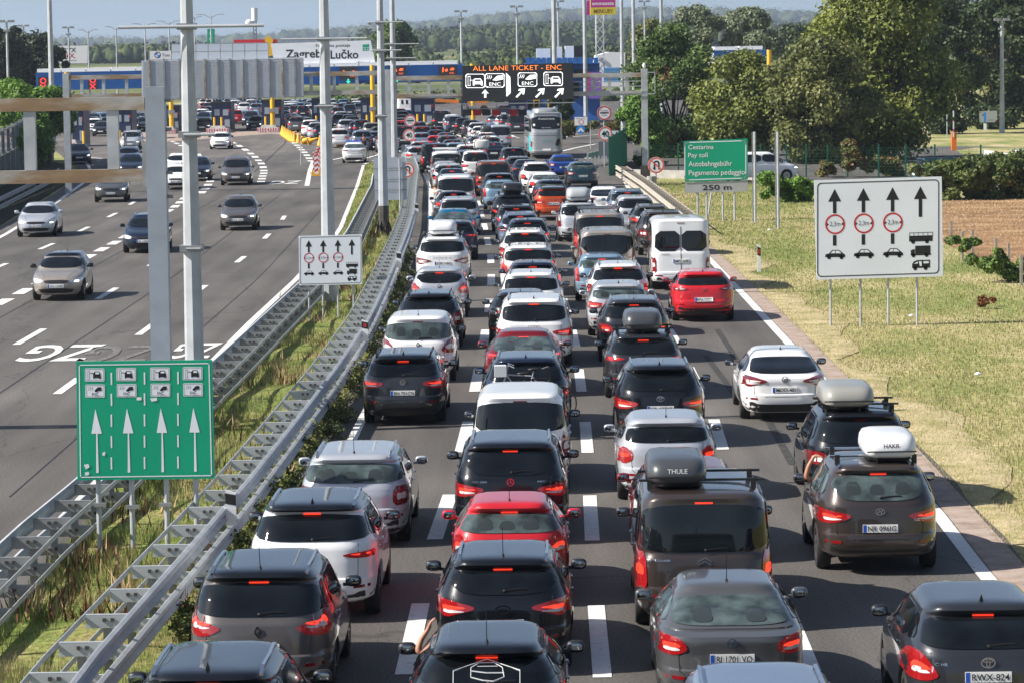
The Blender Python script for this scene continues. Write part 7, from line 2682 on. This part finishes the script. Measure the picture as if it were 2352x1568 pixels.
ptree('linden_tree', 1722, 24, 190, 150, 400, L_lind, 'silvery blossoming round tree at the skyline, right one of the pair', n=12000, size=.36, seed=23, clumps=30)
ptree('linden_tree', 1500, 50, 190, 110, 420, L_oak, 'olive tree with yellowish crown above the gantry end', n=8000, size=.36, seed=24, clumps=26)
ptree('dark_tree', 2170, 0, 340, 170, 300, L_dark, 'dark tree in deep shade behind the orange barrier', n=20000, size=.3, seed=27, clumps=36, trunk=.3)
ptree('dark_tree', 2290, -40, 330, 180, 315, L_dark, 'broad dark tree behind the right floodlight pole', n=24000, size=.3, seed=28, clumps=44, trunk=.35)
ptree('birch_tree', 2330, -60, 260, 190, 345, L_oak, 'weeping olive crown at the top right corner', n=16000, size=.32, seed=29, clumps=36, style='tall')
ptree('pine_tree', 2215, -30, 180, 100, 380, L_con, 'dark pine at the skyline between plane tree and birch', n=9000, size=.4, seed=30, clumps=26)
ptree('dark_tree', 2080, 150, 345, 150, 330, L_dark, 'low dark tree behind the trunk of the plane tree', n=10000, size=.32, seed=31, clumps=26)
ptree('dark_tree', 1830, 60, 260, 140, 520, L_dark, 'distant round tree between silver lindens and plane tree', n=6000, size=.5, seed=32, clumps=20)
ptree('poplar_tree', 905, 52, 148, 92, 560, L_rob, 'large dark green tree on the skyline right of the Zagreb Lučko sign', n=12000, size=.45, seed=33, clumps=34, mix=(L_oak, 2.4))
ptree('cypress_tree', 1290, 215, 282, 62, 300, L_dark, 'dark shrub-like conifer between coach and toll warning signs', n=7000, size=.2, seed=34, clumps=18, style='tall')
for i, (cx, yt, yb, w, Yt, sd_) in enumerate([(5, 70, 200, 100, 372, 40), (60, 82, 215, 110, 380, 41), (95, 85, 210, 70, 392, 42), (125, 112, 205, 60, 376, 43), (25, 62, 200, 60, 400, 44)]):
    ptree('conifer', cx, yt, yb, w, Yt, L_con, 'dark conifer in the left corner group, ' + ['at the frame edge', 'broadest one', 'tall one with brown patch', 'rightmost one beside the billboard', 'highest one'][i],
          n=11000, size=.32, seed=sd_, clumps=30, style='tall', group='dark conifers at the left', mix=(L_rust, 3.05) if i in (2, 3) else None)
for i, (cx, yt, yb, w, Yt, sd_) in enumerate([(30, 190, 420, 150, 236, 50), (110, 205, 300, 130, 240, 51), (-10, 230, 470, 120, 215, 52), (60, 250, 420, 110, 228, 53), (150, 250, 300, 60, 244, 54)]):
    ptree('acacia_tree', cx, yt, yb, w, Yt, L_loc, 'bright green acacia behind the noise barrier, ' + ['topmost crown', 'reaching over the glass panels', 'at the left frame edge', 'lower crown', 'rightmost small crown'][i],
          n=14000 if i < 4 else 5000, size=.2, seed=sd_, clumps=30, group='acacias behind the noise barrier', trunk=.15)


def pbush(name, items, Y, lm, label, n, size, seed, **kw):
    """items: (px, py of clump centre, radius px)"""
    pts = []
    for i, (x, y, r_) in enumerate(items):
        p = atd(x, y, Y + (i % 3 - 1) * .8)
        pts.append((p.x, p.y, max(.2, p.z), r_ * Y / FPX, r_ * Y / FPX * .8))
    return bush(name, pts, lm, label, n=n, size=size, seed=seed, **kw)


pbush('hedge', [(2130 + k * 16, 398 - (k % 3) * 6 - k * 1.2 + jj * 22, 24) for k in range(16) for jj in range(2)] + [(2150, 440, 24), (2180, 445, 24), (2215, 446, 24), (2250, 442, 26), (2285, 444, 26), (2320, 442, 26), (2350, 442, 26), (2375, 400, 34), (2340, 380, 28), (2300, 390, 26)], 172, L_hedge,
      'long dense hedge between brown field and parking on the right', 42000, .16, 61, mix=(L_oak, .25), cat='hedge')
pbush('shrub', [(1775, 410, 22), (1800, 430, 26), (1830, 455, 30), (1850, 430, 22), (1770, 440, 16)], 172, L_loc, 'leafy green shrub left of the large white lane sign', 9000, .16, 62)
pbush('shrub', [(2195, 552, 14), (2215, 562, 13), (2240, 560, 10)], 122, L_hedge, 'small shrub at the field fence right of the white lane sign', 3000, .11, 63, mix=(L_loc, .4))
pbush('shrub', [(2262, 600, 22), (2290, 605, 24), (2320, 618, 24), (2342, 640, 20), (2300, 585, 14)], 112, L_hedge, 'larger green shrub in front of the brown field', 6500, .11, 64, mix=(L_loc, .4))
pbush('dry_plant', [(2262, 695, 14), (2280, 702, 9)], 101, L_rust, 'small dry brown plant in the verge grass at the right', 700, .09, 65)
pbush('ivy', [(1950, 350, 18), (1960, 375, 20), (1905, 395, 16), (2000, 385, 24), (2050, 375, 22), (2060, 400, 22), (2100, 395, 20), (1895, 380, 14)], 203, L_oak, 'ivy and brambles tangled on the mesh fence above the white lane sign', 9000, .16, 66, mix=(L_rust, .25), cat='climber')
pbush('shrub_row', [(1290, 285, 18), (1310, 292, 16), (1340, 290, 18), (1365, 285, 16), (1410, 282, 20), (1440, 300, 24), (1420, 320, 18)], 285, L_hedge, 'row of low shrubs behind the pale guardrail right of the coach', 7000, .2, 67, mix=(L_rust, .3))
pbush('shrub', [(755, 232, 8), (780, 230, 10), (800, 233, 9)], 480, L_loc, 'bright bush behind the booths between the pole pair', 1500, .3, 68)
pbush('shrub', [(990, 287, 5), (983, 289, 4), (800, 287, 3)], 340, L_hedge, 'small planter bush beside the framed booth', 500, .2, 69)
# weeds along the right barrier of the median
pts = []
rs = np.random.RandomState(8)
for k in range(46):
    Yk = 44 + k * 1.9
    pts.append((curve(MEDR, Yk) - .05 + rs.rand() * .25, Yk + rs.rand(), .12, .22 + .16 * rs.rand(), .16 + .18 * rs.rand() * (1.6 if 60 < Yk < 92 else 1)))
bush('roadside_weeds', pts, L_dark, '', n=26000, size=.06, seed=71, kind='stuff', mix=(L_oak, .5))

# ------------------------------------------------------------------ noise barrier
NW = [(150, -27.2), (185, -29.3), (210, -31.0), (240, -33.6), (262, -35.6)]
r = empty('noise_barrier', (-31, 206, 0))
tag(r, 'noise barrier with clear panels on green base boards at the left', 'noise barrier')
mpan = mat('absorber_panel', (.085, .10, .085), .8, var=.25, vscale=1.2)
mcl = mat('clear_panel', (.30, .36, .36), .05, spec=.7, var=.25, vscale=.8)
for k in range(28):
    ya, yb = 150 + 4 * k, 150 + 4 * (k + 1)
    a, b = Vector((curve(NW, ya) + 31, ya - 206, 0)), Vector((curve(NW, yb) + 31, yb - 206, 0))
    hb = 1.55 + .012 * (ya - 150)
    MB().bar(a + Vector((0, 0, hb / 2)), b + Vector((0, 0, hb / 2)), .12, hb).build('base_board', mpan, r)
    MB().bar(a + Vector((0, 0, hb + .75)), b + Vector((0, 0, hb + .75)), .03, 1.3).build('clear_panel', mcl, r)
    MB().box(a + Vector((0, 0, (hb + 1.6) / 2)), (.22, .16, hb + 1.6)).build('post', M_galvd, r)
    MB().bar(a + Vector((0, 0, hb + 1.45)), b + Vector((0, 0, hb + 1.45)), .07, .07).build('top_rail', M_galvd, r)
# dark bank below the barrier
mb = MB()
n = 60
for i in range(n + 1):
    Y = 100 + 150 * i / n
    x0 = curve([(100, -23.4), (150, -23.6), (176, -25.4), (224, -28.8), (262, -35)], Y)
    x1 = curve([(100, -26.5)] + NW, Y)
    for j in range(4): mb.v.append((x0 + (x1 - x0) * j / 3, Y, .0 + .35 * j / 3))
for i in range(n):
    for j in range(3):
        a = i * 4 + j
        mb.f.append((a, a + 1, a + 5, a + 4)); mb.m.append(0)
tag(mb.build('left_bank', ramp_mat('bank_soil', [(.35, (.018, .018, .012)), (.65, (.06, .062, .03))], scale=1.5, rough=1, bump=.6), smooth=True), kind='structure')

# ------------------------------------------------------------------ fences on the right
MG = mat('fence_green', (.01, .10, .06), .5)
r = empty('mesh_fence', at(1490, 402).to_tuple())
tag(r, 'green wire mesh fence running behind the toll information sign', 'fence')
o = r.location
P0, P1 = at(1490, 402), at(2260, 412)
d = P1 - P0
mb = MB()
n = int(d.length / .25)
for i in range(n + 1):
    p = d * (i / n)
    mb.box(p + Vector((0, 0, .95)), (.007, .007, 1.75))
for k in range(10): mb.bar(Vector((0, 0, .1 + k * .19)), d + Vector((0, 0, .1 + k * .19)), .006)
mb.build('wire_mesh', MG, r)
for px_ in (1491, 1563, 1640, 1700, 1760, 1820, 1865.5, 1915, 1960, 2030, 2090, 2154, 2253):
    t = (px_ - 1490) / 770
    MB().box(d * t + Vector((0, -.04, 1.0)), (.09, .09, 2.05)).build('post', MG, r)
r2 = empty('mesh_fence', at(1405, 402).to_tuple())
tag(r2, 'dense green screen fence left of the gantry post', 'fence')
a, b = at(1400, 404) - r2.location, at(1440, 372) - r2.location
for k in range(5):
    p0, p1 = a.lerp(b, k / 5), a.lerp(b, (k + 1) / 5)
    mb = MB()
    for i in range(30):
        q_ = p0.lerp(p1, i / 30)
        mb.box(q_ + Vector((0, 0, 1.2)), (.05, .16, 2.4))
    mb.build('screen_panel', MG, r2)
    MB().box(p0 + Vector((0, 0, 1.25)), (.1, .1, 2.5)).build('post', MG, r2)
r = empty('low_wall', at(1440, 406).to_tuple())
tag(r, 'low concrete wall below the green mesh fence', 'wall')
a, b = at(1440, 407) - r.location, at(1760, 414) - r.location
MB().bar(a + Vector((0, 0, .22)), b + Vector((0, 0, .22)), .25, .5).build('wall', M_conc, r)
o = MB().cyl((0, 0, 0), (0, 0, 1.05), .27, .26, n=14).build('concrete_stub', M_conc)
o.location = at(1497, 450)
tag(o, 'short round concrete stub behind the no U turn sign', 'post')
# field fence posts
for i, (x, y0, y1) in enumerate([(2185, 542, 566), (2211, 553, 598), (2234, 560, 590), (2288, 575, 612), (2317, 589, 625), (2346, 596, 656)]):
    p = at(x, y1)
    o = MB().box((0, 0, .5), (.09, .09, 1.0 if i != 1 else 1.1)).build('fence_stake', mat('stake_grey', (.30, .27, .24), .9, var=.2))
    o.location = p
    tag(o, 'weathered concrete stake at the edge of the brown field', 'fence stake', 'stakes along the field edge')
# barrier gate
p = at(2191, 346)
r = empty('barrier_gate', p)
tag(r, 'orange barrier gate with raised red and white arm', 'barrier gate')
s = p.y / FPX
MB().box((0, 0, .68), (.36, .36, 1.36)).build('housing', mat('gate_orange', (.75, .17, .01), .45), r)
mb = MB().box((-.05, -.22, 2.6), (.09, .05, 3.2))
mb.build('arm', M_white, r)
mb = MB()
for k in range(4): mb.box((-.05, -.25, 1.5 + k * .8), (.095, .02, .22))
mb.build('red_bands', mat('band_red', (.55, .03, .02), .5), r)
B = Board('info_board', 300, [(2249, 256), (2290, 255), (2290, 281), (2250, 282)], 'white information board on three legs beside the floodlight pole', m=M_white)
B.poly('red_corner', [[(2250, 257), (2255, 257), (2250, 261)], [(2286, 277), (2290, 277), (2290, 281), (2286, 281)]], M_sred)
B.poly('print', [[(2256, 262), (2262, 262), (2262, 268), (2256, 268)], [(2268, 276), (2284, 275.6), (2284, 277), (2268, 277.4)]], mat('print_grey', (.3, .34, .4), .5))
B.posts([(2258, 322), (2283, 324)], r=.05)
B = Board('blue_signpost', 288, [(2260, 259), (2265, 259), (2265, 281), (2260, 281)], 'narrow blue signpost in front of the white information board', m=M_sblue, thick=.03)
B.poly('small_sign', [[(2259, 284), (2266, 284), (2266, 300), (2259, 300)]], M_white)
B.posts([(2263, 333)], r=.04)
# parked vehicles on the side road
make_car('van', 'white', (at(1700, 420).x + 1.3, at(1700, 420).y + 2.2), -1.35, 'white pickup-like van behind the mesh fence right of the toll sign', 'parked vehicles on the side road', detail=1, front=True, lit=False, third=False, fin=None, ov=dict(H=1.75, L=4.6))
make_car('suv', 'dark_teal', (at(2183, 428).x, at(2183, 428).y), -1.3, 'dark green car half hidden behind the long hedge', 'parked vehicles on the side road', detail=1, front=True, lit=False, third=False, rails='black')
make_car('hatch', 'white', (at(2388, 398).x, at(2388, 398).y), -1.4, 'white car at the right frame edge behind the white guardrail', 'parked vehicles on the side road', detail=1, front=True, lit=False, third=False)
# ------------------------------------------------------------------ people and bicycles
def skinned(name, joints, edges, radii, m, parent=None, sub=1):
    me = bpy.data.meshes.new(name)
    me.from_pydata(joints, edges, [])
    o = bpy.data.objects.new('tmp_skin', me)
    COL.objects.link(o)
    o.modifiers.new('s', 'SKIN')
    for i, v in enumerate(me.skin_vertices[0].data if me.skin_vertices else []): pass
    if not me.skin_vertices:
        bm = bmesh.new(); bm.from_mesh(me); bm.verts.layers.skin.verify(); bm.to_mesh(me); bm.free()
    for i, v in enumerate(me.skin_vertices[0].data):
        v.radius = (radii[i], radii[i])
        v.use_root = (i == 0)
    ss = o.modifiers.new('u', 'SUBSURF')
    ss.levels = ss.render_levels = sub
    dg = bpy.context.evaluated_depsgraph_get()
    m2 = bpy.data.meshes.new_from_object(o.evaluated_get(dg))
    bpy.data.objects.remove(o)
    m2.materials.clear()
    m2.materials.append(m)
    m2.polygons.foreach_set('use_smooth', [True] * len(m2.polygons))
    m2.name = name
    return link_mesh(name, m2, parent)


def hand(base, d, up, parent, s=1.0):
    """palm with four curled fingers and a thumb, one continuous mesh"""
    d, up = Vector(d).normalized(), Vector(up).normalized()
    sd_ = d.cross(up).normalized()
    J, E_, R_ = [Vector(base)], [], [.026 * s]
    palm = Vector(base) + d * .07 * s
    J.append(palm); E_.append((0, 1)); R_.append(.030 * s)
    for k, (off, ln) in enumerate(((-.030, .075), (-.010, .085), (.010, .08), (.030, .062))):
        r0 = palm + sd_ * off * s + d * .015 * s
        i = len(J)
        J += [r0, r0 + d * ln * .5 * s - up * .008 * s, r0 + d * ln * .8 * s - up * .035 * s]
        R_ += [.011 * s, .009 * s, .008 * s]
        E_ += [(1, i), (i, i + 1), (i + 1, i + 2)]
    i = len(J)
    t0 = Vector(base) + d * .03 * s - sd_ * .032 * s
    J += [t0, t0 + (d * .6 - sd_ * .8) * .045 * s, t0 + (d * 1.0 - sd_ * .6) * .07 * s]
    R_ += [.013 * s, .011 * s, .009 * s]
    E_ += [(1, i), (i, i + 1), (i + 1, i + 2)]
    return J, E_, R_


def arm(root_loc, rz, pts, radii, label, palm_dir, up):
    r = empty('person', root_loc, rz)
    tag(r, label, 'person')
    J = [Vector(p) for p in pts]
    E_ = [(i, i + 1) for i in range(len(J) - 1)]
    hj, he, hr = hand(J[-1], palm_dir, up, r)
    n = len(J)
    J2 = J + hj[1:]
    m_ = lambda i: n - 1 if i == 0 else n - 1 + i
    E2 = E_ + [(m_(a), m_(b)) for a, b in he]
    skinned('body', J2, E2, list(radii) + hr[1:], M_skin, r)
    return r


def person(loc, rz, label, shirt, trousers, joints=None, hair=(.03, .02, .015), sleeves=None, hs=1.78):
    """standing figure: one body mesh, clothes and hair as parts"""
    r = empty('person', loc, rz)
    tag(r, label, 'person')
    k = hs / 1.78
    D = dict(pel=(0, 0, .95), wa=(0, .01, 1.12), ch=(0, .02, 1.34), nk=(0, .01, 1.50), hd=(0, -.01, 1.64), ht=(0, -.01, 1.73),
             ls=(-.19, .01, 1.42), le=(-.25, .02, 1.14), lw=(-.22, -.10, .92), rs=(.19, .01, 1.42), re=(.25, .02, 1.14), rw=(.22, -.10, .92),
             lh=(-.10, 0, .90), lk=(-.11, -.02, .50), la=(-.11, .03, .09), lt=(-.13, -.13, .04), rh=(.10, 0, .90), rk=(.12, -.02, .50), ra=(.13, .03, .09), rt=(.15, -.13, .04))
    if joints: D.update(joints)
    names = list(D)
    J = [Vector(D[n_]) * k for n_ in names]
    R_ = dict(pel=.13, wa=.125, ch=.145, nk=.06, hd=.10, ht=.07, ls=.065, le=.045, lw=.03, rs=.065, re=.045, rw=.03, lh=.10, lk=.062, la=.042, lt=.035, rh=.10, rk=.062, ra=.042, rt=.035)
    ED = [('pel', 'wa'), ('wa', 'ch'), ('ch', 'nk'), ('nk', 'hd'), ('hd', 'ht'), ('ch', 'ls'), ('ls', 'le'), ('le', 'lw'), ('ch', 'rs'), ('rs', 're'), ('re', 'rw'), ('pel', 'lh'), ('lh', 'lk'), ('lk', 'la'), ('la', 'lt'), ('pel', 'rh'), ('rh', 'rk'), ('rk', 'ra'), ('ra', 'rt')]
    ix = {n_: i for i, n_ in enumerate(names)}
    E_ = [(ix[a], ix[b]) for a, b in ED]
    rad = [R_[n_] * k for n_ in names]
    for w_, e_ in (('lw', 'le'), ('rw', 're')):
        b = J[ix[w_]]
        d = (b - J[ix[e_]]).normalized()
        hj, he, hr = hand(b, d, Vector((0, -1, .2)), r)
        n = len(J)
        J += hj[1:]
        rad += hr[1:]
        mm = lambda i, n=n, w_=w_: ix[w_] if i == 0 else n - 1 + i
        E_ += [(mm(a), mm(b2)) for a, b2 in he]
    skinned('body', J, E_, rad, M_skin, r)
    f = 1.13
    sub = lambda ks: ([Vector(D[n_]) * k for n_ in ks])
    def cloth(nm, ks, ed, m, g=f, cut=None):
        JJ = sub(ks)
        if cut:
            for n_, (tow, t) in cut.items(): JJ[ks.index(n_)] = JJ[ks.index(n_)].lerp(Vector(D[tow]) * k, t)
        skinned(nm, JJ, [(ks.index(a), ks.index(b)) for a, b in ed], [R_[n_] * k * g + .006 for n_ in ks], m, r)
    cloth('shirt', ['wa', 'pel', 'ch', 'ls', 'le', 'rs', 're'] + (['lw', 'rw'] if sleeves else []), [('pel', 'wa'), ('wa', 'ch'), ('ch', 'ls'), ('ls', 'le'), ('ch', 'rs'), ('rs', 're')] + ([('le', 'lw'), ('re', 'rw')] if sleeves else []), shirt,
          cut=None if sleeves else {'le': ('ls', .45), 're': ('rs', .45)})
    cloth('trousers', ['pel', 'lh', 'lk', 'la', 'rh', 'rk', 'ra'], [('pel', 'lh'), ('lh', 'lk'), ('lk', 'la'), ('pel', 'rh'), ('rh', 'rk'), ('rk', 'ra')], trousers, g=1.16)
    hd = Vector(D['hd']) * k
    MB().ell(hd + Vector((0, .02, .035)) * k, (.105 * k, .115 * k, .11 * k), n=14, m=9).build('hair', mat('hair_%d' % int(hair[0] * 1000), hair, .7), r, smooth=True)
    fm = MB()
    fm.ell(hd + Vector((0, -.105, -.01)) * k, (.016, .02, .025))
    for sx in (-1, 1): fm.ell(hd + Vector((sx * .036, -.092, .015)) * k, (.013, .01, .009), mi=1)
    fm.ell(hd + Vector((0, -.095, -.055)) * k, (.028, .008, .008), mi=2)
    for sx in (-1, 1): fm.ell(hd + Vector((sx * .10, .0, 0)) * k, (.012, .022, .032))
    fm.build('face', [M_skin, M_ink, mat('lips', (.35, .09, .07), .5)], r, smooth=True)
    for a_, t_ in (('la', 'lt'), ('ra', 'rt')):
        c = (Vector(D[a_]) + Vector(D[t_])) / 2 * k
        MB().ell((c.x, c.y, .05), (.055, .15, .05), sq=.7).build('shoe', M_black, r, smooth=True)
    return r


# cameraman beside the police car
p = at(837, 366)
person(p, pi + .25, 'man in black shirt with hands on hips beside the white police car', mat('shirt_black', (.02, .02, .022), .9), mat('trousers_grey', (.10, .09, .08), .9),
       joints=dict(le=(-.42, .06, 1.20), lw=(-.20, -.02, 1.02), re=(.42, .06, 1.20), rw=(.20, -.02, 1.02)), hs=1.9)
r = empty('camera_tripod', at(849, 369))
tag(r, 'camera tripod standing beside the man in black', 'tripod')
for k in range(3):
    a = 2 * pi * k / 3 + .3
    MB().cyl((.45 * cos(a), .45 * sin(a), 0), (0, 0, 1.35), .02, n=6).build('leg', M_black, r)
MB().box((0, 0, 1.45), (.14, .3, .16)).build('camera_body', M_black, r)
# person in white leaning beside the dark blue car
p = at(999, 503)
person(p, pi - .5, 'person in white leaning out beside the dark blue car at the barrier', mat('shirt_white', (.62, .62, .60), .9), mat('trousers_white', (.60, .60, .58), .9),
       joints=dict(le=(-.42, -.20, 1.34), lw=(-.68, -.34, 1.30), re=(.30, -.22, 1.22), rw=(.34, -.46, 1.26), nk=(0, -.06, 1.50), hd=(0, -.12, 1.60), ht=(0, -.13, 1.69)), sleeves=True, hs=1.7, hair=(.16, .10, .05))


def car_local(t): return t[0].location, t[0].rotation_euler.z


# arms out of windows
l, rz = car_local(tu)
T = tu[1]
w = T.W / 2
ym = T.ax[0] - T.wb * .36
arm(l, rz, [(-w + .20, ym + .05, T.belt + .0), (-w + .01, ym, T.belt + .09), (-w + .06, ym - .02, T.belt + .28), (-w + .15, ym - .02, T.H - .13)], (.046, .048, .038, .027),
    'raised bare arm from the brown SUV, its hand resting on the roof edge', (.8, -.1, -.1), (0, 0, 1))
l, rz = car_local(fb)
T = fb[1]
w = T.W / 2
ym = T.ax[0] - T.wb * .36
arm(l, rz, [(-w + .22, ym, T.belt - .02), (-w + .04, ym - .05, T.belt + .05), (-w + .09, ym, T.belt + .18), (-w + .17, ym, T.belt + .29)], (.042, .044, .034, .026),
    'bare arm at the window of the black hatchback with the fire brigade emblem', (.4, 0, 1), (-1, 0, .3))
p = atd(1457, 1098, 57)
l, rz = car_local(bx)
r = arm((p.x, p.y, 0), 0, [(.32, .4, p.z - .12), (.14, .35, p.z - .10), (.02, .05, p.z), (-.02, -.10, p.z)], (.05, .05, .04, .03),
        'hand hanging from the window of the dark red car beside the brown van', (-.3, -.4, -.8), (-1, 0, 0))

# fire brigade emblem on the rear window
T = fb[1]


def on_glass(T, root, name, lines_, w, m, off=.02):
    mb = MB()
    for (x0, z0), (x1, z1_) in lines_:
        n = 3
        for k in range(n):
            a = T.surf(x0 + (x1 - x0) * k / n, z0 + (z1_ - z0) * k / n) + Vector((0, -off, 0))
            b = T.surf(x0 + (x1 - x0) * (k + 1) / n, z0 + (z1_ - z0) * (k + 1) / n) + Vector((0, -off, 0))
            mb.bar(a, b, .006, w)
    return mb.build(name, m, root)


H_ = [(-.36, 1.07), (-.36, 1.21), (0, 1.305), (.36, 1.21), (.36, 1.07)]
on_glass(T, fb[0], 'emblem_frame', list(zip(H_, H_[1:])), .014, M_white)
hel = [(-.17, 1.15), (-.17, 1.235), (-.08, 1.275), (.08, 1.275), (.17, 1.235), (.19, 1.15), (.08, 1.11), (-.04, 1.12), (-.17, 1.15)]
on_glass(T, fb[0], 'emblem_helmet', list(zip(hel, hel[1:])) + [((-.17, 1.21), (.0, 1.19)), ((0, 1.19), (.19, 1.19)), ((-.1, 1.245), (.12, 1.245))], .012, M_white)
put_flat(T, fb[0], 'lettering', 'Feuerwehr', 0, 1.06, .06, M_white, off=.025, width=.50, bold=.02)
put_flat(T, fb[0], 'lettering', 'Schwanenstadt', 0, 1.0, .06, M_white, off=.025, width=.80, bold=.02)


# bicycles
def bicycle(loc, rz, label, col, tilt=0.0, scale=1.0, basket=False, group=None):
    r = empty('bicycle', loc)
    r.rotation_euler = (tilt, 0, rz)
    r.scale = (scale,) * 3
    tag(r, label, 'bicycle', group)
    m = mat('bike_' + col, {'silver': (.5, .5, .52), 'black': (.02, .02, .02), 'white': (.7, .7, .7)}[col], .4, .5)
    for x in (-.52, .52):
        mb = MB()
        for k in range(28):
            a, b = 2 * pi * k / 28, 2 * pi * (k + 1) / 28
            mb.cyl((x + .34 * cos(a), 0, .34 + .34 * sin(a)), (x + .34 * cos(b), 0, .34 + .34 * sin(b)), .018, n=6, caps=False)
        w_ = mb.build('wheel', M_rubber, r)
        mb = MB()
        for k in range(14):
            a = 2 * pi * k / 14
            mb.cyl((x, 0, .34), (x + .33 * cos(a), 0, .34 + .33 * sin(a)), .003, n=3, caps=False)
        mb.build('spokes', M_chrome, w_)
    A, Bk, C_, D_, E_ = Vector((-.52, 0, .34)), Vector((-.05, 0, .30)), Vector((-.18, 0, .82)), Vector((.35, 0, .86)), Vector((.52, 0, .34))
    mb = MB()
    for a, b in ((A, Bk), (Bk, C_), (A, C_), (C_, D_), (Bk, D_), (D_, E_)): mb.cyl(a, b, .017, n=6)
    mb.cyl(C_, C_ + Vector((-.03, 0, .12)), .012, n=6).cyl(D_, D_ + Vector((-.04, 0, .18)), .013, n=6)
    mb.build('frame', m, r)
    MB().ell(C_ + Vector((-.03, 0, .14)), (.13, .07, .035)).build('saddle', M_black, r, smooth=True)
    h = D_ + Vector((-.04, 0, .18))
    MB().tube([h + Vector((-.12, -.28, -.02)), h + Vector((0, -.2, .03)), h, h + Vector((0, .2, .03)), h + Vector((-.12, .28, -.02))], .012).build('handlebar', M_chrome if col == 'silver' else M_black, r)
    MB().cyl(Bk, Bk + Vector((.12, -.06, -.10)), .012, n=5).cyl(Bk, Bk + Vector((-.12, .06, .10)), .012, n=5).build('pedals', M_black, r)
    if basket: MB().box(h + Vector((.16, 0, -.10)), (.24, .30, .22)).build('basket', mat('basket_white', (.6, .62, .63), .6), r)
    return r


l, rz = car_local(bk)
T = bk[1]
bicycle((l.x - .08, l.y - T.L / 2 - .22, .48), pi + .02, 'silver city bicycle with white basket on the rear carrier of the dark blue SUV', 'silver', basket=True)
bicycle((l.x + .12, l.y - T.L / 2 - .42, .42), .04, 'black bicycle on the outer rack of the dark blue SUV rear carrier', 'black')
r = empty('bike_carrier', (l.x, l.y - T.L / 2, .35))
tag(r, 'rear bicycle carrier on the dark blue SUV', 'bicycle carrier')
MB().bar((-.75, -.22, .1), (.75, -.22, .1), .08, .03).build('rail', M_black, r)
MB().bar((-.75, -.42, .04), (.75, -.42, .04), .08, .03).build('rail', M_black, r)
p = at(1092, 352, 1.75)
o = MB().ell((0, 0, .5), (.5, .6, .32), sq=.5, n=20).build('roof_load', mat('tarp_white', (.7, .7, .68), .8, var=.1), smooth=True)
o.location = (p.x + .35, p.y + 1.2, 1.75)
tag(o, 'white covered load on the roof of the white off-road car', 'luggage')
for k in range(2):
    bicycle((p.x + .2, p.y + .7 + .5 * k, 2.05), .1 + pi * k, ['dark bicycle standing on the roof of the white off-road car, nearer one', 'second bicycle standing on the roof of the white off-road car'][k], 'black')
p = at(292, 386)
bicycle((p.x - .3, p.y + 2.0, 1.55), pi / 2, 'bicycle carried on the roof of the white hatchback above the gantry beam', 'white')
# roof bars on the two vans
for t, lb in ((ren, 'white roof bars on the white rental van'), (tr_, 'silver ladder bars on the roof of the beige grey van')):
    l, rz = car_local(t)
    T = t[1]
    r = empty('roof_rack', (l.x, l.y, T.H), rz)
    tag(r, lb, 'roof rack')
    for dy in ((-1.6, -.4, .9) if t is ren else (-1.7, -1.2, -.7, -.2)):
        MB().bar((-.78, dy, .12), (.78, dy, .12), .07, .05).build('cross_bar', M_white if t is ren else M_chrome, r)
        for sx in (-1, 1): MB().box((sx * .72, dy, .04), (.06, .08, .16)).build('foot', M_black, r)
# ------------------------------------------------------------------ haze in the air
def haze(density):
    mb = MB()
    x0, x1, y0, y1, z0, z1_ = -2600, 2800, -60, 8200, -12, 96
    mb.box(((x0 + x1) / 2, (y0 + y1) / 2, (z0 + z1_) / 2), (x1 - x0, y1 - y0, z1_ - z0))
    m = bpy.data.materials.new('haze')
    m.use_nodes = True
    t = m.node_tree
    t.nodes.clear()
    o_ = t.nodes.new('ShaderNodeOutputMaterial')
    v = t.nodes.new('ShaderNodeVolumePrincipled')
    v.inputs['Color'].default_value = (.70, .82, 1, 1)
    v.inputs['Density'].default_value = density
    v.inputs['Anisotropy'].default_value = .3
    t.links.new(v.outputs[0], o_.inputs['Volume'])
    o = mb.build('haze', m)
    tag(o, kind='stuff')


haze(.00012)
